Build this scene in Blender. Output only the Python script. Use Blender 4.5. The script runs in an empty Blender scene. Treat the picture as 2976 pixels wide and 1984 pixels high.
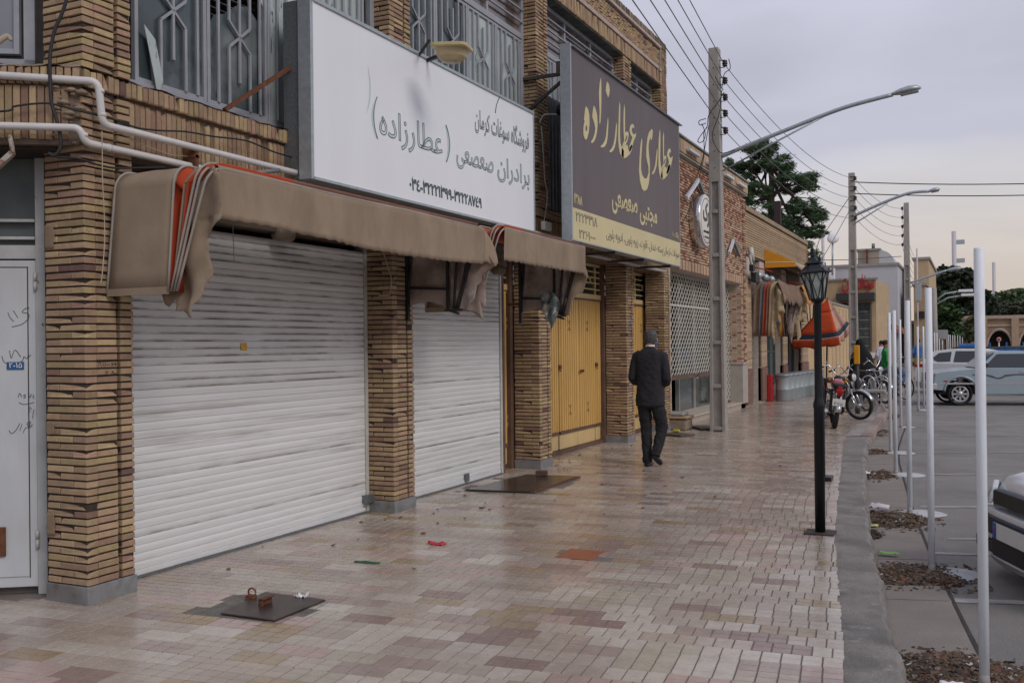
import bpy, bmesh, math, random, unicodedata
from mathutils import Vector, Matrix, noise as mnoise
R = math.radians
rnd = random.Random(7)
S = bpy.context.scene
COL = S.collection

# ------------------------------------------------------------------ camera
CAMZ = 1.6
def cam_basis(yaw=25.5514, pit=.20421, rol=-.64177):
    y, p, r = R(yaw), R(pit), R(rol)
    f = Vector((-math.sin(y)*math.cos(p), math.cos(y)*math.cos(p), math.sin(p)))
    x = Vector((math.cos(y), math.sin(y), 0)); u = x.cross(f)
    return x*math.cos(r)+u*math.sin(r), -x*math.sin(r)+u*math.cos(r), f
CX, CU, CF = cam_basis()
camd = bpy.data.cameras.new('camera'); camd.lens = 33.766; camd.sensor_width = 36; camd.clip_start = .05; camd.clip_end = 3000
cam = bpy.data.objects.new('camera', camd); COL.objects.link(cam); S.camera = cam
cam.matrix_world = Matrix(((CX.x, CU.x, -CF.x, 0), (CX.y, CU.y, -CF.y, 0), (CX.z, CU.z, -CF.z, CAMZ), (0, 0, 0, 1)))
camd.dof.use_dof = False

# measured points of the photograph carried onto a known plane of the street: Y = depth, X = facade, Z = ground
def _ray(u, v): return CF+CX*((u-1488)/2791.3)-CU*((v-992)/2791.3)
def at(u, v, Y): d = _ray(u, v); return Vector((0, 0, CAMZ))+d*(Y/d.y)
def atx(u, v, X): d = _ray(u, v); return Vector((0, 0, CAMZ))+d*(X/d.x)
def atz(u, v, Z): d = _ray(u, v); return Vector((0, 0, CAMZ))+d*((Z-CAMZ)/d.z)

# ------------------------------------------------------------------ sky, sun, exposure
SUN_EL, SUN_AZ = R(38), R(115)          # azimuth from +Y towards +X
w = bpy.data.worlds.new('World'); S.world = w; w.use_nodes = True
nt = w.node_tree; nt.nodes.clear()
def wn(t, **k):
    n = nt.nodes.new(t)
    for a, b in k.items(): setattr(n, a, b)
    return n
out = wn('ShaderNodeOutputWorld'); bg = wn('ShaderNodeBackground'); bg.inputs[1].default_value = .1
nt.links.new(bg.outputs[0], out.inputs[0])
sky = wn('ShaderNodeTexSky', sky_type='NISHITA'); sky.sun_disc = False; sky.sun_elevation = SUN_EL; sky.sun_rotation = SUN_AZ
tc = wn('ShaderNodeTexCoord'); sep = wn('ShaderNodeSeparateXYZ'); nt.links.new(tc.outputs['Generated'], sep.inputs[0])
# cloud deck: grey-lavender overhead, paler and warm towards the horizon, with soft banks
mp2 = wn('ShaderNodeMapping'); mp2.inputs['Scale'].default_value = (1, 1, 2.5); nt.links.new(tc.outputs['Generated'], mp2.inputs[0])
nz2 = wn('ShaderNodeTexNoise'); nz2.inputs['Scale'].default_value = 2.6; nz2.inputs['Detail'].default_value = 4; nt.links.new(mp2.outputs[0], nz2.inputs[0])
ma = wn('ShaderNodeMath', operation='MULTIPLY_ADD'); nt.links.new(nz2.outputs[0], ma.inputs[0]); ma.inputs[1].default_value = .12; ma.inputs[2].default_value = -.06
mb_ = wn('ShaderNodeMath', operation='ADD'); nt.links.new(ma.outputs[0], mb_.inputs[0]); nt.links.new(sep.outputs['Z'], mb_.inputs[1])
rampv = wn('ShaderNodeValToRGB'); nt.links.new(mb_.outputs[0], rampv.inputs[0])
el = rampv.color_ramp.elements
el[0].position = 0.0; el[0].color = (6.4, 5.4, 4.7, 1)
el[1].position = 1.0; el[1].color = (5.4, 5.5, 6.5, 1)
for p, c in ((.05, (6.6, 5.7, 5.1, 1)), (.11, (6.4, 5.9, 5.8, 1)), (.155, (6.2, 6.0, 6.2, 1)), (.19, (4.9, 4.85, 5.7, 1)), (.27, (5.2, 5.2, 6.15, 1)), (.36, (6.0, 6.1, 7.2, 1)), (.5, (5.6, 5.8, 7.0, 1))):
    e = el.new(p); e.color = c
mp = wn('ShaderNodeMapping'); mp.inputs['Scale'].default_value = (1.3, 1.3, 5.0); nt.links.new(tc.outputs['Generated'], mp.inputs[0])
nz = wn('ShaderNodeTexNoise'); nz.inputs['Scale'].default_value = 1.7; nz.inputs['Detail'].default_value = 5; nz.inputs['Roughness'].default_value = .5
nz.inputs['Distortion'].default_value = .4
nt.links.new(mp.outputs[0], nz.inputs[0])
mr = wn('ShaderNodeMapRange'); mr.inputs[1].default_value = .36; mr.inputs[2].default_value = .66; mr.inputs[3].default_value = .9; mr.inputs[4].default_value = 1.09
mr.interpolation_type = 'SMOOTHSTEP'
nt.links.new(nz.outputs[0], mr.inputs[0])
mul = wn('ShaderNodeVectorMath', operation='SCALE'); nt.links.new(rampv.outputs[0], mul.inputs[0]); nt.links.new(mr.outputs[0], mul.inputs['Scale'])
mx = wn('ShaderNodeMix', data_type='RGBA'); mx.inputs[0].default_value = .92
nt.links.new(sky.outputs[0], mx.inputs[6]); nt.links.new(mul.outputs[0], mx.inputs[7]); nt.links.new(mx.outputs[2], bg.inputs[0])
sd = bpy.data.lights.new('sun', 'SUN'); sd.energy = 1.15; sd.angle = R(22); sd.color = (1, .93, .85)
sun = bpy.data.objects.new('sun', sd); COL.objects.link(sun); sun.location = (0, 0, 30)
sdir = Vector((math.sin(SUN_AZ)*math.cos(SUN_EL), math.cos(SUN_AZ)*math.cos(SUN_EL), math.sin(SUN_EL)))
sun.rotation_euler = sdir.to_track_quat('Z', 'Y').to_euler()
S.view_settings.view_transform = 'Standard'; S.view_settings.look = 'None'
S.view_settings.exposure = .1; S.view_settings.gamma = 1
S.render.engine = 'CYCLES'; S.cycles.use_denoising = True
S.cycles.max_bounces = 6; S.cycles.diffuse_bounces = 3; S.cycles.glossy_bounces = 3; S.cycles.transparent_max_bounces = 12; S.cycles.transmission_bounces = 4
S.cycles.use_adaptive_sampling = True; S.cycles.adaptive_threshold = .02

# ------------------------------------------------------------------ materials
def mat(name, col, rough=.75, metal=0, var=.12, scale=6, bump=.0, bscale=40, col2=None, c2=(.55, .75), c2scale=3, spec=.4, piece=0, col3=None, c3=(.6, .7), c3scale=12, stretch=(1, 1, 1), emit=0, alpha=1, trans=0, coat=0, rvar=0, hue=None):
    m = bpy.data.materials.new(name); m.use_nodes = True
    t = m.node_tree; N = t.nodes; L = t.links; b = N['Principled BSDF']
    b.inputs['Roughness'].default_value = rough; b.inputs['Metallic'].default_value = metal
    b.inputs['Specular IOR Level'].default_value = spec
    if coat: b.inputs['Coat Weight'].default_value = coat; b.inputs['Coat Roughness'].default_value = .12
    if trans: b.inputs['Transmission Weight'].default_value = trans
    if alpha < 1: b.inputs['Alpha'].default_value = alpha
    if emit: b.inputs['Emission Color'].default_value = (*col, 1); b.inputs['Emission Strength'].default_value = emit
    g = N.new('ShaderNodeNewGeometry'); mpn = N.new('ShaderNodeMapping'); mpn.inputs['Scale'].default_value = stretch
    L.new(g.outputs['Position'], mpn.inputs[0])
    def nz(sc, det=4, ro=.6):
        n = N.new('ShaderNodeTexNoise'); n.inputs['Scale'].default_value = sc; n.inputs['Detail'].default_value = det; n.inputs['Roughness'].default_value = ro
        L.new(mpn.outputs[0], n.inputs[0]); return n.outputs[0]
    def mixc(f, a, bb, kind='MIX'):
        n = N.new('ShaderNodeMix'); n.data_type = 'RGBA'; n.blend_type = kind
        if isinstance(f, float): n.inputs[0].default_value = f
        else: L.new(f, n.inputs[0])
        for i, v in ((6, a), (7, bb)):
            if isinstance(v, tuple): n.inputs[i].default_value = (*v[:3], 1)
            else: L.new(v, n.inputs[i])
        return n.outputs[2]
    def rng(v, a, bb, c=0., d=1.):
        n = N.new('ShaderNodeMapRange'); L.new(v, n.inputs[0])
        for i, x in enumerate((a, bb, c, d)): n.inputs[i+1].default_value = x
        return n.outputs[0]
    cur = tuple(col)
    if piece:
        # every piece (mesh island or object) has a tint of its own
        oi = N.new('ShaderNodeObjectInfo'); ad = N.new('ShaderNodeMath'); ad.operation = 'ADD'
        L.new(g.outputs['Random Per Island'], ad.inputs[0]); L.new(oi.outputs['Random'], ad.inputs[1])
        fr = N.new('ShaderNodeMath'); fr.operation = 'FRACT'; L.new(ad.outputs[0], fr.inputs[0])
        rp = N.new('ShaderNodeValToRGB'); L.new(fr.outputs[0], rp.inputs[0]); rp.color_ramp.interpolation = 'CONSTANT'
        cols = hue
        e = rp.color_ramp.elements
        e[0].position = 0; e[0].color = (*cols[0][1], 1)
        acc = cols[0][0]
        e[1].position = acc; e[1].color = (*cols[1][1], 1); acc += cols[1][0]
        for wgt, c in cols[2:]:
            q = e.new(min(acc, .999)); q.color = (*c, 1); acc += wgt
        cur = rp.outputs[0]
        if piece > 1:      # also lighter / darker
            m2 = N.new('ShaderNodeMath'); m2.operation = 'MULTIPLY'; m2.inputs[1].default_value = 17.31; L.new(fr.outputs[0], m2.inputs[0])
            f2 = N.new('ShaderNodeMath'); f2.operation = 'FRACT'; L.new(m2.outputs[0], f2.inputs[0])
            hs = N.new('ShaderNodeHueSaturation'); L.new(cur, hs.inputs['Color']); L.new(rng(f2.outputs[0], 0, 1, .78, 1.16), hs.inputs['Value']); cur = hs.outputs[0]
    if var:
        hs = N.new('ShaderNodeHueSaturation')
        if isinstance(cur, tuple): hs.inputs['Color'].default_value = (*cur, 1)
        else: L.new(cur, hs.inputs['Color'])
        L.new(rng(nz(scale), .3, .7, 1-var, 1+var), hs.inputs['Value']); cur = hs.outputs[0]
    if col2: cur = mixc(rng(nz(c2scale, 6), *c2), cur, tuple(col2))
    if col3: cur = mixc(rng(nz(c3scale, 6, .7), *c3), cur, tuple(col3))
    if isinstance(cur, tuple): b.inputs['Base Color'].default_value = (*cur, 1)
    else: L.new(cur, b.inputs['Base Color'])
    if rvar: L.new(rng(nz(scale*1.7), .3, .7, rough-rvar, rough+rvar), b.inputs['Roughness'])
    if bump:
        bn = N.new('ShaderNodeBump'); bn.inputs['Strength'].default_value = bump; bn.inputs['Distance'].default_value = .02
        L.new(nz(bscale, 5, .65), bn.inputs['Height']); L.new(bn.outputs[0], b.inputs['Normal'])
    return m
BR = [(.30, (.37, .255, .16)), (.24, (.34, .23, .145)), (.16, (.41, .30, .175)), (.13, (.335, .215, .15)), (.10, (.36, .27, .145)), (.055, (.28, .17, .125)), (.015, (.17, .10, .085))]
MT = {}
MT['brick'] = mat('yellow_brick', (.4, .28, .17), .88, piece=2, hue=BR, var=.12, scale=22, bump=.35, bscale=90, col3=(.2, .15, .11), c3=(.56, .8), c3scale=7)
MT['mortar'] = mat('recessed_mortar', (.05, .038, .03), .95, var=.3, scale=12, bump=.4, bscale=60)
MT['render'] = mat('mortar_patch', (.26, .2, .15), .95, var=.25, scale=9, bump=.6, bscale=40)
MT['plinth'] = mat('grey_plinth_stone', (.21, .21, .215), .7, var=.3, scale=10, bump=.1, bscale=60, col2=(.12, .1, .09), c2=(.5, .7), c2scale=5)
MT['winmetal'] = mat('grey_blue_painted_metal', (.3, .31, .345), .45, .1, var=.12, scale=5, col3=(.2, .13, .1), c3=(.7, .78), c3scale=18)
MT['dark'] = mat('dark_interior', (.03, .028, .026), .9, var=.3)
MT['inner'] = mat('dim_inner_wall', (.12, .11, .1), .9, var=.3)
MT['slat'] = mat('white_shutter_slat', (.62, .63, .65), .42, .0, var=.05, scale=3, piece=1, hue=[(.3, (.68, .685, .69)), (.3, (.66, .66, .66)), (.25, (.7, .7, .7)), (.15, (.63, .63, .62))], col2=(.42, .41, .39), c2=(.56, .76), c2scale=1.6, col3=(.3, .25, .19), c3=(.66, .76), c3scale=2.2, stretch=(1, .45, 9), bump=.03, bscale=30)
MT['slatdirty'] = mat('grimy_shutter_slat', (.55, .55, .56), .48, var=.08, scale=3, piece=1, hue=[(.5, (.6, .6, .6)), (.5, (.64, .64, .64))])
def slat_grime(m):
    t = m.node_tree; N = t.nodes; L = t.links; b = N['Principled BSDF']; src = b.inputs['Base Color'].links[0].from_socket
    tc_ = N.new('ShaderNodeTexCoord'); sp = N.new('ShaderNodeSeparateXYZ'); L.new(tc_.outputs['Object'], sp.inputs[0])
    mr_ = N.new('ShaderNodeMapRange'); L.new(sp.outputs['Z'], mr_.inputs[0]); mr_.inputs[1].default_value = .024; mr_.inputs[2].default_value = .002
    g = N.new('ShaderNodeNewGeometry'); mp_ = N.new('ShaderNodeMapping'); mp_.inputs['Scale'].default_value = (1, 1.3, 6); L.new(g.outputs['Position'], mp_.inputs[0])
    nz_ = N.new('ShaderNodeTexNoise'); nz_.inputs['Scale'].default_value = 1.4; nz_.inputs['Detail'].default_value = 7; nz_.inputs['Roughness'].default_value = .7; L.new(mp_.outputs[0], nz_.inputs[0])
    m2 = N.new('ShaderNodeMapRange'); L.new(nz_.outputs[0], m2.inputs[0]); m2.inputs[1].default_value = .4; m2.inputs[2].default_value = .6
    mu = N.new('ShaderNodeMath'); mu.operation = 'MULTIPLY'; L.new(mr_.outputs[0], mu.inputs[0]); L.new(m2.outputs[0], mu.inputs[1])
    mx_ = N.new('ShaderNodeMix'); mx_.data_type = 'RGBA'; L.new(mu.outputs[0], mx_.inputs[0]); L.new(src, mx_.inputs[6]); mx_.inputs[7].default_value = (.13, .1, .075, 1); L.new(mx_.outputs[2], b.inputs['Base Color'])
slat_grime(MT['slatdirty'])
MT['rail'] = mat('pale_metal_rail', (.5, .49, .46), .5, .1, var=.12, col3=(.24, .17, .12), c3=(.62, .72), c3scale=9)
MT['brown'] = mat('brown_painted_steel', (.13, .075, .055), .6, var=.25, col3=(.25, .2, .17), c3=(.66, .75))
MT['ochre'] = mat('ochre_painted_steel', (.60, .375, .125), .36, var=.10, scale=3, col3=(.2, .12, .07), c3=(.66, .76), c3scale=14, stretch=(1, 1, .35))
MT['ochre2'] = mat('pale_ochre_painted_steel', (.6, .44, .21), .45, var=.08, scale=3, col3=(.26, .17, .1), c3=(.68, .76), c3scale=16)
MT['glass'] = mat('dusty_glass', (.06, .08, .085), .12, var=.4, scale=2.2, spec=.6, col2=(.24, .26, .26), c2=(.5, .75), c2scale=1.3, rvar=.08)
MT['glassw'] = mat('whitewashed_glass', (.42, .48, .47), .3, var=.16, scale=3, col3=(.06, .07, .07), c3=(.6, .63), c3scale=5, stretch=(1, 1.6, .35))
MT['pipe'] = mat('white_painted_pipe', (.58, .56, .55), .45, var=.06, col3=(.25, .13, .07), c3=(.68, .72), c3scale=22)
MT['cable'] = mat('black_cable', (.02, .02, .022), .6, var=0)
MT['wire'] = mat('weathered_wire', (.16, .15, .15), .5, .5, var=0)
MT['cord'] = mat('beige_cord', (.4, .33, .25), .8, var=.1)
MT['rust'] = mat('rusty_steel', (.13, .05, .025), .85, var=.35, scale=25, bump=.2)
MT['black'] = mat('black_painted_metal', (.018, .018, .02), .5, var=.2)
MT['galv'] = mat('galvanised_sheet', (.17, .185, .2), .5, .55, var=.22, scale=40)
MT['galvl'] = mat('light_galvanised_edge', (.38, .42, .45), .4, .5, var=.12, scale=20)
MT['white'] = mat('white_paint', (.72, .72, .74), .5, var=.04)
MT['concrete'] = mat('weathered_concrete', (.3, .285, .265), .9, var=.14, scale=5, bump=.25, bscale=50, col3=(.17, .15, .13), c3=(.62, .72), c3scale=10)
MT['stonepink'] = mat('pink_coping_stone', (.42, .33, .3), .8, var=.14, scale=8, bump=.15, bscale=40)

# ------------------------------------------------------------------ objects
MW = {}
def tag(o, label=None, cat=None, group=None, kind=None):
    if label: o['label'] = label
    if cat: o['category'] = cat
    if group: o['group'] = group
    if kind: o['kind'] = kind
    return o
def thing(name, label, cat, loc=(0, 0, 0), group=None, rz=0):
    o = bpy.data.objects.new(name, None); COL.objects.link(o); o.empty_display_size = .1
    o.location = loc; o.rotation_euler = (0, 0, rz)
    MW[o.name] = Matrix.Translation(Vector(loc)) @ Matrix.Rotation(rz, 4, 'Z')
    return tag(o, label, cat, group)
def put(name, me, parent=None, mw=None, m=None):
    """link a mesh object; mw is its world matrix"""
    o = bpy.data.objects.new(name, me); COL.objects.link(o)
    mw = mw or Matrix()
    o.matrix_basis = mw
    if parent is not None:
        o.parent = parent; o.matrix_parent_inverse = MW[parent.name].inverted()
    MW[o.name] = mw
    if m is not None and not me.materials: me.materials.append(m)
    return o
def dup(o, mw, parent=None, label=None):
    """copy a thing with its parts and sub-parts; mw = new world matrix of the root"""
    c = o.copy(); COL.objects.link(c)
    if parent is None: c.matrix_basis = mw
    else: c.parent = parent
    MW[c.name] = mw
    if label: c['label'] = label
    for ch in [x for x in KIDS(o)]: dup(ch, mw, c)
    return c
def KIDS(o): return [x for x in bpy.data.objects if x.parent == o]

class MB:
    def __init__(s): s.v = []; s.f = []; s.mi = []; s.sm = []; s.cur = 0; s.smooth = False
    def add(s, vs, fs, smooth=None):
        n = len(s.v); s.v += [tuple(v) for v in vs]
        for f in fs: s.f.append(tuple(n+i for i in f)); s.mi.append(s.cur); s.sm.append(s.smooth if smooth is None else smooth)
        return s
    def box(s, x0, x1, y0, y1, z0, z1, M=None):
        vs = [(x, y, z) for x in (x0, x1) for y in (y0, y1) for z in (z0, z1)]
        if M is not None: vs = [M @ Vector(v) for v in vs]
        return s.add(vs, [(0, 1, 3, 2), (4, 6, 7, 5), (0, 4, 5, 1), (2, 3, 7, 6), (0, 2, 6, 4), (1, 5, 7, 3)], False)
    def bar(s, a, b, wd, ht, up=(0, 0, 1)):
        """rectangular bar from a to b"""
        a, b, up = Vector(a), Vector(b), Vector(up); d = (b-a).normalized()
        if abs(d.dot(up)) > .98: up = Vector((1, 0, 0))
        sx = d.cross(up).normalized()*wd/2; sz = sx.cross(d).normalized()*ht/2
        vs = [p+q*sx+r*sz for p in (a, b) for q, r in ((-1, -1), (1, -1), (1, 1), (-1, 1))]
        return s.add(vs, [(0, 1, 2, 3), (7, 6, 5, 4), (0, 4, 5, 1), (1, 5, 6, 2), (2, 6, 7, 3), (3, 7, 4, 0)], False)
    def tube(s, pts, r, n=8, cap=True, closed=False):
        pts = [Vector(p) for p in pts]; m = len(pts); vs = []; fs = []
        rr = r if isinstance(r, (list, tuple)) else [r]*m
        prev = None
        for i, p in enumerate(pts):
            d = (pts[min(i+1, m-1)]-pts[max(i-1, 0)]) if not closed else pts[(i+1) % m]-pts[i-1]
            if d.length < 1e-9: d = Vector((0, 0, 1))
            d.normalize()
            a = prev - d*prev.dot(d) if prev is not None else (Vector((0, 0, 1)).cross(d) if abs(d.z) < .9 else Vector((1, 0, 0)).cross(d))
            a.normalize(); b = d.cross(a); prev = a
            for k in range(n):
                t = 2*math.pi*k/n; vs.append(p+(a*math.cos(t)+b*math.sin(t))*rr[i])
        for i in range(m if closed else m-1):
            j = (i+1) % m
            for k in range(n): fs.append((i*n+k, i*n+(k+1) % n, j*n+(k+1) % n, j*n+k))
        s.add(vs, fs, True)
        if cap and not closed:
            b0 = len(s.v)-m*n
            s.f.append(tuple(b0+k for k in range(n-1, -1, -1))); s.mi.append(s.cur); s.sm.append(False)
            s.f.append(tuple(b0+(m-1)*n+k for k in range(n))); s.mi.append(s.cur); s.sm.append(False)
        return s
    def lathe(s, prof, n=20, M=None, smooth=True, cap=True):
        vs = []; fs = []
        for r, z in prof:
            for k in range(n):
                t = 2*math.pi*k/n; v = Vector((r*math.cos(t), r*math.sin(t), z)); vs.append(M @ v if M is not None else v)
        for i in range(len(prof)-1):
            for k in range(n): fs.append((i*n+k, i*n+(k+1) % n, (i+1)*n+(k+1) % n, (i+1)*n+k))
        if cap:
            fs.append(tuple(range(n-1, -1, -1))); fs.append(tuple((len(prof)-1)*n+k for k in range(n)))
        return s.add(vs, fs, smooth)
    def prism(s, pts, d):
        """extrude a planar polygon (3-D points) by vector d"""
        n = len(pts); d = Vector(d); pts = [Vector(p) for p in pts]
        vs = pts+[p+d for p in pts]
        return s.add(vs, [tuple(range(n-1, -1, -1)), tuple(range(n, 2*n))]+[(i, (i+1) % n, n+(i+1) % n, n+i) for i in range(n)], False)
    def grid(s, fn, nu, nv, smooth=True):
        vs = [fn(i/nu, j/nv) for i in range(nu+1) for j in range(nv+1)]
        fs = [(i*(nv+1)+j, (i+1)*(nv+1)+j, (i+1)*(nv+1)+j+1, i*(nv+1)+j+1) for i in range(nu) for j in range(nv)]
        return s.add(vs, fs, smooth)
    def xf(s, M, start=0):
        for i in range(start, len(s.v)): s.v[i] = tuple(M @ Vector(s.v[i]))
        return s
    def mesh(s, name, mats):
        me = bpy.data.meshes.new(name); me.from_pydata([tuple(v) for v in s.v], [], s.f)
        for m in (mats if isinstance(mats, (list, tuple)) else [mats]): me.materials.append(m)
        me.polygons.foreach_set('material_index', s.mi); me.polygons.foreach_set('use_smooth', s.sm); me.update()
        return me
    def build(s, name, mats, parent=None, bevel=0, solid=0, fix=True, sub=0, seg=2):
        me = s.mesh(name, mats)
        if fix and len(s.f) < 20000:
            bm = bmesh.new(); bm.from_mesh(me); bmesh.ops.recalc_face_normals(bm, faces=bm.faces); bm.to_mesh(me); bm.free()
        o = put(name, me, parent)
        if solid: q = o.modifiers.new('thick', 'SOLIDIFY'); q.thickness = solid; q.offset = 0
        if bevel: q = o.modifiers.new('edge', 'BEVEL'); q.width = bevel; q.segments = seg; q.limit_method = 'ANGLE'; q.angle_limit = R(40)
        if sub: q = o.modifiers.new('round', 'SUBSURF'); q.levels = sub; q.render_levels = sub
        return o
def struct(o): o['kind'] = 'structure'; return o
def stuff(o): o['kind'] = 'stuff'; return o

# unit piece: X length, Y outward, Z height, worn edges, some with a knocked corner
def piece_mesh(name, m, ex=.02, ez=.09, ey=.06, chip=0, seed=0, side=False):
    q = random.Random(seed); a = .5; b = .5-ex; c = .5-ez; e = .5-ey
    vs = [(x, -.5, z) for x, z in ((-a, -a), (a, -a), (a, a), (-a, a))]
    vs += [(x, e, z) for x, z in ((-a, -a), (a, -a), (a, a), (-a, a))]
    vs += [(x, .5, z) for x, z in ((-b, -c), (b, -c), (b, c), (-b, c))]
    vs = [Vector(v) for v in vs]
    for v in vs: v.x += q.uniform(-.004, .004); v.z += q.uniform(-.015, .015); v.y += q.uniform(-.02, .02)
    if chip:
        k = q.randrange(4)
        for i in (8+k, 4+k):
            s1 = -1 if vs[i].x > 0 else 1; s2 = -1 if vs[i].z > 0 else 1
            vs[i].x += s1*chip*.5; vs[i].z += s2*chip; vs[i].y -= chip*.5
    fs = [(0, 1, 2, 3), (11, 10, 9, 8)]
    for o in (0, 4):
        for i in range(4): fs.append((o+i, o+4+i, o+4+(i+1) % 4, o+(i+1) % 4))
    me = bpy.data.meshes.new(name); me.from_pydata([tuple(v) for v in vs], [], fs); me.materials.append(m)
    bm = bmesh.new(); bm.from_mesh(me); bmesh.ops.recalc_face_normals(bm, faces=bm.faces); bm.to_mesh(me); bm.free()
    return me
def variants(name, m, n=7, **k):
    return [piece_mesh(name, m, chip=(0, 0, 0, 0, .1, 0, .06, .28)[i % 8], seed=i, **k) for i in range(n)]
def seen(p, margin=.12):
    d = Vector(p)-Vector((0, 0, CAMZ)); z = d.dot(CF)
    if z < .3: return 0
    u = d.dot(CX)/z*2791.3/1488; v = d.dot(CU)/z*2791.3/992
    return 0 if abs(u) > 1+margin or abs(v) > 1+margin else 1/z
class Pieces:
    """alike pieces: the largest in view become objects, the rest one joined part of kind stuff"""
    def __init__(s, name, vars_, limit=300): s.name = name; s.vars = vars_; s.limit = limit; s.L = []
    def add(s, M, area=1., vi=None, parent=None):
        c = M.translation; d = seen(c, .02); key = area*d*d if d else 0
        s.L.append((key, M, vi if vi is not None else rnd.randrange(len(s.vars)), parent))
    def face(s, c, sx, sz, depth, ang, area=None, tilt=0):
        """piece whose outward +Y axis points to heading ang (rotation about z), centred on its outer face c"""
        M = Matrix.Translation(Vector(c)) @ Matrix.Rotation(ang, 4, 'Z') @ Matrix.Rotation(tilt, 4, 'Y') @ Matrix.Translation((0, -depth/2, 0)) @ Matrix.Diagonal((sx, depth, sz, 1))
        s.add(M, area or sx*sz)
    def emit(s, parent, limit=None, stuffname=None, sub=None):
        limit = s.limit if limit is None else limit
        s.L.sort(key=lambda t: -t[0])
        mb = MB(); k = 0
        cache = [([v.co.copy() for v in me.vertices], [tuple(p.vertices) for p in me.polygons]) for me in s.vars]
        for key, M, vi, par in s.L:
            if k < limit and key > 0:
                put(s.name, s.vars[vi], par or parent, M); k += 1
            else:
                vs, fs = cache[vi]; mb.add([M @ v for v in vs], fs, False)
        if mb.v:
            o = mb.build(stuffname or s.name, s.vars[0].materials[0], parent, fix=False); stuff(o)
        return k
# text -> mesh; Arabic script is shaped by hand into presentation forms, then laid out left to right
NOJOIN = set('ادذرزژوآأ')
def shape(t):
    out = []
    for i, ch in enumerate(t):
        nm = unicodedata.name(ch, '')
        if not nm.startswith('ARABIC LETTER'): out.append(ch); continue
        pv = t[i-1] if i else ' '; nx = t[i+1] if i+1 < len(t) else ' '
        isl = lambda c: unicodedata.name(c, '').startswith('ARABIC LETTER')
        jp = isl(pv) and pv not in NOJOIN; jn = isl(nx) and ch not in NOJOIN
        form = 'MEDIAL' if jp and jn else 'FINAL' if jp else 'INITIAL' if jn else 'ISOLATED'
        try: out.append(unicodedata.lookup(f'{nm} {form} FORM'))
        except KeyError: out.append(ch)
    s = ''.join(out)
    # digits keep their own order
    res = []; buf = ''
    for ch in s:
        if ch.isdigit(): buf += ch
        else:
            if buf: res.append(buf); buf = ''
            res.append({'(': ')', ')': '('}.get(ch, ch))
    if buf: res.append(buf)
    return ''.join(reversed(res))
def text_mesh(name, t, size, m, M, parent, ext=.003, outline=0, rtl=True, wid=None, off=0, align='LEFT'):
    c = bpy.data.curves.new(name, 'FONT'); c.body = shape(t) if rtl else t; c.size = size; c.extrude = ext; c.resolution_u = 3; c.offset = off
    if outline: c.fill_mode = 'NONE'; c.extrude = 0; c.bevel_depth = outline; c.bevel_resolution = 0
    o = bpy.data.objects.new(name, c); COL.objects.link(o)
    dg = bpy.context.evaluated_depsgraph_get(); me = bpy.data.meshes.new_from_object(o.evaluated_get(dg)); bpy.data.objects.remove(o); bpy.data.curves.remove(c)
    me.name = name; me.materials.clear(); me.materials.append(m)
    xs = [v.co.x for v in me.vertices] or [0]; x0, x1 = min(xs), max(xs)
    sc = (wid/(x1-x0)) if wid else 1
    for v in me.vertices: v.co.x = (v.co.x-x0)*sc
    return put(name, me, parent, M)
def FACEX(x, y, z):
    """frame for lettering on a wall that faces +X: local x -> +Y, local y -> +Z"""
    return Matrix(((0, 0, 1, x), (1, 0, 0, y), (0, 1, 0, z), (0, 0, 0, 1)))
def sag(a, b, s, n=14):
    a, b = Vector(a), Vector(b)
    return [a.lerp(b, i/n)-Vector((0, 0, 4*s*(i/n)*(1-i/n))) for i in range(n+1)]
def curve_pts(pts, n=6):
    """Catmull-Rom through pts"""
    P = [Vector(p) for p in pts]; out = []
    for i in range(len(P)-1):
        p0 = P[max(i-1, 0)]; p1 = P[i]; p2 = P[i+1]; p3 = P[min(i+2, len(P)-1)]
        for k in range(n):
            t = k/n
            out.append(.5*((2*p1)+(p2-p0)*t+(2*p0-5*p1+4*p2-p3)*t*t+(3*p1-p0-3*p2+p3)*t**3))
    out.append(P[-1]); return out
# ------------------------------------------------------------------ ground, road, pavement
def lut(tab, y):
    if y <= tab[0][0]: return tab[0][1]
    for (a, p), (b, q) in zip(tab, tab[1:]):
        if y <= b: return p+(q-p)*(y-a)/(b-a)
    return tab[-1][1]
XT = [(-3, -.02), (3, -.36), (4.87, -.56), (6.18, -.74), (7.1, -.87), (8.23, -1.02), (9.58, -1.16), (11.9, -1.41), (14.5, -1.68), (17.2, -1.93), (19, -2.0), (37, -2.4), (100, -4.4)]
XK = [(-3, .3), (3, -.06), (4.87, -.27), (5.57, -.39), (6.58, -.52), (8.34, -.75), (10.3, -.97), (14.2, -1.35), (16.7, -1.53), (21.7, -1.67), (29.9, -1.93), (36.8, -2.03), (100, -4)]
xt = lambda y: lut(XT, y)
xk = lambda y: lut(XK, y)
RZ = -.14
m_ground = mat('dusty_ground', (.2, .17, .14), .95, var=.2, scale=.4)
m_road = mat('worn_asphalt', (.215, .2, .19), .7, var=.16, scale=1.2, bump=.8, bscale=90, col2=(.27, .25, .235), c2=(.46, .7), c2scale=.7, col3=(.09, .08, .075), c3=(.64, .74), c3scale=2.6, rvar=.12)
m_conc = mat('kerb_concrete', (.235, .215, .2), .8, var=.18, scale=3.5, bump=.9, bscale=45, col2=(.15, .14, .13), c2=(.48, .68), c2scale=2.4, col3=(.3, .285, .265), c3=(.6, .68), c3scale=6)
m_gut = mat('gutter_concrete', (.23, .2, .18), .85, var=.12, scale=3, bump=.5, bscale=60)
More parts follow.
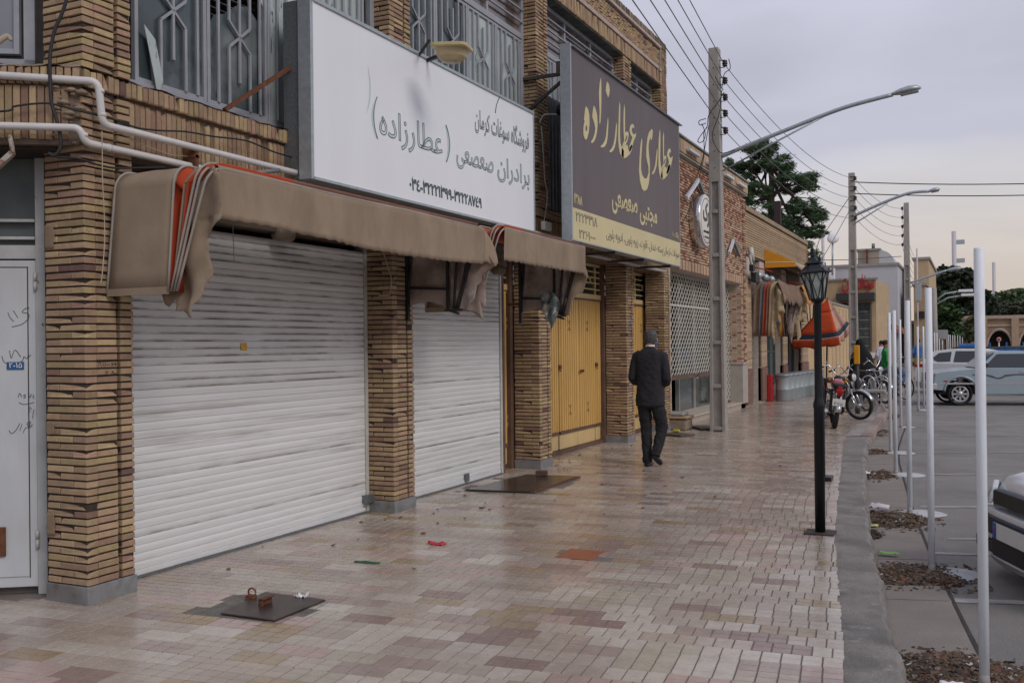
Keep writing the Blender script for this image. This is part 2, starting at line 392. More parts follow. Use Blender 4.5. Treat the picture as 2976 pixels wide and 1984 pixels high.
m_paint = mat('faded_road_paint', (.36, .35, .34), .8, var=.25, scale=5, col2=(.19, .178, .17), c2=(.45, .6), c2scale=2.5, stretch=(1, 3, 1))
mb = MB(); mb.add([(-400, -60, -.4), (400, -60, -.4), (400, 1500, -.4), (-400, 1500, -.4)], [(0, 1, 2, 3)]); struct(mb.build('ground', m_ground))
mb = MB(); ys = [-6+i*2.0 for i in range(68)]
for a, b in zip(ys, ys[1:]):
    mb.add([(xk(a)-.3, a, RZ), (60, a, RZ), (60, b, RZ), (xk(b)-.3, b, RZ)], [(0, 1, 2, 3)])
struct(mb.build('road', m_road))
# far wide street apron beyond
mb = MB(); mb.add([(-60, 128, RZ-.004), (200, 128, RZ-.004), (200, 400, RZ-.004), (-60, 400, RZ-.004)], [(0, 1, 2, 3)]); struct(mb.build('road', m_road))
# kerb strip with a broken outer edge
def kerb_obj(y0, y1, step, name):
    mb = MB(); n = int((y1-y0)/step); rows = []
    for i in range(n+1):
        y = y0+(y1-y0)*i/n; jag = .035*mnoise.noise(Vector((y*3.1, 0, 0)))+.02*mnoise.noise(Vector((y*11, 5, 0)))
        a, b = xt(y)-.06, xk(y)+jag
        dz = .004*mnoise.noise(Vector((y*4, 3, 0)))
        prof = [(a, -.012), (a+(b-a)*.3, -.010+dz), (a+(b-a)*.62, -.013-dz), (b-.035, -.014), (b-.01+.01*mnoise.noise(Vector((y*17, 1, 0))), -.028), (b+.004, RZ*.55), (b+.012, RZ-.02)]
        rows.append([(x, y, z) for x, z in prof])
    m = len(rows[0]); vs = [p for r in rows for p in r]
    mb.add(vs, [(i*m+j, i*m+j+1, (i+1)*m+j+1, (i+1)*m+j) for i in range(n) for j in range(m-1)], False)
    return struct(mb.build(name, m_conc))
kerb_obj(1.5, 17.2, .07, 'kerb'); 
m_kstone = mat('brown_kerb_stone', (.3, .23, .2), .85, var=.2, scale=6, bump=.3, piece=1, hue=[(.4, (.3, .235, .205)), (.35, (.26, .19, .17)), (.25, (.34, .27, .24))])
mbk = MB()
# pavement bed under the tiles
m_bed = mat('pavement_bed', (.17, .145, .13), .85, var=.2, scale=5, bump=.4)
mb = MB(); n = 60
for i in range(n):
    a, b = -2+i*(102/n), -2+(i+1)*(102/n)
    mb.add([(-12, a, -.0035), (xt(a)-.035, a, -.0035), (xt(b)-.035, b, -.0035), (-12, b, -.0035)], [(0, 1, 2, 3)])
    mb.add([(xt(a)-.035, a, -.0035), (xt(a)-.035, a, -.2), (xt(b)-.035, b, -.2), (xt(b)-.035, b, -.0035)], [(0, 1, 2, 3)])
pave = struct(mb.build('pavement', m_bed))
# far kerb stones and the paving beyond the joint at y = 17.2
y = 17.2; kb = Pieces('kerb_stone', [piece_mesh('kerb_stone', m_kstone, ex=.01, ez=.03, ey=.05, seed=i) for i in range(3)], 60)
far_kerb = struct(MB().box(-2.3, -2.2, 17.3, 17.4, -.2, -.03).build('kerb', m_conc))
while y < 70:
    L = .6; yy = y+L/2; x = xk(yy); a = math.atan2(xk(yy+.3)-xk(yy-.3), .6)
    M = Matrix.Translation((x-.08, yy, RZ/2-.004)) @ Matrix.Rotation(-a, 4, 'Z') @ Matrix.Diagonal((.16, L-.015, -RZ+.02, 1)) @ Matrix.Rotation(R(90), 4, 'Z')
    M = Matrix.Translation((x-.08, yy, RZ/2-.004)) @ Matrix.Rotation(-R(90)-a, 4, 'Z') @ Matrix.Diagonal((L-.015, .16, -RZ+.02, 1))
    kb.add(M, .08); y += L
kb.emit(far_kerb)
m_farp = mat('far_pavement', (.3, .265, .24), .5, var=.14, scale=2.5, bump=.2, bscale=20, col2=(.2, .17, .155), c2=(.5, .7), c2scale=1.2)
mb = MB()
for i in range(30):
    a, b = 17.2+i*2.6, 17.2+(i+1)*2.6
    if a > 93: break
    mb.add([(xt(a)-.01, a, -.004), (xk(a)-.15, a, -.004), (xk(b)-.15, b, -.004), (xt(b)-.01, b, -.004)], [(0, 1, 2, 3)])
struct(mb.build('pavement', m_farp))

# stone paving tiles, each grooved into six squares, laid in slightly skewed rows
TC = [(.24, (.40, .33, .27)), (.18, (.45, .385, .325)), (.12, (.50, .445, .385)), (.12, (.44, .325, .285)), (.12, (.35, .275, .24)), (.06, (.37, .29, .19)), (.07, (.30, .215, .19)), (.03, (.33, .235, .13)), (.06, (.45, .40, .32))]
def tilemat():
    m = mat('paving_stone', (.4, .4, .4), .2, var=.10, scale=9, bump=.05, bscale=30, spec=.55, rvar=.12)
    t = m.node_tree; b = t.nodes['Principled BSDF']; a = t.nodes.new('ShaderNodeAttribute'); a.attribute_name = 'tint'
    hs = [n for n in t.nodes if n.type == 'HUE_SAT'][0]; t.links.new(a.outputs['Color'], hs.inputs['Color'])
    # trodden-in grime in broad patches
    g = t.nodes.new('ShaderNodeTexNoise'); g.inputs['Scale'].default_value = .9; g.inputs['Detail'].default_value = 6
    gp = t.nodes.new('ShaderNodeNewGeometry'); t.links.new(gp.outputs['Position'], g.inputs[0])
    mr_ = t.nodes.new('ShaderNodeMapRange'); t.links.new(g.outputs[0], mr_.inputs[0]); mr_.inputs[1].default_value = .4; mr_.inputs[2].default_value = .7; mr_.inputs[3].default_value = .0; mr_.inputs[4].default_value = .55
    mxn = t.nodes.new('ShaderNodeMix'); mxn.data_type = 'RGBA'; t.links.new(mr_.outputs[0], mxn.inputs[0]); t.links.new(hs.outputs[0], mxn.inputs[6]); mxn.inputs[7].default_value = (.25, .2, .165, 1)
    t.links.new(mxn.outputs[2], b.inputs['Base Color'])
    return m
m_tile = tilemat()
def cell(x0, x1, y0, y1, h=0., t=.0022):
    return [(x0, y0, -.006), (x1, y0, -.006), (x1, y1, -.006), (x0, y1, -.006), (x0+t, y0+t, h), (x1-t, y0+t, h), (x1-t, y1-t, h), (x0+t, y1-t, h)], [(4, 5, 6, 7), (0, 1, 5, 4), (1, 2, 6, 5), (2, 3, 7, 6), (3, 0, 4, 7)]
TW, TH = .3, .16
def slab_geo(cells=range(6), q=None, plain=False):
    mb = MB()
    if plain: mb.add(*cell(.0015, TW-.0015, .0015, TH-.0015)); return mb
    for k in cells:
        fr_ = 1
        if isinstance(k, tuple): k, fr_ = k
        i, j = k % 3, k//3; g = .005
        a = cell(i*TW/3+(.0028 if i else .003), (i+fr_)*TW/3-(.0028 if i < 2 else .003), j*TH/2+(.0022 if j else .003), (j+1)*TH/2-(.0022 if not j else .003), (q.uniform(-.0006, .0006) if q else 0))
        mb.add(*a)
    return mb
def paint(me, per_face):
    at = me.attributes.new('tint', 'FLOAT_COLOR', 'FACE')
    at.data.foreach_set('color', [x for c in per_face for x in (*c, 1)])
q = random.Random(3); slabvars = []
for ci, (wg, c) in enumerate(TC):
    for v in range(2):
        k = q.uniform(.93, 1.07); me = slab_geo(q=q).mesh('tile', m_tile); paint(me, [tuple(x*k for x in c)]*len(me.polygons)); slabvars.append(me)
ROT = R(6); e1 = Vector((math.cos(ROT), math.sin(ROT), 0)); e2 = Vector((-math.sin(ROT), math.cos(ROT), 0)); O = Vector((-3, 5, 0))
def wallx(y): return -5.42 if y > 4.3 else -5.0-(4.3-y)*1.35-.45
slabs = []; jmb = MB(); jt = []
HATCH = [(-4.23, -3.66, 4.42, 4.96), (-5.1, -4.24, 9.38, 10.72), (-2.86, -2.55, 6.65, 7.0)]
for r_ in range(-26, 420):
    off = q.choice((0, .5, .33, .67))*TW + q.uniform(-.01, .01); plain = r_ > 34
    wrow = TW*(1 if r_ < 170 else 2)
    for c_ in range(-24, 20):
        o = O+e1*(c_*TW+off)+e2*(r_*TH)
        cc = o+e1*TW/2+e2*TH/2
        if cc.y > 62 or cc.x < wallx(cc.y)-.1 or cc.x > xt(cc.y)+.2 or not seen(cc, .15): continue
        t = q.random(); acc = 0
        for ci, (wg, _) in enumerate(TC):
            acc += wg
            if t < acc: break
        # neighbours tend to share a tone
        if cc.x > -1.9+0*cc.y and q.random() < .35: ci = q.choice((1, 2, 2, 8))
        cells = []
        for k in range(6):
            pc = o+e1*((k % 3+.5)*TW/3)+e2*((k//3+.5)*TH/2)
            if pc.x < xt(pc.y)-.05+(.008 if q.random() < .3 else 0) and pc.x > wallx(pc.y): cells.append(k)
            elif pc.x-.05 < xt(pc.y)-.02 and pc.x > -5: cells.append((k, max(.15, min(1, (xt(pc.y)+q.uniform(-.006, .006)-(pc.x-.05))/.1))))
        if any(x0 < cc.x < x1 and y0 < cc.y < y1 for x0, x1, y0, y1 in HATCH): continue
        if not cells: continue
        M = Matrix(((e1.x, e2.x, 0, o.x), (e1.y, e2.y, 0, o.y), (0, 0, 1, q.uniform(-.0006, .0006)), (0, 0, 0, 1)))
        slabs.append((seen(cc, 0)**2 if len(cells) == 6 and not any(isinstance(k, tuple) for k in cells) else 0, M, ci, cells, plain))
slabs.sort(key=lambda t: -t[0])
for i, (key, M, ci, cells, plain) in enumerate(slabs):
    if i < 300 and key > 0: put('tile', slabvars[ci*2+q.randrange(2)], pave, M)
    else:
        g = slab_geo(cells, q, plain and len(cells) == 6); k = q.uniform(.9, 1.1); jmb.add([M @ Vector(v) for v in g.v], g.f, False)
        jt += [tuple(x*k for x in TC[ci][1])]*len(g.f)
o = jmb.build('tile', m_tile, pave, fix=False); paint(o.data, jt); stuff(o)
m_redtile = mat('red_paving_stone', (.30, .105, .065), .32, var=.12, scale=12, spec=.5)
put('red_tile', MB().box(-2.85, -2.56, 6.665, 6.99, -.012, .0022).mesh('red_tile', m_redtile), pave)['label'] = 'rust red paving slab'

# gutter slabs, dark joints between
gut = struct(MB().box(-3, -2.9, 40, 40.1, -.3, -.2).build('gutter', m_gut)); qq = random.Random(5)
gy0 = 4.4
while gy0 < 24:
    L = 1.25; a, b = gy0+.012, gy0+L-.012
    sk = .12
    vs = [(xk(a)+.0, a-.0, RZ+.004), (xk(a)+.42, a+sk, RZ+.004), (xk(b)+.42, b+sk, RZ+.004), (xk(b)+.0, b, RZ+.004)]
    mbx = MB(); mbx.prism([(x, y, RZ-.02) for x, y, z in vs], (0, 0, .026)); put('slab', mbx.mesh('slab', m_gut), gut); gy0 += L
for yk in range(10):
    a_, b_ = 4.4+yk*2, 6.4+yk*2
    struct(MB().add([(xk(a_)+.425, a_+.12, RZ+.0075), (xk(a_)+.447, a_+.12, RZ+.0075), (xk(b_)+.447, b_+.12, RZ+.0075), (xk(b_)+.425, b_+.12, RZ+.0075)], [(0, 1, 2, 3)]).build('road_joint', mat('dark_joint_strip', (.05, .043, .038), .95, var=.3) if not yk else bpy.data.materials['dark_joint_strip']))  # flat dark strip standing in for the recessed joint along the slabs
# road markings: faint parking lines
for (x0, y0, x1, y1, wd) in ((-.15, 7.0, 2.6, 7.75, .11), (-.36, 8.5, 3, 9.5, .10), (-.2, 9.2, 3.2, 10.3, .07), (-.5, 10.85, 4, 12.4, .11), (-.68, 13.45, 5, 15.4, .1), (-.8, 16.15, 6, 18.2, .1), (-.9, 19.0, 7, 21.2, .1), (-.9, 21.4, 8, 23.6, .1), (-.9, 24.1, 9, 26.4, .1)):
    struct(MB().add([(x0, y0, RZ+.004), (x1, y1, RZ+.004), (x1, y1+wd, RZ+.004), (x0, y0+wd, RZ+.004)], [(0, 1, 2, 3)]).build('road_marking', m_paint))

# rubble and dead leaves swept against the kerb
m_rub = mat('leaf_and_brick_litter', (.12, .08, .055), .95, var=.2, piece=2, hue=[(.34, (.12, .08, .055)), (.27, (.075, .055, .042)), (.17, (.165, .11, .07)), (.1, (.05, .046, .045)), (.07, (.22, .18, .15)), (.03, (.17, .06, .035)), (.02, (.5, .5, .48))], bump=.2)
def litter(cx, cy, rx, ry, n, seed, ang=0, h=.05):
    q = random.Random(seed); mb = MB()
    # mound
    def f(u, v):
        a = 2*math.pi*u; kk = 1+.35*mnoise.noise(Vector((math.cos(a)*1.7, math.sin(a)*1.7, seed*3.1))); x = math.cos(a)*v*rx*kk; y = math.sin(a)*v*ry*kk
        X, Y = x*math.cos(ang)-y*math.sin(ang), x*math.sin(ang)+y*math.cos(ang)
        return (cx+X, cy+Y, RZ+.003+h*(1-v*v)*(.6+.6*mnoise.noise(Vector((X*7, Y*7, seed)))))
    mb.grid(f, 26, 6, False)
    for i in range(n):
        a = q.random()*6.283; v = q.random()**.55; kk = 1+.4*mnoise.noise(Vector((math.cos(a)*1.7, math.sin(a)*1.7, seed*3.1))); v *= (1.5 if q.random() < .12 else 1); x = math.cos(a)*v*rx*kk*1.08; y = math.sin(a)*v*ry*kk*1.08
        X, Y = cx+x*math.cos(ang)-y*math.sin(ang), cy+x*math.sin(ang)+y*math.cos(ang)
        z = RZ+.008+h*max(0, 1-v*v)*(.6+.6*mnoise.noise(Vector(((X-cx)*7, (Y-cy)*7, seed))))
        M = Matrix.Translation((X, Y, z)) @ Matrix.Rotation(q.random()*6.28, 4, 'Z') @ Matrix.Rotation(q.uniform(-.7, .7), 4, 'X') @ Matrix.Rotation(q.uniform(-.5, .5), 4, 'Y')
        s = q.choice((.006, .009, .012, .016, .022)); l = s*q.uniform(1, 3.2); t = q.choice((.0015, .003, s*.5))
        mb.box(-l/2, l/2, -s/2, s/2, -t/2, t/2, M)
    return mb
for i, (cx, cy, rx, ry, n, an) in enumerate(((-.08, 5.55, .38, .22, 3000, .25), (-.42, 7.68, .36, .27, 3000, .5), (-.68, 10.0, .3, .36, 2200, .2), (-.84, 9.1, .1, .2, 150, 0), (-1.13, 13.2, .24, .4, 500, .1), (-1.38, 15.9, .18, .4, 320, 0), (-1.52, 19.2, .14, .6, 200, 0), (-1.62, 23.5, .13, .7, 140, 0))):
    tag(litter(cx, cy, rx, ry, n, i, an).build('rubble', m_rub, fix=False), ('heap of dead leaves and broken brick by the kerb', 'heap of orange twigs and leaves between kerb and pole', 'grey rubble heap beside the second pole footing')[min(i, 2)], 'rubble', kind='stuff')
def scrap(name, label, cat, x, y, z, sx, sy, col, seed, rz=0, lift=.02):
    q = random.Random(seed); m = mat(name+'_mat', col, .6, var=.05)
    def f(u, v):
        X = (u-.5)*sx; Y = (v-.5)*sy
        return (x+X*math.cos(rz)-Y*math.sin(rz), y+X*math.sin(rz)+Y*math.cos(rz), z+.003+lift*abs(mnoise.noise(Vector((u*3+seed, v*3, 0)))))
    mb = MB(); mb.grid(f, 6, 6); return tag(mb.build(name, m, solid=.001), label, cat)
scrap('plastic_bag', 'green plastic scrap lying on the leaf heap', 'bag', -.62, 8.28, RZ+.03, .16, .07, (.16, .4, .09), 1)
scrap('plastic_bag', 'pale yellow wrapper at the foot of the kerb', 'wrapper', -.88, 9.52, RZ+.02, .16, .08, (.5, .5, .16), 2)
scrap('paper_scrap', 'white crumpled paper on the nearest leaf heap', 'paper', -.1, 5.15, RZ+.06, .12, .05, (.75, .75, .78), 3)
scrap('plastic_bag', 'pinkish white crumpled bag in the grey rubble', 'bag', -.86, 10.35, RZ+.05, .2, .16, (.6, .57, .6), 4, lift=.09)
scrap('plastic_bag', 'white bag beside the farther rubble by the kerb', 'bag', -1.24, 13.0, RZ+.05, .12, .1, (.7, .7, .7), 5, lift=.07)
scrap('candy_wrapper', 'crumpled red wrapper on the tiles', 'wrapper', -3.9, 6.72, 0, .14, .07, (.55, .05, .08), 6, lift=.05)
scrap('green_wrapper', 'dark green strip of packaging on the tiles', 'wrapper', -4.05, 5.95, 0, .2, .05, (.03, .12, .07), 7, rz=.1)
scrap('paper_scrap', 'white scrap of paper on the hatch edge', 'paper', -3.86, 4.93, .012, .09, .045, (.78, .78, .8), 8, lift=.05)
# loose dry leaves and grit on the pavement
q = random.Random(12); mb = MB()
for i in range(60):
    x = q.uniform(-5.1, -2.2); y = q.uniform(5, 15)
    if q.random() < .6: x = q.uniform(-5.2, -4.2)
    M = Matrix.Translation((x, y, .008)) @ Matrix.Rotation(q.random()*6.28, 4, 'Z') @ Matrix.Rotation(q.uniform(-.5, .5), 4, 'X')
    s = q.uniform(.008, .022); mb.box(-s, s, -s*.6, s*.6, -.002, .003, M)
tag(mb.build('leaves', mat('fallen_leaf', (.16, .08, .03), .8, var=.3, piece=1, hue=[(.5, (.17, .08, .03)), (.5, (.09, .06, .03))]), fix=False), 'small dry leaves scattered on the tiles', 'leaves', kind='stuff')

# hatch covers
def hatch(name, label, P, th, m, z=.006):
    t = thing(name, label, 'hatch cover', ((P[0][0]+P[2][0])/2, (P[0][1]+P[2][1])/2, 0))
    mb = MB(); mb.prism([(x, y, z) for x, y in P], (0, 0, th)); mb.build('lid', m, t, bevel=.003)
    return t
m_hatch = mat('brown_rusty_plate', (.075, .055, .05), .38, .4, var=.25, scale=8, bump=.08, col3=(.15, .1, .08), c3=(.6, .7), c3scale=9)
bedm = mat('hatch_bed_mortar', (.16, .15, .13), .9, var=.3, scale=12, bump=.6)
for nm, P in (('hatch_bed', [(-4.3, 4.36), (-3.6, 4.36), (-3.6, 5.0), (-4.3, 5.0)]), ('hatch_bed', [(-5.14, 9.2), (-4.2, 9.33), (-4.2, 10.8), (-5.0, 10.8)])):
    put('hatch_bed', MB().prism([(x, y, -.012) for x, y in P], (0, 0, .0115)).mesh('hatch_bed', bedm), pave)
h1 = hatch('hatch_cover', 'small dark steel hatch cover with a welded handle in the foreground tiles', [(-4.08, 4.44), (-3.68, 4.45), (-3.68, 4.94), (-4.16, 4.94)], .01, m_hatch)
MB().box(-3.96, -3.955, 4.64, 4.76, .016, .06).box(-3.96, -3.93, 4.64, 4.76, .055, .062).box(-3.96, -3.93, 4.64, 4.645, .016, .06).build('handle', MT['rust'], h1)
MB().box(-4.17, -4.11, 4.76, 4.80, .0, .035).tube([(-4.14+.03*math.cos(a), 4.79, .05+.025*math.sin(a)) for a in [i*.6 for i in range(11)]], .006).build('hasp', MT['rust'], h1)
m_hatch2 = mat('wet_brown_plate', (.06, .048, .042), .22, .3, var=.3, scale=4, bump=.05)
h2 = hatch('hatch_cover', 'wide wet steel hatch cover before the second shutter', [(-5.04, 9.31), (-4.27, 9.43), (-4.28, 10.74), (-4.92, 10.66)], .014, m_hatch2)
MB().box(-4.30, -4.25, 9.42, 10.76, .0, .016).build('rim', MT['rust'], h2)
tag(MB().box(-.07, .07, -.045, .045, 0, .06, Matrix.Translation((-4.7, 10.62, .02)) @ Matrix.Rotation(.3, 4, 'Z')).build('loose_brick', mat('dirty_brick', (.1, .06, .04), .9, var=.3), bevel=.008), 'dark dirty brick lying on the far corner of the wide hatch', 'brick')
# ------------------------------------------------------------------ the brick shop building
XF = -5.0
shop = thing('shop_building', 'two storey yellow brick shop building with barred upper windows and shuttered shopfronts', 'building', (-7, 10, 0))
PY = [4.27, 7.81, 11.27, 14.74, 16.86]
bv = variants('brick', MT['brick'], 8)
bricks = Pieces('brick', bv, 300)
A_L, A_F = R(180), R(-90)
dch = Vector((-.83, -.558, 0)).normalized(); nch = Vector((.558, -.83, 0)).normalized(); A_C = math.atan2(-nch.x, nch.y)
P0 = Vector((-5.0, 4.25, 0)); DO = Vector((-5.534, 4.385, 0))
q = random.Random(11)
def pillar_courses(y0, z0, z1, left=True, deep=.36, phase=0, miss=.0):
    n = int(round((z1-z0)/.047)); pit = (z1-z0)/n
    for k in range(n):
        z = z0+(k+.5)*pit; h = pit-.0105
        j = lambda a=.0022: q.uniform(-a, a)
        sp = .12 if (k+phase) % 2 else .24
        if left:
            if q.random() > miss: bricks.face((XF-sp/2+j(), y0+j(), z), sp-.004, h, .085, A_L)
            else: bricks.face((XF-sp/2-.012, y0+j(), z), sp-.03, h, .085, A_L)
            bricks.face((XF-(sp+deep)/2+j(), y0+j(), z), deep-sp-.006, h, .085, A_L)
        else: bricks.face((XF+j(), y0+.043, z), .083, h, .08, A_F)
        bricks.face((XF+j(.003), y0+.167, z+j(.001)), .158+j(), h, .08, A_F)
        if q.random() > miss*.25: bricks.face((XF+j(.004), y0+.329+j(.003), z), .105+j(.003), h, .08, A_F)
for i, y0 in enumerate(PY):
    core = MB(); plin = MB()
    core.box(-5.36, XF-.016, y0+.013, y0+.245, .1, 3.3).box(-5.36, XF-.05, y0+.24, y0+.29, .1, 3.3).box(-5.36, XF-.016, y0+.28, y0+.38, .1, 3.3)
    pillar_courses(y0, .115, 2.892, miss=(.05, .03, .02, .01, 0)[i], phase=i)
    plin.box(-5.37, XF+.006, y0-.004, y0+.392, -.02, .113)
    core.box(-5.36, XF-.016, y0+.013, y0+.245, 3.3, 6.24).box(-5.36, XF-.05, y0+.24, y0+.29, 3.3, 6.24).box(-5.36, XF-.016, y0+.28, y0+.38, 3.3, 6.24)
    if i < 4: pillar_courses(y0, 3.372, 6.24, phase=i+1)
    else: pillar_courses(y0-.06, 3.372, 7.06, phase=0)
    # the band in front of a pillar
    if i == 0:
        pillar_courses(y0-.01, 2.9, 3.237, left=False, miss=.15)
    if i == 4: core.box(-5.36, XF-.016, 16.82, 17.18, 6.2, 7.05)
    pl_ = core.build('pillar', MT['mortar'], shop)
    plin.build('plinth', MT['plinth'], pl_, bevel=.004)
# soldier band between the storeys
def soldiers(y0, y1, z0, z1, x, pitch=.047, deep=.09, jit=.003):
    y = y0
    while y < y1-pitch*.6:
        bricks.face((x+q.uniform(-jit, jit), y+pitch/2, (z0+z1)/2+q.uniform(-.003, .003)), pitch-.008+q.uniform(-.001, .001), z1-z0-.008, deep, A_F, tilt=q.uniform(-.008, .008)); y += pitch
for i in range(4):
    a = PY[i]+.385; b = PY[i+1]-.005
    soldiers(a, b, 2.885, 3.237, XF-.022)
for i in range(1, 5): soldiers(PY[i]-.005, PY[i]+.385, 2.9, 3.237, XF-.005)
soldiers(4.27, 17.2, 3.25, 3.362, XF+.012)
s = .07
while s < 2.2:
    c = P0+dch*(s+.0235)
    bricks.face((c.x, c.y, 3.075), .039, .325, .09, A_C); s += .047
s = .0
while s < 2.2:
    c = P0+dch*(s+.0235)+nch*.014
    bricks.face((c.x, c.y, 3.306), .037, .108, .09, A_C); s += .047
# uncut mortar bed behind the band
mb = MB(); mb.box(-5.5, XF-.04, 4.3, 17.2, 2.88, 3.365)
c0 = P0-nch*.02; c1 = P0+dch*3-nch*.02; mb.prism([(c0.x, c0.y, 2.88), (c1.x, c1.y, 2.88), (c1.x-2, c1.y+2.5, 2.88), (c0.x-.6, c0.y+.9, 2.88)], (0, 0, .485))
mb.build('floor_beam', mat('band_mortar', (.17, .125, .095), .95, var=.25, scale=9, bump=.5), shop)
# mortar ledge weathered on top of the band, lumps of mortar round the broken corner
mb = MB()
def ledge(u, v):
    y = 4.3+u*3.6; return (XF+.02-.12*v+.008*mnoise.noise(Vector((y*9, v, 0))), y, 3.362+.035*v+.014*mnoise.noise(Vector((y*6, v*3, 1))))
mb.grid(ledge, 90, 3)
def ledge2(u, v):
    p = P0+dch*(u*2.2)+nch*(.02-.2*v); k = mnoise.noise(Vector((u*20, v*3, 4)))
    return (p.x+.01*k, p.y, 3.362+.06*v+.02*k)
mb.grid(ledge2, 50, 3)
for i in range(26):
    p = P0+dch*q.uniform(-.02, .16)+nch*q.uniform(-.035, -.0); z = q.choice((3.24, 3.19, 3.1, 3.04, 2.97, 2.9, 2.93, 3.15))+q.uniform(-.02, .02)
    r = q.uniform(.012, .034); M = Matrix.Translation((p.x, p.y, z)) @ Matrix.Rotation(q.random()*3, 4, 'Z')
    mb.lathe([(r*.1, -r*.6), (r*1.3, -r*.3), (r*1.1, .1*r), (r*.2, r*.6)], 7, M)
mb.build('mortar', MT['render'], shop, fix=True)
# patches of mortar smeared over some joints
mb = MB()
for (y0, xa, xb, za, zb) in ((PY[0], -5.355, -5.27, 2.245, 2.4), (PY[0], -5.355, -5.28, 1.06, 1.14), (PY[0], -5.355, -5.29, .42, .56), (PY[1], -5.35, -5.3, 1.9, 2.0)):
    def f(u, v, xa=xa, xb=xb, za=za, zb=zb, y0=y0): return (xa+(xb-xa)*u+.012*mnoise.noise(Vector((v*4, u, za))), y0-.0045+.002*mnoise.noise(Vector((u*5, v*5, 2))), za+(zb-za)*v+.01*mnoise.noise(Vector((u*6, v, zb))))
    mb.grid(f, 8, 8)
mb.build('mortar', mat('smeared_mortar', (.24, .175, .115), .9, var=.15, scale=14, bump=.3), shop, solid=.004)
# roof beam, copings, dog-tooth parapet
soldiers(8, 16.78, 6.25, 6.478, XF+.012, pitch=.053)
mb = MB(); mb.box(-5.4, XF-.03, 4, 16.84, 6.235, 7.06); mb.build('roof_beam', MT['mortar'], shop)
MB().box(-5.3, XF+.03, 4, 16.60, 6.482, 6.545).box(-5.3, XF+.03, 16.68, 16.78, 6.482, 6.545).box(-5.3, XF+.035, 4, 16.76, 6.885, 6.935).build('coping', MT['stonepink'], shop, bevel=.006)
k = 0
for rz in range(7):
    y = 9.5+(.05 if rz % 2 else 0); z = 6.572+rz*.0448
    while y < 16.72:
        bricks.face((XF-.012, y, z), .1, .038, .09, A_F-R(17)); y += .104
MB().box(-5.1, XF+.012, 16.735, 16.765, 6.55, 6.88).build('trim', MT['concrete'], shop)
top = Pieces('brick', variants('brick', mat('soot_stained_brick', (.2, .16, .12), .95, piece=2, hue=[(.4, (.2, .16, .11)), (.3, (.13, .11, .09)), (.3, (.26, .2, .14))], var=.2, bump=.3), 5), 0)
y = 8
while y < 17.15: top.face((XF+.01+q.uniform(-.004, .004), y, 7.0), .044, .125+q.uniform(0, .006), .1, A_F); y += .052
top.emit(shop, 0)
# dark body of the building behind the openings
mb = MB()
mb.box(-12, -5.52, 4.75, 17.2, 0, 2.88).box(-12, -6.6, 4.9, 17.2, 3.36, 6.25).box(-12, -5.4, 4.0, 17.2, 6.3, 6.95).box(-6.6, -5.4, 17.0, 17.2, 3.36, 6.25)
mb.box(-6.6, -5.36, 4.75, 17.1, 6.222, 6.3)
d0 = DO-nch*.03; d1 = DO+dch*3.2-nch*.03
mb.prism([(d0.x, d0.y, 0), (d1.x, d1.y, 0), (d1.x-3, d1.y+3, 0), (-8.0, 4.9, 0), (-5.42, 4.72, 0), (-5.38, 4.45, 0)], (0, 0, 6.3))
mb.build('wall', MT['inner'], shop)
MB().box(-6.0, XF-.004, 8.2, 16.8, 6.228, 6.2345).build('soffit', mat('mouldy_soffit', (.1, .105, .1), .9, var=.4, scale=5, col3=(.03, .03, .03), c3=(.55, .7), c3scale=6), shop)
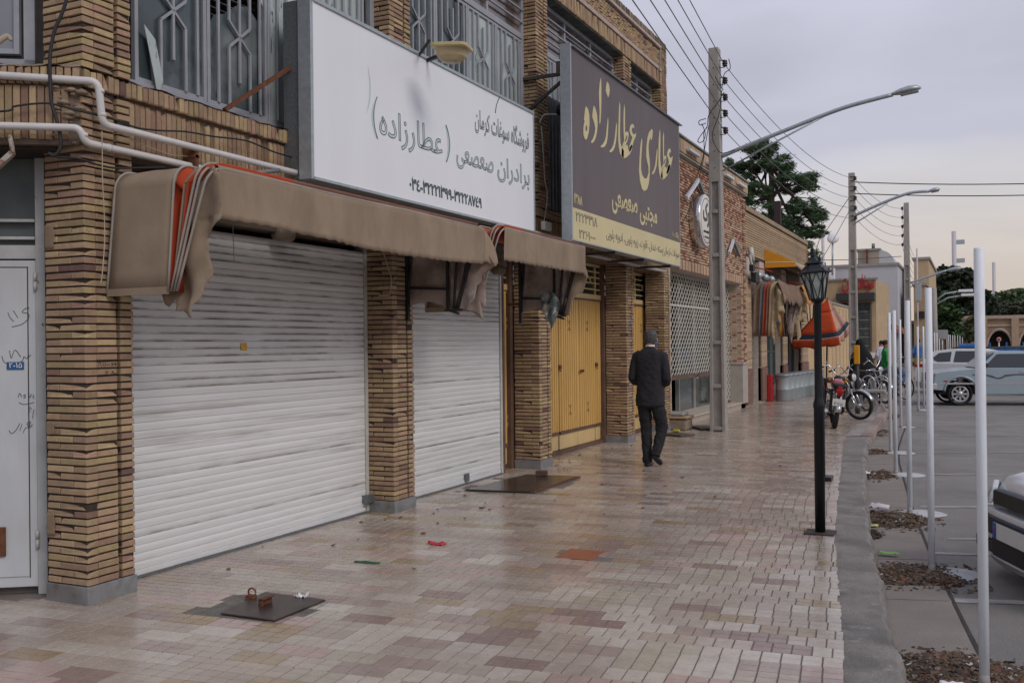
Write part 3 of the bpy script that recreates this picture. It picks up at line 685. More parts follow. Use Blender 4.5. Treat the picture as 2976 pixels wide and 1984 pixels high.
# ---- upper windows
M3 = [MT['winmetal'], MT['glass'], MT['glassw']]
PX = (.16, .33, .5, .67, .84)
def casement(y0, p, z0, z1, style, gx_=-5.2, skip=(), broken=False):
    w_ = bpy.data.objects.new('window', None)
    fr = MB()
    fr.box(gx_-.02, gx_+.02, y0, y0+.032, z0, z1).box(gx_-.02, gx_+.02, y0+p-.04, y0+p-.008, z0, z1).box(gx_-.018, gx_+.018, y0+.032, y0+p-.04, z0, z0+.035).box(gx_-.018, gx_+.018, y0+.032, y0+p-.04, z1-.035, z1)
    wd = fr.build('window', MT['winmetal'], shop, bevel=.003, seg=1)
    gr = MB(); gx2 = gx_+.022; ys_ = [y0+f*p for f in PX]; yc = ys_[2]
    def vb(y, a, b):
        if b > a: gr.box(gx2-.009, gx2+.011, y-.011, y+.011, a, b)
    zs = [4.04, 5.0]
    if 0 not in skip: vb(ys_[0], z0+.03, z1-.03)
    if 4 not in skip: vb(ys_[4], z0+.03, z1-.03)
    lo = [z0+.03]+[z+.1 for z in zs]; hi = [z-.1 for z in zs]+[z1-.03]
    for y in (ys_[1], ys_[3]):
        for a, b in zip(lo, hi): vb(y, a, b)
    for z in zs:
        vb(yc, z-.36, z+.36)
        for y, sg in ((ys_[1], -1), (ys_[3], 1)):
            for sz in (-1, 1): gr.bar((gx2+.001, y, z+sz*.1), (gx2+.001, yc, z), .02, .022, (1, 0, 0))
    gr.build('grille', MT['winmetal'], wd, bevel=.002, seg=1)
    pm = {'g': MT['glass'], 'w': MT['glassw']}[style]
    if broken:
        # lower shard of a broken pane, black room and blind slats behind
        prof = [(0, 0), (1, 0), (1, .41), (.9, .37), (.72, .415), (.5, .40), (.3, .35), (.12, .33), (0, .27)]
        MB().prism([(gx_-.004, y0+.02+u*(p-.05), z0+.02+v*(z1-z0)) for u, v in prof], (-.004, 0, 0)).build('pane', pm, wd)
        prof = [(.62, 1), (.7, .62), (.86, .5), (1, .45), (1, 1)]
        MB().prism([(gx_-.004, y0+.02+u*(p-.05), z0+.02+v*(z1-z0-.04)) for u, v in prof], (-.004, 0, 0)).build('pane', MT['glassw'], wd)
        bl = MB()
        for i in range(26): bl.box(-5.34, -5.31, y0, y0+p, 3.9+i*.06, 3.905+i*.06)
        bl.build('blind', mat('blind_slat', (.16, .16, .165), .5, var=.1), wd)
    else: MB().box(gx_-.008, gx_-.002, y0+.02, y0+p-.02, z0+.02, z1-.02).build('pane', pm, wd)
    return wd
z0, z1 = 3.45, 5.52
for i, st in enumerate('ggww'): casement(4.86+.7*i, .7, z0, z1, st, skip=(0,) if i == 0 else (), broken=(i == 1))
for i, st in enumerate('ggww'): casement(8.28+.74*i, .74, z0, z1, st, broken=False, skip=())
for i, st in enumerate('wwgww'): casement(11.75+.58*i, .58, z0, z1, st)
for i in range(3): casement(15.2+.52*i, .52, z0, z1, 'g')
# fixed frames: sill plate, jambs, transom lights with horizontal bars
m_tr = mat('reflecting_brown_glass', (.1, .08, .075), .1, var=.5, scale=1.5, spec=.7, col2=(.3, .24, .21), c2=(.5, .7), c2scale=1.7, stretch=(1, 1, .6))
for (a, b) in ((4.66, 7.81), (8.2, 11.27), (11.66, 14.74), (15.13, 16.8)):
    fr = MB()
    fr.box(-5.235, -5.165, a, b, 3.37, 3.448).box(-5.235, -5.17, a, b, 5.525, 5.60).box(-5.235, -5.17, a, b, 6.17, 6.225)
    fr.box(-5.235, -5.172, a, a+.06 if a > 5 else 4.8, 3.44, 6.2).box(-5.235, -5.172, b-.06, b, 3.44, 6.2)
    n = max(2, round((b-a)/1.0))
    for i in range(1, n): fr.box(-5.23, -5.174, a+(b-a)*i/n-.02, a+(b-a)*i/n+.02, 5.6, 6.18)
    for z in (5.74, 5.9, 6.05): fr.box(-5.18, -5.155, a+.03, b-.03, z-.011, z+.011)
    f = fr.build('window_frame', MT['winmetal'], shop, bevel=.003, seg=1)
    MB().box(-5.225, -5.22, a+.03, b-.03, 5.58, 6.2).build('pane', m_tr, f)
# objects stored behind the first window: a leaning board and a broken sheet
MB().prism([(-5.15, 4.91, 3.85), (-5.17, 5.03, 3.78), (-5.15, 5.08, 3.5), (-5.15, 5.03, 3.37), (-5.14, 4.99, 3.5)], (.004, 0, 0)).build('glass_shard', MT['glassw'], shop)
# ---- roller shutters
def slat_mesh(y0, y1, m):
    L = (y1-y0)/2; h = .0572
    prof = [(-.006, 0), (0, .0025), (.0012, .014), (.003, .026), (.0032, .036), (.0016, .047), (0, .0545), (-.006, .0568)]
    mb = MB(); mb.smooth = True
    mb.add([(x, y, z) for y in (-L, L) for x, z in prof], [(i, i+1, 8+i+1, 8+i) for i in range(7)], False)
    return mb.mesh('slat', m)
def shutter(name, y0, y1, x, ztop, dirty):
    n = int((ztop-.05)/.0572)
    bar = MB().box(x-.015, x+.012, y0+.01, y1-.01, .012, .052)
    sh = bar.build(name, MT['slatdirty'], shop, bevel=.004)
    a = slat_mesh(y0, y1, MT['slat']); b = slat_mesh(y0, y1, MT['slatdirty'])
    for k in range(n):
        d = (k/n) > dirty and q.random() < (.75+.25*(k/n)) or q.random() < .12
        put('slat', b if d else a, sh, Matrix.Translation((x+q.uniform(-.0008, .0008), (y0+y1)/2, .052+k*.0572)))
    return sh
sh1 = shutter('roller_shutter', 4.67, 7.76, -5.3, 2.53, .5)
sh2 = shutter('roller_shutter', 8.2, 10.71, -5.3, 2.56, .72)
for q6 in ((-5.40, -5.285, 7.765, 7.81, 0, 2.6), (-5.36, -5.288, 8.15, 8.2, 0, 2.6), (-5.4, -5.28, 10.715, 10.76, 0, 2.62), (-5.4, -5.31, 4.64, 4.67, 0, 2.6)): MB().box(*q6).build('guide_rail', MT['rail'], shop, bevel=.003)
for q6 in ((-5.36, -5.30, 7.79, 7.83, .1, 2.7), (-5.5, -5.27, 10.76, 10.80, 0, 2.88)): MB().box(*q6).build('guide_rail', MT['brown'], shop)
MB().box(-5.31, -5.23, 7.70, 7.86, .1, .17).box(-5.285, -5.26, 4.65, 7.8, -.004, .012).box(-5.285, -5.26, 8.2, 10.72, -.004, .012).box(-5.29, -5.27, 9.75, 9.84, .03, .12).build('bottom_lock', MT['galv'], shop)
# housings above the shutters: timber and steel lintel with a rolled end
m_hous = mat('grimy_lintel_timber', (.09, .065, .05), .85, var=.3, scale=6, stretch=(1, .3, 3), col3=(.2, .17, .14), c3=(.62, .75), c3scale=8)
MB().box(-5.5, -5.19, 4.66, 7.8, 2.56, 2.66).box(-5.5, -5.16, 4.66, 7.8, 2.665, 2.75).box(-5.5, -5.24, 4.66, 7.8, 2.75, 2.885).box(-5.5, -5.2, 8.2, 10.76, 2.56, 2.72).box(-5.5, -5.25, 8.2, 10.76, 2.72, 2.885).build('lintel', m_hous, shop)
m_op = mat('old_plastic', (.22, .17, .13), .5, var=.2)
for xx_, yy_, zz_ in ((-5.2, 6.45, 2.55), (-5.12, 10.35, 2.50)): MB().lathe([(.05, -.1), (.06, -.09), (.06, .09), (.05, .1)], 14, Matrix.Translation((xx_, yy_, zz_)) @ Matrix.Rotation(R(90), 4, 'X')).build('motor_end', m_op, shop)
# small marks: yellow sticker, scuffs
put('sticker', MB().box(-5.293, -5.2905, 6.02, 6.09, 1.58, 1.64).mesh('sticker', mat('orange_sticker', (.55, .3, .02), .5, var=.15)), shop)
# ---- folding steel doors
def rib_panel(mb, y0, y1, z0, z1, x, pitch=.083):
    n = max(1, round((y1-y0)/pitch)); pw = (y1-y0)/n; pr = []
    for i in range(n):
        a = y0+i*pw
        pr += [(x, a), (x, a+pw*.34), (x+.036, a+pw*.44), (x+.038, a+pw*.86), (x, a+pw*.96)]
    pr.append((x, y1)); m = len(pr)
    mb.add([(px, py, z) for z in (z0, z1) for px, py in pr], [(i, i+1, m+i+1, m+i) for i in range(m-1)], False)
def door_leaf(y0, y1, x=-5.46, plain=True, motif=True, z0=.31, z1=2.27):
    mb = MB(); rib_panel(mb, y0+.025, y1-.025, z0+.02, z1, x)
    mb.box(x-.02, x+.02, y0, y0+.028, z0-.02, z1+.02).box(x-.02, x+.02, y1-.028, y1, z0-.02, z1+.02).box(x-.02, x+.028, y0, y1, z1, z1+.03)
    lf = mb.build('door_leaf', MT['ochre'], shop)
    MB().box(x-.02, x+.012, y0+.004, y1-.004, .06, z0-.03).build('kick_plate', MT['ochre2'], lf, bevel=.004)
    MB().box(x-.02, x+.03, y0, y1, z0-.03, z0+.012).build('trim', MT['brown'], lf)
    if motif:
        mb = MB(); yc = (y0+y1)/2
        for zc in (1.88, .62):
            for s1 in (-1, 1):
                for s2 in (-1, 1): mb.bar((x+.028, yc+s1*.012, zc+s2*.012), (x+.03, yc+s1*.045, zc+s2*.075), .016, .02, (1, 0, 0))
        mb.build('emblem', mat('dark_ochre_paint', (.3, .19, .075), .5, var=.1) if 'emb' not in MT else MT['emb'], lf)
    return lf
MT['emb'] = mat('dark_ochre_enamel', (.33, .205, .08), .5, var=.1)
L1 = [door_leaf(a, b) for a, b in ((11.68, 12.2), (12.21, 12.92), (12.98, 13.70), (13.71, 14.44), (14.47, 15.2))]
for a, b in ((10.82, 11.62),): L1.append(door_leaf(a, b))
for a, b in ((15.25, 15.85), (15.86, 16.45), (16.46, 17.15)): L1.append(door_leaf(a, b))
MB().box(-5.43, -5.38, 13.80, 13.83, 1.17, 1.21).box(-5.41, -5.38, 13.70, 13.82, 1.185, 1.205).build('handle', MT['rust'], L1[3])
for y, l in ((12.93, L1[1]), (14.45, L1[3])): MB().box(-5.44, -5.40, y-.03, y+.04, 1.24, 1.3).tube([(-5.40, y+.02*math.cos(a), 1.24+.035*math.sin(a)) for a in [i*.7 for i in range(9)]], .007).build('padlock', MT['rust'], l)
def transom(y0, y1, x=-5.45):
    fr = MB().box(x-.03, x+.035, y0, y1, 2.31, 2.385).box(x-.02, x+.02, y0, y0+.03, 2.38, 2.87).box(x-.02, x+.02, y1-.03, y1, 2.38, 2.87).box(x-.02, x+.02, y0, y1, 2.83, 2.87)
    n = max(1, round((y1-y0)/.75))
    for i in range(1, n): fr.box(x-.018, x+.018, y0+(y1-y0)*i/n-.015, y0+(y1-y0)*i/n+.015, 2.38, 2.85)
    for z in (2.47, 2.57, 2.66, 2.75): fr.box(x, x+.02, y0+.02, y1-.02, z-.01, z+.01)
    for i in range(n):
        yc = y0+(y1-y0)*(i+.62)/n; fr.bar((x+.024, yc-.04, 2.66), (x+.024, yc+.04, 2.57), .02, .02, (1, 0, 0)); fr.bar((x+.024, yc+.04, 2.66), (x+.024, yc, 2.62), .018, .02, (1, 0, 0))
    f = fr.build('transom', MT['ochre2'], shop)
    MB().box(x-.012, x-.006, y0, y1, 2.38, 2.85).build('pane', mat('dark_teal_glass', (.02, .035, .035), .12, var=.3, spec=.6, col3=(.2, .2, .16), c3=(.66, .7), c3scale=7), f)
transom(11.68, 15.2); transom(10.80, 11.66); transom(15.25, 17.15)
MB().box(-5.52, -5.4, 11.6, 17.2, .0, .055).box(-5.52, -5.43, 10.76, 11.7, 0, .02).box(-5.47, -5.40, 11.66, 17.2, 2.285, 2.305).build('threshold', MT['brown'], shop)
for q6 in ((-5.52, -5.38, 11.2, 11.3, 0, 2.88), (-5.52, -5.37, 14.68, 14.75, 0, 2.88)): MB().box(*q6).build('frame', MT['brown'], shop)
# ---- chamfered corner: window above, white steel door below
def CH(s_, o, z): p = DO+dch*s_+nch*o; return (p.x, p.y, z)
def chbox(mb, s0, s1, o0, o1, z0, z1):
    vs = [CH(s_, o, z) for s_ in (s0, s1) for o in (o0, o1) for z in (z0, z1)]
    mb.add(vs, [(0, 1, 3, 2), (4, 6, 7, 5), (0, 4, 5, 1), (2, 3, 7, 6), (0, 2, 6, 4), (1, 5, 7, 3)], False); return mb
mb = MB(); chbox(mb, .02, .09, -.02, .03, 3.42, 6.2); chbox(mb, .02, 2, -.02, .03, 3.42, 3.51)
wf = mb.build('window_frame', MT['winmetal'], shop, bevel=.003)
mb = MB(); chbox(mb, .115, .15, -.015, .035, 3.54, 6.0); chbox(mb, .15, 2, -.015, .035, 3.54, 3.575); mb.build('sash', MT['winmetal'], wf, bevel=.003)
mb = MB(); chbox(mb, .15, 2, -.01, .005, 3.575, 6.0); chbox(mb, .29, .31, .005, .02, 3.575, 6)
mb.build('panel', mat('blue_grey_panel', (.23, .25, .29), .5, var=.12, scale=2, col3=(.2, .12, .05), c3=(.64, .74), c3scale=3, stretch=(3, 3, .5)), wf)
MT['doorwhite'] = mat('white_door_paint', (.5, .52, .545), .5, var=.06, scale=3, col3=(.24, .2, .17), c3=(.68, .76), c3scale=7, stretch=(1, 1, .4), col2=(.4, .41, .42), c2=(.5, .7), c2scale=1.1)
MT['doorframe'] = mat('peeling_door_frame', (.4, .41, .41), .6, var=.12, col3=(.07, .08, .07), c3=(.62, .68), c3scale=12)
mb = MB(); chbox(mb, -.03, .03, -.02, .03, 0, 2.88); chbox(mb, .03, 2, -.02, .025, 2.2, 2.29); chbox(mb, .03, 1.6, .0, .04, 2.325, 2.345); chbox(mb, .03, 1.6, .0, .04, 2.44, 2.46)
df = mb.build('door_frame', MT['doorframe'], shop, bevel=.003)
mb = MB(); chbox(mb, .03, 2, -.02, -.012, 2.29, 2.88); mb.build('pane', mat('grey_green_frosted_pane', (.085, .1, .1), .6, var=.25, scale=3), df)
mb = MB(); chbox(mb, -.2, 2, -.05, .34, 2.862, 2.9); mb.build('soffit', MT['mortar'], shop)
mb = MB(); chbox(mb, .032, 1.1, -.015, .022, .05, 2.19); dr = mb.build('door', MT['doorwhite'], shop, bevel=.006)
mb = MB(); chbox(mb, .083, 1.05, .024, .03, .12, 2.14); mb.build('door_panel', MT['doorwhite'], dr, bevel=.004)
mb = MB(); chbox(mb, .078, .083, .018, .0245, .11, 2.15); chbox(mb, .083, 1.05, .018, .0245, 2.14, 2.148); mb.build('seam', MT['dark'], dr)
for z in (1.99, .3): 
    mb = MB(); mb.lathe([(.011, 0), (.011, .06)], 8, Matrix.Translation(CH(.03, .035, z))); mb.lathe([(.011, .065), (.011, .12)], 8, Matrix.Translation(CH(.03, .035, z))); mb.build('hinge', MT['rail'], dr)
mb = MB(); chbox(mb, .225, .42, .03, .05, .26, .45); mb.build('lock_box', MT['rust'], dr, bevel=.004)
CHM = Matrix(((dch.x*-1, 0, nch.x, 0), (dch.y*-1, 0, nch.y, 0), (0, 1, 0, 0), (0, 0, 0, 1)))
def CHF(s_, z, o=.032): M = CHM.copy(); M.translation = Vector(CH(s_, o, z)); return M
m_ink = mat('black_marker', (.02, .02, .025), .6, var=0)
def ink(strokes, s0, z0, k, M, parent, name='handwriting', r=.0018, m=None):
    mb = MB()
    for st in strokes: mb.tube([M @ Vector((x*k, y*k, 0)) for x, y in curve_pts([(a, b, 0) for a, b in st], 4) and [(p.x, p.y) for p in curve_pts([(a, b, 0) for a, b in st], 4)]], r, 4)
    mb.build(name, m or m_ink, parent)
# handwritten notes (strokes traced as single lines)
u = .00037*1.0
def px(pts): return [[((x-0)*.37/100*.265, -(y)*.37/100*.265) for x, y in st] for st in pts]
ink(px([[(62, 0), (75, 35), (100, 62)], [(95, -12), (110, 12), (125, 38)], [(198, -30), (170, -22), (152, 0), (190, 10), (192, 40), (150, 80), (85, 98)]]), 0, 0, 1, CHF(.262, 1.85), dr)
ink(px([[(70, 0), (78, 50)], [(82, 52), (105, -4), (140, 45)], [(22, 35), (40, 80), (100, 92), (150, 68), (160, 40), (175, 55), (185, 45), (205, 30)]]), 0, 0, 1, CHF(.262, 1.6), dr)
ink(px([[(122, 30), (130, 0), (145, 25)], [(170, 10), (155, 15), (168, 25), (155, 35)], [(185, 5), (195, 28), (205, 5)], [(215, 10), (220, 35)], [(125, 62), (160, 75), (222, 62)], [(195, 125), (185, 105), (195, 95), (205, 110)], [(218, 110), (212, 170)], [(62, 245), (80, 268), (110, 240), (130, 200)], [(130, 250), (145, 205)], [(150, 265), (165, 235), (185, 225), (200, 190), (175, 205), (195, 225), (210, 210)]]), 0, 0, 1, CHF(.262, 1.32), dr)
blue = put('plaque', MB().box(0, .105, 0, .05, 0, .004, CHF(.21, 1.475)).mesh('plaque', mat('blue_enamel', (.015, .08, .2), .4, var=.2, col3=(.1, .12, .14), c3=(.7, .75), c3scale=30)), dr)
text_mesh('plaque_number', '۲-۱۵', .05, MT['white'], CHF(.195, 1.487, .037), dr, ext=.0005, rtl=False, wid=.08)
# scribbles and small stickers on the pillars
ink(px([[(0, 30), (15, 0), (30, 30)], [(40, 5), (50, 30)], [(60, 5), (60, 30)], [(75, 18), (95, 18)], [(125, 5), (108, 12), (125, 18), (108, 28)], [(150, 5), (134, 12), (150, 18), (134, 28)], [(165, 5), (180, 28)], [(60, 70), (75, 60), (70, 90)], [(110, 80), (120, 60), (130, 80), (170, 70)]]), 0, 0, 1, FACEX(XF+.004, PY[0]+.09, 1.52), shop)
for (x, y, z, s_, c) in ((XF+.004, PY[1]+.12, 1.3, .03, (.05, .07, .14)), (XF+.004, PY[3]+.15, 1.93, .08, (.07, .14, .3)), (XF+.004, PY[2]+.07, 2.04, .07, (.1, .15, .4)), (XF+.004, PY[1]+.1, 1.22, .045, (.35, .12, .1))):
    put('sticker', MB().box(x-.003, x+.003, y, y+s_, z, z+s_*.5).mesh('sticker', mat('sticker', c, .6, var=.2)), shop)
print('bricks', len(bricks.L), bricks.emit(shop))
# ------------------------------------------------------------------ shop signs
Y90 = lambda y0, z0, x: FACEX(x, y0, z0)
# white sign: galvanised box, pale face, outlines and coloured-in shadow lines of letters that were taken off
m_face = mat('white_sign_face', (.76, .78, .82), .38, var=.025, scale=1.2, stretch=(1, 2, .3), col3=(.55, .55, .58), c3=(.68, .95), c3scale=1.6)
ws = thing('shop_sign', 'wide white sign box with traces of removed Persian lettering above the first awning', 'sign', (-4.8, 8.4, 2.95))
MB().box(-5.02, -4.86, 6.25, 10.55, 2.955, 4.40).build('box', MT['galv'], ws)
fr = MB().box(-4.86, -4.735, 6.232, 6.262, 2.945, 4.42).box(-4.86, -4.72, 10.54, 10.565, 2.95, 4.42).box(-4.86, -4.715, 6.262, 10.54, 4.37, 4.40).box(-4.86, -4.72, 6.262, 10.54, 2.94, 2.965)
fr.build('frame', MT['galvl'], ws, bevel=.002); MB().box(-4.855, -4.73, 6.262, 10.54, 2.965, 4.37).build('panel', m_face, ws)
m_ghost = mat('pale_glue_ghost', (.50, .59, .62), .45, var=.08, scale=3); m_outline_shadow = mat('letter_outline_and_shadow', (.09, .13, .145), .6, var=.1)
def ghost(t, y, z, size, wid, hs=1, rtl=True, edge=.0036, fill=True, name='lettering'):
    if fill:
        o = text_mesh(name, t, size, m_ghost, Y90(y, z, -4.7285), ws, ext=.0004, wid=wid, rtl=rtl)
        o.data.transform(Matrix.Diagonal((1, hs, 1, 1)))
    o = text_mesh(name, t, size, m_outline_shadow, Y90(y+.006, z-.006, -4.7275), ws, outline=edge, wid=wid, rtl=rtl)  # dark outline shifted down and right: the letters' thin shadow put in as colour
    o.data.transform(Matrix.Diagonal((1, hs, .3, 1)))
ghost('برادران', 9.56, 3.50, .26, .86, 1.15); ghost('صعصعی', 8.62, 3.50, .28, .84, 1.1); ghost('عطارزاده', 7.2, 3.50, .31, 1.13, 1.1)
ghost('فروشگاه سوغات کرمان', 9.03, 3.93, .24, 1.38, hs=1.1, edge=.0045, fill=False)
text_mesh('lettering', '۰۳٤-۳۲۲۲۱۳۹۹-۳۲۲۲۸۷٤۹', .15, m_outline_shadow, Y90(7.7, 3.07, -4.727), ws, outline=.0042, wid=1.47, rtl=False)
def arc(y0, z0, y1, z1, b, w_, m, name='lettering'):
    mb = MB(); n = 14; L = []
    for sgn in (1, -1):
        r_ = range(n+1) if sgn > 0 else range(n, -1, -1)
        for i in r_:
            t = i/n; k = 4*t*(1-t); L.append((-4.7285, y0+(y1-y0)*t+b*k+sgn*w_*k, z0+(z1-z0)*t))
    return mb.prism(L, (.001, 0, 0)).build(name, m, ws)
arc(7.17, 3.81, 7.16, 3.44, -.06, .022, m_ghost); arc(8.39, 3.81, 8.40, 3.44, .07, .02, m_ghost); arc(7.03, 4.05, 7.0, 3.62, .05, .01, m_ghost)
MB().tube([(-4.727, 7.172-.24*t*(1-t)+.012*0, 3.81-.37*t) for t in [i/12 for i in range(13)]], .005, 5).tube([(-4.727, 8.41+.28*t*(1-t), 3.81-.37*t) for t in [i/12 for i in range(13)]], .005, 5).tube([(-4.727, 9.63-.1*t-.02*math.sin(t*3), 4.36-.19*t) for t in [i/8 for i in range(9)]], .006, 5).build('lettering', m_outline_shadow, ws)
# brown sign
m_brk = mat('dark_steel_bracket', (.07, .06, .055), .6, .2, var=.3)
m_brn = mat('brown_printed_panel', (.095, .072, .076), .42, var=.09, scale=1.3, stretch=(1, 3, .4), col2=(.12, .098, .1), c2=(.55, .8), c2scale=.8)
m_crm = mat('cream_print', (.60, .52, .29), .5, var=.05, scale=2); m_gr = mat('faded_grey_print', (.2, .19, .165), .6, var=.15)
bs = thing('shop_sign', 'tall dark brown sign with big cream Persian calligraphy and a cream strip of phone numbers', 'sign', (-4.5, 13.4, 2.88))
MB().box(-4.50, -4.402, 10.985, 15.80, 3.285, 5.28).build('panel', m_brn, bs)
MB().box(-4.50, -4.400, 10.985, 15.80, 2.895, 3.283).build('panel', m_crm, bs)
MB().box(-4.54, -4.40, 10.955, 10.985, 2.87, 5.30).box(-4.54, -4.40, 15.80, 15.82, 2.87, 5.28).box(-4.54, -4.395, 10.985, 15.80, 2.875, 2.894).build('frame', MT['galvl'], bs, bevel=.002)
MB().prism([(-4.56, 10.98, 5.29), (-4.37, 10.98, 5.26), (-4.36, 10.98, 5.275), (-4.56, 10.98, 5.31)], (0, 4.92, 0)).build('rain_cap', MT['galvl'], bs)
CAL = [[(11.473,4.631),(11.537,4.611),(11.583,4.542),(11.584,4.431),(11.554,4.314),(11.508,4.242),(11.455,4.199),(11.403,4.207),(11.37,4.247),(11.368,4.325),(11.392,4.392),(11.419,4.429),(11.393,4.442),(11.413,4.506),(11.441,4.59)],[(11.754,4.703),(11.816,4.671),(11.869,4.602),(11.884,4.492),(11.862,4.39),(11.813,4.3),(11.748,4.237),(11.688,4.202),(11.639,4.197),(11.644,4.214),(11.713,4.265),(11.774,4.341),(11.799,4.41),(11.764,4.468),(11.69,4.54),(11.725,4.651)],[(12.026,5.132),(12.043,5.08),(12.041,4.883),(12.024,4.667),(11.997,4.547),(11.967,4.501),(11.954,4.522),(11.968,4.655),(11.954,4.815),(11.954,4.929),(11.985,5.05)],[(12.279,5.142),(12.342,5.119),(12.374,5.052),(12.347,4.978),(12.306,4.931),(12.258,4.958),(12.211,4.997),(12.238,5.078)],[(12.287,4.657),(12.305,4.611),(12.286,4.473),(12.258,4.368),(12.216,4.294),(12.152,4.241),(12.07,4.213),(11.995,4.205),(12.005,4.223),(12.081,4.261),(12.155,4.316),(12.21,4.392),(12.243,4.515)],[(12.631,4.657),(12.656,4.631),(12.641,4.509),(12.607,4.4),(12.553,4.306),(12.48,4.242),(12.399,4.207),(12.34,4.2),(12.35,4.222),(12.431,4.267),(12.503,4.33),(12.557,4.425),(12.603,4.57)],[(12.782,4.98),(12.806,4.937),(12.794,4.745),(12.776,4.535),(12.792,4.401),(12.854,4.357),(12.937,4.323),(12.923,4.207),(12.838,4.219),(12.767,4.258),(12.727,4.32),(12.705,4.419),(12.704,4.556),(12.731,4.732),(12.752,4.891)],[(12.982,4.987),(13.007,4.929),(13.001,4.753),(13.001,4.596),(13.082,4.624),(13.153,4.622),(13.151,4.573),(13.105,4.502),(13.021,4.425),(12.918,4.368),(12.875,4.373),(12.953,4.465),(12.937,4.601),(12.936,4.74),(12.952,4.883)],[(12.854,4.367),(12.939,4.381),(13.048,4.43),(13.113,4.424),(13.122,4.356),(13.184,4.402),(13.269,4.471),(13.325,4.463),(13.277,4.383),(13.18,4.313),(13.069,4.259),(12.923,4.207),(12.828,4.235)],[(13.336,4.785),(13.404,4.779),(13.419,4.731),(13.368,4.739),(13.312,4.719),(13.293,4.68),(13.342,4.645),(13.416,4.641),(13.503,4.685),(13.484,4.636),(13.384,4.545),(13.325,4.463),(13.238,4.376),(13.154,4.344),(13.202,4.441),(13.282,4.526),(13.329,4.589),(13.246,4.608),(13.198,4.652),(13.222,4.71),(13.268,4.755)],[(13.764,4.657),(13.792,4.622),(13.757,4.468),(13.721,4.316),(13.716,4.187),(13.761,4.111),(13.891,4.07),(14.013,4.104),(14.09,4.191),(14.082,4.283),(14.023,4.348),(13.977,4.414),(13.995,4.566),(14.049,4.707),(14.133,4.817),(14.28,4.898),(14.324,4.882),(14.308,4.813),(14.274,4.727),(14.223,4.721),(14.212,4.756),(14.134,4.685),(14.094,4.603),(14.103,4.511),(14.137,4.423),(14.157,4.314),(14.14,4.179),(14.097,4.042),(14.007,3.932),(13.866,3.882),(13.753,3.899),(13.662,3.996),(13.621,4.153),(13.652,4.34),(13.7,4.531)],[(14.539,4.642),(14.564,4.612),(14.546,4.493),(14.503,4.37),(14.428,4.282),(14.362,4.223),(14.265,4.195),(14.253,4.212),(14.344,4.268),(14.431,4.359),(14.481,4.482)],[(14.697,4.969),(14.728,4.913),(14.72,4.717),(14.699,4.519),(14.728,4.407),(14.806,4.361),(14.828,4.228),(14.799,4.194),(14.706,4.209),(14.643,4.277),(14.608,4.387),(14.614,4.543),(14.637,4.779)],[(14.906,4.981),(14.93,4.913),(14.917,4.753),(14.916,4.576),(14.993,4.613),(15.041,4.597),(15.017,4.514),(14.931,4.421),(14.833,4.366),(14.793,4.369),(14.878,4.471),(14.866,4.665),(14.867,4.861)],[(14.793,4.363),(14.93,4.417),(15.013,4.434),(15.053,4.401),(15.14,4.474),(15.226,4.509),(15.268,4.495),(15.207,4.405),(15.099,4.319),(14.957,4.243),(14.806,4.195),(14.721,4.231)],[(15.244,4.772),(15.307,4.753),(15.312,4.714),(15.256,4.714),(15.205,4.675),(15.217,4.637),(15.287,4.619),(15.418,4.672),(15.387,4.606),(15.296,4.5),(15.193,4.403),(15.099,4.329),(15.03,4.338),(15.125,4.452),(15.199,4.534),(15.145,4.595),(15.09,4.625),(15.114,4.689),(15.165,4.738)]]
HOL = [[(11.474,4.409),(11.5,4.382),(11.507,4.345),(11.484,4.309),(11.449,4.302),(11.424,4.323),(11.434,4.369)],[(13.037,4.551),(13.092,4.591),(13.113,4.574),(13.067,4.504),(12.984,4.439),(12.963,4.456)],[(14.943,4.551),(14.999,4.58),(15.004,4.547),(14.947,4.478),(14.877,4.431),(14.864,4.459)]]
for p_ in CAL:
    MB().prism([(-4.402, y, z) for y, z in p_], (.004, 0, 0)).build('letter', m_crm, bs)
for p_ in HOL:
    cy_, cz_ = sum(y for y, z in p_)/len(p_), sum(z for y, z in p_)/len(p_); p_ = [(cy_+(y-cy_)*.75, cz_+(z-cz_)*.75) for y, z in p_]
    MB().prism([(-4.397, y, z) for y, z in p_], (.0012, 0, 0)).build('letter', m_brn, bs)
def btxt(t, y, z, size, wid, m, hs=1., rtl=True, off=0., x=-4.4015):
    o = text_mesh('letter', t, size, m, Y90(y, z, x), bs, ext=.003, wid=wid, rtl=rtl, off=off); o.data.transform(Matrix.Diagonal((1, hs, 1, 1))); return o
btxt('مجتبی', 13.64, 3.46, .34, .86, m_crm, 1.2, off=.005); btxt('صعصعی', 12.42, 3.49, .36, 1.1, m_crm, 1.2, off=.005)
btxt('۱۳۸۸', 11.03, 3.345, .15, .27, m_crm, 1.1, rtl=False, off=.003)
btxt('پلاک ۱۰', 15.36, 3.35, .12, .36, m_crm)
btxt('۲۲۲۳۳۱۸', 11.07, 3.125, .16, .76, m_gr, 1.05, rtl=False, off=.002, x=-4.3995)
btxt('۲۲۶۱۰۰۰', 11.18, 2.925, .15, .58, m_gr, 1.05, rtl=False, off=.002, x=-4.3995)
btxt('سوغات کرمان پسته خندان، قاوت، زیره پلویی، ادویه پلویی', 12.17, 3.03, .17, 3.57, m_gr, 1.0, x=-4.3995)
for y in (11.25, 13.3, 15.4):
    mb = MB(); mb.bar((-5.2, y, 5.02), (-4.52, y, 5.02), .04, .04); mb.bar((-5.2, y, 4.55), (-4.53, y, 5.0), .035, .035); mb.build('bracket', m_brk, bs)
MB().box(-4.6, -4.54, 10.97, 11.03, 4.95, 5.1).build('bracket', m_brk, bs)
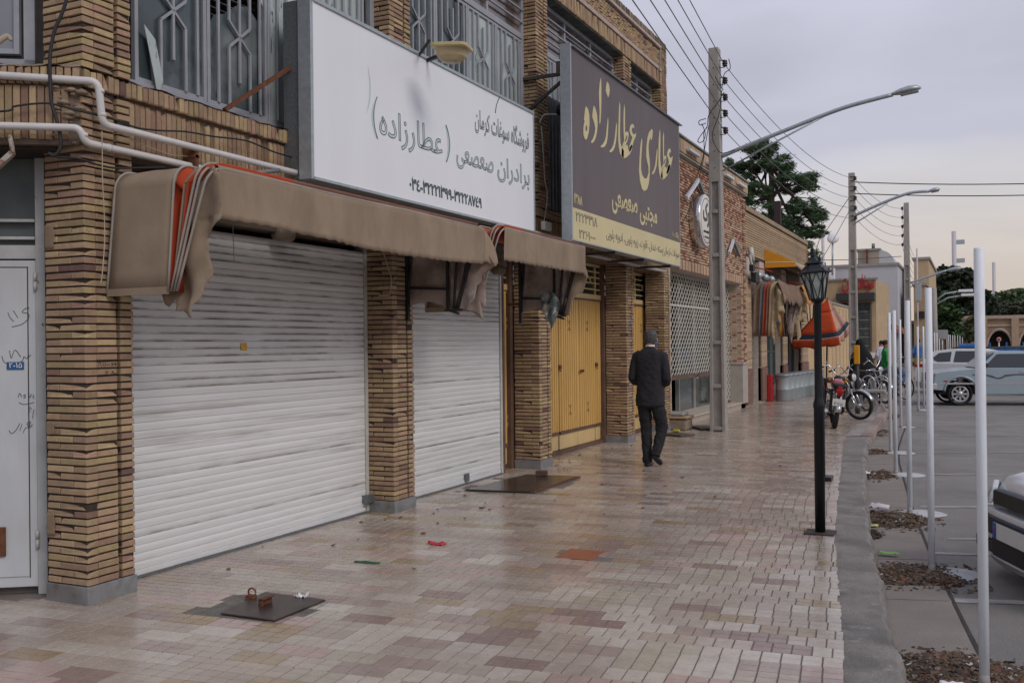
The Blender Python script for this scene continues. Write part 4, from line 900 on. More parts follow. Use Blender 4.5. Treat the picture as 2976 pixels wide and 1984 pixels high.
for y in (11.3, 12.6, 13.9, 15.3): MB().bar((-5.0, y, 2.86), (-4.42, y, 2.855), .05, .035).build('bracket', m_brk, bs)
# corrugated sheet standing between windows and sign (folding blind of the upper floor)
mb = MB(); rib_panel(mb, 11.7, 12.5, 3.4, 4.9, -5.06, .11); mb.build('metal_sheet', mat('dark_corrugated_sheet', (.12, .13, .14), .5, .4, var=.2), shop)
# floodlight over the white sign
fl = thing('floodlight', 'cream plastic floodlight on a dark arm above the white sign', 'lamp', (-4.3, 7.75, 4.3))
MB().bar((-4.98, 8.15, 4.36), (-4.45, 7.95, 4.37), .03, .03).bar((-4.98, 8.1, 4.3), (-4.5, 7.72, 4.44), .025, .012).build('arm', MT['black'], fl)
m_fl = mat('aged_cream_plastic', (.5, .42, .22), .4, var=.12, col3=(.3, .24, .13), c3=(.6, .7), c3scale=8)
F = Matrix.Translation((-4.24, 7.66, 4.27)) @ Matrix.Rotation(R(10), 4, 'Z') @ Matrix.Rotation(R(4), 4, 'Y')
def ring(hx, hy, z, n=16, p=3.0):
    return [F @ Vector((hx*(abs(math.cos(t))**(2/p))*(1 if math.cos(t) > 0 else -1), hy*(abs(math.sin(t))**(2/p))*(1 if math.sin(t) > 0 else -1), z)) for t in [2*math.pi*i/n for i in range(n)]]
def loft(rings, mb=None, cap=True, smooth=True):
    mb = mb or MB(); n = len(rings[0]); vs = [p for r_ in rings for p in r_]
    fs = [(i*n+k, i*n+(k+1) % n, (i+1)*n+(k+1) % n, (i+1)*n+k) for i in range(len(rings)-1) for k in range(n)]
    if cap: fs += [tuple(range(n-1, -1, -1)), tuple((len(rings)-1)*n+k for k in range(n))]
    return mb.add(vs, fs, smooth)
loft([ring(.165, .13, .02, p=6), ring(.175, .14, .03, p=6), ring(.175, .14, .055, p=6), ring(.16, .12, .062, p=6)], smooth=False).build('housing', m_fl, fl)
loft([ring(.05, .04, -.10), ring(.09, .07, -.085), ring(.13, .095, -.045), ring(.15, .11, .02)], smooth=False).build('bowl', mat('dusty_bowl', (.42, .34, .2), .35, var=.15), fl)
tag(MB().bar((-5.02, 5.56, 3.38), (-4.96, 6.26, 3.87), .035, .03).build('support_bar', MT['rust']), 'rusty steel bar propping the white sign from the ledge', 'steel bar')
cl = thing('spotlight', 'small black spotlight on a bent arm beside the brown sign', 'lamp', (-5, 11.45, 4.5))
MB().tube(curve_pts([(-5.0, 11.35, 4.46), (-4.95, 11.38, 4.56), (-4.84, 11.42, 4.57), (-4.78, 11.42, 4.56)]), .01).build('arm', MT['rail'], cl)
MB().lathe([(.03, -.07), (.045, -.05), (.05, .06), (.04, .07)], 14, Matrix.Translation((-4.76, 11.46, 4.62)) @ Matrix.Rotation(R(60), 4, 'X') @ Matrix.Rotation(.5, 4, 'Y')).build('head', MT['black'], cl)

# ------------------------------------------------------------------ pipes and cables on the facade
def run(name, label, cat, pts, r, m, joints=(), n=10):
    t = thing(name, label, cat, tuple(pts[0]))
    MB().tube(pts, r, n).build('pipe' if 'pipe' in name else 'strand', m, t)
    for p, d in joints: MB().tube([Vector(p)-Vector(d)*.012, Vector(p)+Vector(d)*.012], r*1.12, n).build('collar', m, t)
    return t
def fillet(pts, r=.07, n=6):
    P = [Vector(p) for p in pts]; out = [P[0]]
    for i in range(1, len(P)-1):
        a = (P[i-1]-P[i]); b = (P[i+1]-P[i]); ra = min(r, a.length*.45, b.length*.45); A = P[i]+a.normalized()*ra; B = P[i]+b.normalized()*ra
        for k in range(n+1): t = k/n; out.append(A*(1-t)**2+P[i]*2*t*(1-t)+B*t*t)
    out.append(P[-1]); return out
pp = fillet([(-6.2, 3.34, 3.315), (-4.865, 4.245, 3.272), (-4.93, 4.40, 3.275), (-4.92, 4.40, 3.01), (-4.93, 16.8, 3.0)], .06)
pp = fillet([(-6.2, 3.34, 3.315), (-4.90, 4.30, 3.272), (-4.90, 4.33, 3.01), (-4.93, 16.8, 3.0)], .055)
run('gas_pipe', 'upper white gas pipe stepping down round the corner pillar', 'pipe', pp, .0235, MT['pipe'], [((-4.90, 4.313, 3.215), (0, 0, 1)), ((-4.90, 4.327, 3.07), (0, 0, 1))])
pp = fillet([(-6.2, 3.34, 2.975), (-4.95, 4.20, 2.968), (-4.95, 4.24, 2.885), (-4.95, 16.8, 2.885)], .055)
run('gas_pipe', 'lower white gas pipe running under the brick band', 'pipe', pp, .023, MT['pipe'], [((-4.95, 4.23, 2.93), (0, 0, 1)), ((-4.95, 4.42, 2.885), (0, 1, 0))])
MB().box(-5.02, -4.90, 5.13, 5.16, 2.84, 3.05).box(-4.93, -4.90, 5.12, 5.17, 2.94, 2.96).build('pipe_clamp', MT['rust'], shop)
tag(MB().tube([(-4.88, 5.45, 2.86), (-4.87, 6.0, 2.985)], .017).build('loose_pipe', mat('grey_conduit', (.2, .19, .19), .5, var=.1)), 'short grey conduit pipe tied across the white pipes', 'pipe')
tag(MB().tube([(-4.85, 10.15, 2.88), (-4.8, 10.95, 2.96)], .02).build('loose_pipe', MT['galvl']), 'grey tube end sticking out under the far corner of the white sign', 'pipe')
CB1 = [(-5.017, 4.179, 3.806), (-5.046, 4.159, 3.677), (-5.08, 4.136, 3.579), (-5.101, 4.122, 3.462), (-5.107, 4.118, 3.376), (-5.106, 4.119, 3.249), (-5.1, 4.122, 3.122), (-5.076, 4.139, 3.016), (-5.058, 4.15, 2.91), (-5.061, 4.149, 2.846), (-5.086, 4.132, 2.799), (-5.119, 4.11, 2.813)]
CB2 = [(-5.381, 3.934, 3.058), (-5.282, 4.0, 3.095), (-5.183, 4.067, 3.115), (-5.1, 4.122, 3.117), (-4.984, 4.201, 3.083), (-4.95, 4.38, 3.074), (-4.95, 4.503, 3.073), (-4.95, 4.659, 3.059), (-4.95, 4.868, 3.082), (-4.95, 5.091, 3.119), (-4.95, 5.362, 3.137), (-4.95, 5.692, 3.171), (-4.95, 5.928, 3.156), (-4.95, 6.25, 3.14), (-4.95, 8, 3.16), (-4.95, 10, 3.18), (-4.95, 11.07, 3.344), (-4.95, 11.68, 3.306), (-4.95, 12.2, 3.3), (-4.95, 15, 3.28)]
CB3 = [(-5.119, 4.11, 2.813), (-5.069, 4.143, 2.787), (-4.95, 4.182, 2.778), (-4.95, 4.297, 2.765), (-4.95, 4.458, 2.763), (-4.95, 4.655, 2.795), (-4.95, 4.896, 2.838)]
ext1 = [(-4.93, 4.26, 5.2), (-4.96, 4.22, 4.5), (-4.985, 4.2, 4.1)]
run('cable', 'thick black cable dropping down the corner pillar', 'cable', curve_pts(ext1+CB1, 4), .011, MT['cable'])
run('cable', 'thin black cable sagging along the brick band', 'cable', curve_pts([(-6.2, 3.38, 3.0)]+CB2, 4), .0065, MT['cable'])
run('cable', 'black cable looping under the band to the awning', 'cable', curve_pts(CB3, 4), .007, MT['cable'])
run('cord', 'long pale cord hanging down the corner pillar', 'cord', curve_pts([(-4.93, 4.351, 2.976), (-4.93, 4.352, 2.848), (-4.93, 4.352, 2.675), (-4.93, 4.361, 2.502), (-4.93, 4.365, 2.372), (-4.93, 4.361, 2.241), (-4.93, 4.342, 2.066), (-4.93, 4.329, 2.011)], 3), .0035, MT['cord'], n=5)
run('cord', 'pale cord slung between the white pipes', 'cord', [(-4.95, 4.5, 3.0), (-4.95, 4.716, 2.95), (-4.95, 4.96, 2.93), (-4.95, 5.155, 2.955)], .004, MT['cord'], n=5)
run('cord', 'cream cord looping in front of the second pillar', 'cord', curve_pts([(-4.96, 7.53, 2.56), (-4.94, 7.581, 2.457), (-4.92, 7.619, 2.331), (-4.9, 7.64, 2.234), (-4.9, 7.63, 2.151), (-4.9, 7.6, 2.083), (-4.95, 7.5, 2.07)], 4), .005, MT['cord'], n=6)
run('cord', 'thin brown cord dangling before the first shutter', 'cord', [(-4.6, 5.162, 2.6), (-4.6, 5.165, 2.459), (-4.6, 5.167, 2.341), (-4.6, 5.175, 2.194)], .003, MT['cord'], n=5)
run('wire', 'pale twin wire running down to the junction box', 'wire', curve_pts([(-4.95, 11.30, 4.4), (-4.95, 11.36, 4.0), (-4.95, 11.388, 3.739), (-4.95, 11.462, 3.571), (-4.95, 11.434, 3.389), (-4.93, 11.3, 3.17)], 4), .007, mat('white_wire', (.5, .47, .43), .6), n=6)
tag(MB().box(-4.93, -4.87, 11.2, 11.42, 3.06, 3.17).build('junction_box', MT['white'], bevel=.01), 'small white junction box under the pale twin wire', 'junction box')
tag(MB().tube(curve_pts([(-5.42, 3.94, 3.4), (-5.36, 3.95, 3.48), (-5.32, 3.99, 3.53), (-5.3, 4.0, 3.50)], 3), [.008, .012, .014, .016, .018, .018, .016, .014, .012, .008], 8).build('rag_bundle', MT['cord']), 'bundle of pale rag on the ledge under the corner window', 'rag')
bk = thing('pipe_bracket', 'rusty steel bracket hanging under the corner band', 'bracket', (-5.3, 3.98, 2.9))
MB().tube([(-5.31, 3.99, 2.93), (-5.29, 4.0, 2.80)], .014).bar((-5.30, 4.0, 2.81), (-5.62, 3.8, 2.45), .04, .03).build('arm', mat('scaly_painted_steel', (.4, .36, .32), .7, var=.2, col3=(.2, .08, .04), c3=(.5, .6), c3scale=18), bk)

# ------------------------------------------------------------------ canvas awnings
m_can = mat('taupe_canvas', (.27, .205, .145), .92, var=.12, scale=3.5, bump=.12, bscale=25, col2=(.2, .145, .1), c2=(.5, .75), c2scale=1.7, col3=(.38, .32, .26), c3=(.66, .78), c3scale=4, stretch=(1, 1.6, .8))
m_lin = mat('stained_canvas_lining', (.33, .26, .23), .92, var=.15, scale=3, bump=.1, bscale=25, col2=(.15, .10, .07), c2=(.45, .62), c2scale=1.8, col3=(.5, .46, .43), c3=(.58, .7), c3scale=2.3)
m_org = mat('orange_red_canvas', (.42, .055, .018), .85, var=.14, scale=5, bump=.1, bscale=20)
m_top = mat('faded_red_brown_canvas', (.2, .1, .075), .9, var=.15)
m_pip = mat('grey_edging_tape', (.3, .27, .24), .6, var=.15)
def apath(y0, y1, z0, zt, r=.12, n=7, right=False):
    """U-shaped path of a bow: up at y0, over to y1"""
    P = [(y0, z0)]+[(y0, z0+(zt-r-z0)*i/5) for i in range(1, 6)]
    P += [(y0+r-r*math.cos(t), zt-r+r*math.sin(t)) for t in [math.pi/2*i/n for i in range(1, n+1)]]
    P += [(y0+r+(y1-y0-2*r)*i/10, zt) for i in range(1, 11)]
    if right: P += [(y1-r+r*math.sin(t), zt-r+r*math.cos(t)) for t in [math.pi/2*i/n for i in range(1, n+1)]]+[(y1, z0+(zt-r-z0)*(1-i/5)) for i in range(1, 6)]
    return P
def sheet(name, pathA, pathB, xa, xb, nu, parent, m, wob=.01, seed=0, sagf=None, th=.002, m2=None):
    """cloth between two bows: path points with x from xa(t) to xb(t)"""
    n = min(len(pathA), len(pathB))
    def f(u, v):
        i = int(round(v*(n-1))); A, B = pathA[i], pathB[i]; y = A[0]+(B[0]-A[0])*u; z = A[1]+(B[1]-A[1])*u
        x = xa(i, n)+(xb(i, n)-xa(i, n))*u; k = 4*u*(1-u)
        dy, dz = (sagf(u, i, n) if sagf else (0, 0)); nn = mnoise.noise(Vector((u*3+seed, v*9, seed)))*wob*k
        return (x, y+dy+nn, z+dz-nn*.5)
    mb = MB(); mb.grid(f, nu, n-1)
    if m2: mb.mi = [1 if (k % (n-1)) > 13 else 0 for k in range(len(mb.f))]
    return mb.build(name, [m, m2] if m2 else m, parent, solid=th, fix=False)
def cloth(name, outline, plane, m, parent, amp=.02, fr=5, seed=0, cell=.05, th=.002):
    """ragged cloth cut to an outline given in plane coordinates, creased out of plane"""
    bm = bmesh.new(); vs = [bm.verts.new((a, b, 0)) for a, b in outline]; f = bm.faces.new(vs)
    bmesh.ops.triangulate(bm, faces=[f])
    for _ in range(5):
        L = [e for e in bm.edges if e.calc_length() > cell]
        if not L: break
        bmesh.ops.subdivide_edges(bm, edges=L, cuts=1); bmesh.ops.triangulate(bm, faces=bm.faces[:])
    mb = MB(); vv = []
    for v in bm.verts:
        a, b = v.co.x, v.co.y
        h = amp*(math.sin(a*fr*6+seed)*.6+math.sin((a*.7-b)*fr*4+seed*2)*.4)+amp*.5*mnoise.noise(Vector((a*9, b*9, seed)))
        vv.append(plane(a, b, h))
    bm.verts.index_update(); mb.add(vv, [[v.index for v in f.verts] for f in bm.faces], True); bm.free()
    o = mb.build(name, m, parent, th and 0, fix=True); 
    q_ = o.modifiers.new('thick', 'SOLIDIFY'); q_.thickness = th
    return o
def ragged(y0, y1, zf, seed, teeth=.12, amp=.02):
    q = random.Random(seed); n = int((y1-y0)/.03)
    return lambda y: zf(y)+amp*abs(math.sin((y+seed)*math.pi/teeth))*.5+.008*mnoise.noise(Vector((y*20, seed, 0)))
def awning(label, y0, y1, zt, full, seed, bot):
    t = thing('awning', label, 'awning', (-5, y0, 1.95), 'tattered canvas awnings on the brick shop')
    PA = apath(y0, y1, 1.95, zt, right=False)
    X1 = lambda i, n: -4.995+.09*min(1, i/8); X2 = lambda i, n: -4.47+.07*min(1, i/6)
    sheet('side_and_top_canvas', PA, PA, X1, X2, 6, t, m_can, .012, seed, sagf=lambda u, i, n: (0, -.012*4*u*(1-u) if i > 12 else 0))
    MB().box(-4.995, -4.47, y0-.006, y0+.006, 1.938, 1.985).build('hem', m_can, t)
    # bows
    bx = [(-4.995, -4.90), (-4.47, -4.405), (-4.445, -4.21), (-4.42, -4.18), (-4.397, -4.13)]
    PB = apath(y0, y1, 1.95, zt, right=True)
    for k, (a, b) in enumerate(bx):
        n = len(PB); pts = []
        for i, (y, z) in enumerate(PB): h = (z-1.95)/(zt-1.95); pts.append((a+(b-a)*h, y-.004*(1 if i < n/2 else -1), z+.004-(.02*(k-2) if k > 2 else 0)*h))
        left = [p for i, p in enumerate(pts) if i < len(PB)-12]
        MB().tube(left, .0085, 6).build('bow', m_pip, t)
        rt = pts[len(PB)-13:]
        if k != 4: MB().tube([(x, y, z) for x, y, z in rt], .014 if k in (0, 1) else .010, 6).build('bow', MT['black'], t)
    # red pleats folded inwards between the bows
    def inw(d):
        return lambda u, i, n: (4*u*(1-u)*d*(1 if i < 14 else .2), -4*u*(1-u)*d*(0 if i < 6 else .9))
    for k in range(1, 4):
        a, b = bx[k], bx[k+1]; d = .16 if k == 1 else .04
        XA = lambda i, n, a=a: a[0]+(a[1]-a[0])*min(1, i/11); XB = lambda i, n, b=b: b[0]+(b[1]-b[0])*min(1, i/11)
        sheet('pleat', PA, PA, XA, XB, 8, t, m_can if k == 2 else m_org, .07 if k == 1 else .01, seed+k, sagf=inw(d), m2=m_top)
    # hanging valance with a torn edge
    ya, yb = y0+.07, y1
    zf = ragged(ya, yb, bot, seed)
    def f(u, v):
        y = ya+(yb-ya)*u; zb = zf(y); top = zt+.012-.035+.006*math.sin(y*3)
        fold = .012*math.sin(y*9+seed)+.02*mnoise.noise(Vector((y*2.2, v, seed)))
        if v < .25: s_ = v/.25; a = s_*math.pi/2; return (-4.18+.055*math.sin(a), y, top-.012+.02*math.cos(a))
        s_ = (v-.25)/.75; return (-4.125+.0*s_+fold*s_, y, top-.012+(zb-top+.012)*s_)
    mb = MB(); mb.grid(f, 150, 12); mb.build('valance', m_can, t, solid=.002, fix=False)
    # inside of the far end: posts, cross bar, stained side panel
    MB().box(-5.0, -4.965, y1-.02, y1+.015, 1.86, zt-.05).box(-4.545, -4.52, y1-.012, y1+.012, 1.95, zt-.08).bar((-4.98, y1, 2.17), (-4.53, y1, 2.145), .02, .025).build('post', MT['black'], t)
    MB().box(-4.56, -4.38, y1-.02, y1+.01, 1.93, 1.95).tube([(-4.5+.02*i, y1-.02, 1.935-.006*i) for i in range(6)], .014, 6).build('pivot', MT['black'], t)
    cloth('side_panel', [(-4.985, zt-.06), (-4.985, 1.99), (-4.85, 2.02), (-4.75, 2.03), (-4.62, 1.99), (-4.54, 1.955), (-4.535, zt-.05)], lambda a, b, h: (a, y1+.02+h, b), m_lin, t, amp=.008, seed=seed)
    cloth('side_panel', [(-4.53, zt-.06), (-4.53, 1.96), (-4.43, 1.95), (-4.30, zt-.12)], lambda a, b, h: (a, y1+.025+h, b), m_lin, t, amp=.02, fr=9, seed=seed+1)
    return t
aw1 = awning('long taupe canvas awning with a torn valance over the first shutter', 4.44, 8.06, 2.735, True, 1, lambda y: 2.385-.055*min(1, max(0, (y-5.0)/1.2))+.03*max(0, y-7.2))
# loose flap of the near end
OUT = [(-4.31, 2.715), (-4.12, 2.705), (-4.07, 2.65), (-4.06, 2.48), (-4.06, 2.375), (-4.125, 2.326), (-4.222, 2.267), (-4.2, 2.23), (-4.214, 2.181), (-4.208, 2.1), (-4.2, 2.041), (-4.225, 2.02), (-4.245, 1.989), (-4.25, 1.94), (-4.266, 1.893), (-4.30, 1.87), (-4.312, 1.787), (-4.36, 1.80), (-4.402, 1.811), (-4.45, 1.835), (-4.502, 1.835), (-4.507, 1.911), (-4.546, 1.862), (-4.58, 1.881), (-4.58, 1.936), (-4.485, 2.063), (-4.42, 2.25), (-4.39, 2.383), (-4.36, 2.575), (-4.33, 2.68)]
cloth('flap', [(a, b) for a, b in OUT], lambda a, b, h: (a+h*.3, 4.50+(a+4.25)*-.1+h*(1.25 if b < 2.4 else .6), b), m_can, aw1, amp=.028, fr=4.5, seed=2, cell=.04)
FR = [(-4.426, 2.74), (-4.223, 2.70), (-4.13, 2.5), (-4.04, 2.355), (-4.09, 2.31), (-4.173, 2.261), (-4.185, 2.2), (-4.229, 2.165), (-4.25, 2.05), (-4.30, 1.98), (-4.332, 1.923), (-4.40, 1.94), (-4.455, 1.952), (-4.36, 2.43)]
cloth('flap', FR, lambda a, b, h: (a, 8.09+h, b), m_lin, aw1, amp=.025, fr=3.2, seed=5, cell=.04)
cloth('flap', [(-4.25, 2.26), (-4.19, 2.27), (-4.165, 2.1), (-4.17, 1.97), (-4.20, 1.95), (-4.225, 2.03), (-4.215, 1.95), (-4.19, 1.835), (-4.25, 1.88), (-4.32, 1.92), (-4.37, 1.93), (-4.29, 2.08)], lambda a, b, h: (a, 8.15+h, b), m_lin, aw1, amp=.012, fr=6, seed=6, cell=.04)
# outer cloth that drapes round the far corner
def fcorner(u, v):
    a = u; top = Vector((-4.19+.02*u, 8.05+.10*u, 2.715-.02*u)); low = Vector((-4.15+.11*min(1, u*1.6), 8.05+.12*u, 2.37-.02*u+.02*math.sin(u*9)))
    p = top.lerp(low, v); p.x += .03*math.sin(v*3.14)*u; return tuple(p)
mb = MB(); mb.grid(fcorner, 10, 10); mb.build('corner_fold', m_can, aw1, solid=.002, fix=False)
aw2 = awning('shorter taupe canvas awning over the second shutter with a plastic bag caught in it', 8.42, 10.68, 2.785, False, 4, lambda y: 2.425)
FR2 = [(-4.40, 2.79), (-4.30, 2.78), (-4.22, 2.68), (-4.112, 2.395), (-4.15, 2.32), (-4.189, 2.215), (-4.25, 2.2), (-4.30, 2.136), (-4.32, 2.05), (-4.347, 1.951), (-4.42, 1.95), (-4.481, 1.955), (-4.44, 2.03), (-4.40, 2.1), (-4.37, 2.4)]
cloth('flap', FR2, lambda a, b, h: (a, 10.72+h, b), m_can, aw2, amp=.02, fr=4, seed=8, cell=.04)
def fcorner2(u, v):
    top = Vector((-4.19-.03*u, 10.66+.08*u, 2.765)); low = Vector((-4.15+.03*u, 10.66+.1*u, 2.42-.02*u)); p = top.lerp(low, v); return tuple(p)
mb = MB(); mb.grid(fcorner2, 8, 8); mb.build('corner_fold', m_can, aw2, solid=.002, fix=False)
m_bag = mat('torn_dark_plastic', (.1, .13, .13), .35, var=.5, scale=14, col2=(.3, .27, .25), c2=(.5, .6), c2scale=11, col3=(.02, .12, .12), c3=(.6, .7), c3scale=9)
bag = cloth('plastic_bag', [(-4.66, 2.18), (-4.58, 2.24), (-4.49, 2.22), (-4.43, 2.13), (-4.42, 2.02), (-4.46, 1.93), (-4.49, 1.83), (-4.52, 1.76), (-4.56, 1.86), (-4.62, 1.98), (-4.66, 2.08)], lambda a, b, h: (a, 10.56+h, b), m_bag, None, amp=.035, fr=9, seed=3, cell=.02)
tag(bag, 'torn grey and teal plastic bag snagged on the second awning', 'plastic bag')
tag(MB().bar((-5.2, 10.75, 2.1), (-4.98, 10.70, 2.1), .03, .03).build('stay_bar', MT['rust']), 'short rusty stay bar behind the second awning', 'steel bar')
# ------------------------------------------------------------------ concrete utility poles, wires, street lamps
m_pole = mat('pole_concrete', (.32, .30, .28), .85, var=.12, scale=6, bump=.2, bscale=60, col3=(.13, .11, .1), c3=(.66, .74), c3scale=14)
m_ins = mat('dark_glazed_insulator', (.03, .018, .015), .25, var=.2)
def utility_pole(x, y, H, label, rz=0, holes=True, group='concrete utility poles along the shops'):
    t = thing('utility_pole', label, 'utility pole', (x, y, 0), group, rz)
    mb = MB(); w0, w1, dp = .29, .175, .21
    W = lambda z: (w0+(w1-w0)*z/H)/2
    def tb(xa0, xb0, xa1, xb1, ya, yb, za, zb):
        vs = [(xa0, ya, za), (xb0, ya, za), (xb0, yb, za), (xa0, yb, za), (xa1, ya, zb), (xb1, ya, zb), (xb1, yb, zb), (xa1, yb, zb)]
        mb.add([(x+a, y+b, c) for a, b, c in vs], [(0, 1, 2, 3), (7, 6, 5, 4), (0, 4, 5, 1), (1, 5, 6, 2), (2, 6, 7, 3), (3, 7, 4, 0)], False)
    zt = H*.65; d = dp/2
    for s in (-1, 1):
        a0, a1 = W(0), W(zt); i0, i1 = a0-.062, a1-.048
        if s < 0: tb(-a0, -i0, -a1, -i1, -d, d, -.05, zt)
        else: tb(i0, a0, i1, a1, -d, d, -.05, zt)
    tb(-W(0)+.05, W(0)-.05, -W(zt)+.04, W(zt)-.04, -.045, .045, -.05, zt)
    z = .78*H/6.9
    rz_ = [0.02]
    while z < zt-.3: rz_.append(z); z += .785*H/6.9
    for z in rz_: tb(-W(z)+.055, W(z)-.055, -W(z+.07)+.055, W(z+.07)-.055, -d+.006, d-.006, z, z+.07)
    tb(-W(zt), W(zt), -W(H), W(H), -d, d, zt, H)
    M0 = Matrix.Translation((x, y, 0)) @ Matrix.Rotation(rz, 4, 'Z') @ Matrix.Translation((-x, -y, 0))
    mb.v = [tuple(M0 @ Vector(v)) for v in mb.v]
    mb.build('shaft', m_pole, t, bevel=.008)
    if holes:
        mb = MB(); z = zt+.25
        while z < H-.1: mb.lathe([(.011, 0), (.011, .01)], 8, M0 @ Matrix.Translation((x+.005, y-d+.002, z)) @ Matrix.Rotation(R(90), 4, 'X')); z += .3
        mb.build('bolt_hole', MT['dark'], t)
    return t
def insulators(t, x, y, zs, side=1):
    for z in zs:
        mb = MB(); p = x+side*.15
        mb.tube([(x-side*.0, y-.02, z+.06), (p, y-.02, z+.06), (p, y-.02, z-.07), (x, y-.02, z-.07)], .009, 5)
        b = mb.build('bracket', MT['black'], t)
        MB().lathe([(.02, -.06), (.045, -.05), (.045, -.035), (.026, -.03), (.05, -.015), (.05, .005), (.026, .01), (.045, .025), (.045, .045), (.02, .055)], 12, Matrix.Translation((p, y-.02, z))).build('insulator', m_ins, t)
PX_, PYY = -4.14, 17.31
pole1 = utility_pole(PX_, PYY, 6.92, 'nearest concrete utility pole with five dark insulators and a long street lamp arm')
ZI = [6.63, 6.32, 6.02, 5.73, 5.42]
insulators(pole1, PX_+.04, PYY, ZI)
pole2 = utility_pole(-3.24, 31, 6.73, 'second concrete utility pole behind the woman in black, with a street lamp arm', holes=False)
insulators(pole2, -3.28, 30.9, [6.55, 6.25, 5.95, 5.65, 5.35])
pole3 = utility_pole(-2.2, 40, 6.9, 'third concrete utility pole in front of the pale side wall', holes=False)
insulators(pole3, -2.2, 40, [6.7, 6.35, 6.0, 5.65, 5.3], -1)
wt = thing('overhead_wires', 'overhead wires strung from pole to pole above the shops', 'wires', (-3, 10, 6))
for i, z in enumerate(ZI):
    MB().tube(sag((-3.97, 17.29, z), (-1.35, -11, z+.1), .12, 20), .0075, 5).build('wire', MT['wire'], wt)
    MB().tube(sag((-3.97, 17.29, z), (-3.15, 30.9, 6.55-.3*i), .42, 20), .007, 5).build('wire', MT['wire'], wt)
    MB().tube(sag((-3.15, 30.9, 6.55-.3*i), (-2.36, 39.98, 6.7-.35*i), .25, 14), .007, 5).build('wire', MT['wire'], wt)
    MB().tube(sag((-2.36, 39.98, 6.7-.35*i), (-3.0, 62, 6.6-.35*i), .35, 14), .008, 5).build('wire', MT['wire'], wt)
for z, zz in ((6.45, 5.6), (6.1, 5.3)):
    MB().tube(sag((-3.15, 31, z), (14, 34, zz+1.3), .55, 26), .016, 6).build('wire', MT['cable'], wt)
MB().tube(sag(at(2475, 600, 31), at(2350, 815, 26), .05), .01, 5).tube([at(2478, 560, 31), at(2380, 700, 30.5), at(2345, 810, 30)], .012, 5).build('wire', MT['wire'], wt)
MB().tube([at(2370, 756, 34), at(2460, 755, 34), at(2620, 745, 40)], .012, 5).build('wire', MT['cable'], wt)
# jumper loops and the service drop at the first pole
def loops(name, label, L, r=.008):
    t = thing(name, label, 'cable', tuple(L[0][0]))
    for pts in L: MB().tube(curve_pts(pts, 5), r, 5).build('strand', MT['cable'], t)
    return t
Y1 = 17.12
loops('cable', 'tangle of black service cables looping round the nearest pole', [
    [at(2105, 268, Y1), at(2085, 300, Y1), at(2060, 335, Y1), at(2056, 365, Y1), at(2045, 385, Y1)],
    [at(2098, 262, Y1), at(2090, 330, Y1), at(2070, 390, Y1), at(2082, 430, Y1), at(2098, 445, Y1), at(2122, 440, Y1), at(2135, 436, Y1)],
    [at(2052, 345, Y1), at(2032, 352, Y1), at(2035, 364, Y1), at(2052, 358, Y1)],
    [at(2056, 370, Y1), at(2036, 395, Y1), at(2028, 412, Y1), at(2042, 412, Y1), at(2050, 390, Y1), at(2040, 360, Y1)],
    [at(2078, 222, Y1), at(2090, 245, Y1), at(2102, 262, Y1)],
    [at(2118, 172, 17.2), at(2122, 200, 17.2), at(2105, 215, 17.2), at(2098, 255, 17.2)],
    [at(2045, 385, 17.2), Vector((-4.9, 19.4, 5.3)), Vector((-4.88, 18.3, 4.25)), Vector((-4.88, 17.66, 3.84))],
    [at(2060, 365, 17.2), Vector((-4.88, 19.0, 5.05)), Vector((-4.88, 17.6, 4.29)), Vector((-4.88, 17.3, 4.1))]])
def street_lamp(name, label, base, pts, brace, head, r=.036):
    t = thing(name, label, 'street lamp', tuple(base), 'street lamp arms')
    MB().tube(curve_pts(pts, 5), r, 10).build('arm', MT['galvl'], t)
    MB().tube(brace, r*.45, 8).build('brace', MT['galvl'], t)
    a, b = Vector(head[0]), Vector(head[1]); d = (b-a); L = d.length; q4 = d.to_track_quat('X', 'Z').to_matrix().to_4x4()
    M = Matrix.Translation(a) @ q4
    rings_ = []
    for k, (s, wd, hh) in enumerate(((0, .035, .03), (.12, .06, .045), (.3, .1, .07), (.6, .13, .085), (.85, .1, .07), (1, .02, .02))):
        rings_.append([M @ Vector((s*L, wd*math.cos(a_), hh*(math.sin(a_) if math.sin(a_) > 0 else .45*math.sin(a_)))) for a_ in [2*math.pi*i/12 for i in range(12)]])
    loft(rings_).build('head', MT['galvl'], t)
    mb = MB(); mb.box(.3*L, .9*L, -.075, .075, -.05, -.03, M); mb.build('glass', mat('dull_lamp_glass', (.25, .25, .24), .2, var=.1), t)
    return t
Yp = 17.3
street_lamp('street_lamp', 'long galvanised street lamp arm reaching over the pavement from the nearest pole', (PX_, Yp, 4.9), [at(2098, 455, Yp), at(2160, 428, Yp), at(2260, 388, Yp), at(2380, 340, Yp), at(2470, 308, Yp), at(2595, 275, Yp)], [at(2100, 497, Yp), at(2240, 420, Yp), at(2395, 338, Yp)], (at(2590, 276, Yp), at(2677, 256, Yp)))
Yp = 30.9
street_lamp('street_lamp', 'street lamp arm on the second concrete pole', (-3.2, Yp, 5.2), [at(2480, 628, Yp), at(2560, 592, Yp), at(2640, 562, Yp), at(2700, 556, Yp)], [at(2480, 652, Yp), at(2580, 590, Yp)], (at(2695, 558, Yp), at(2732, 550, Yp)), .045)
Yp = 40
street_lamp('street_lamp', 'street lamp arm on the third concrete pole before the dark tree', (-2.2, Yp, 4.5), [at(2645, 822, Yp), at(2700, 803, Yp), at(2750, 786, Yp)], [at(2645, 835, Yp), at(2700, 804, Yp)], (at(2748, 787, Yp), at(2796, 779, Yp)), .04)
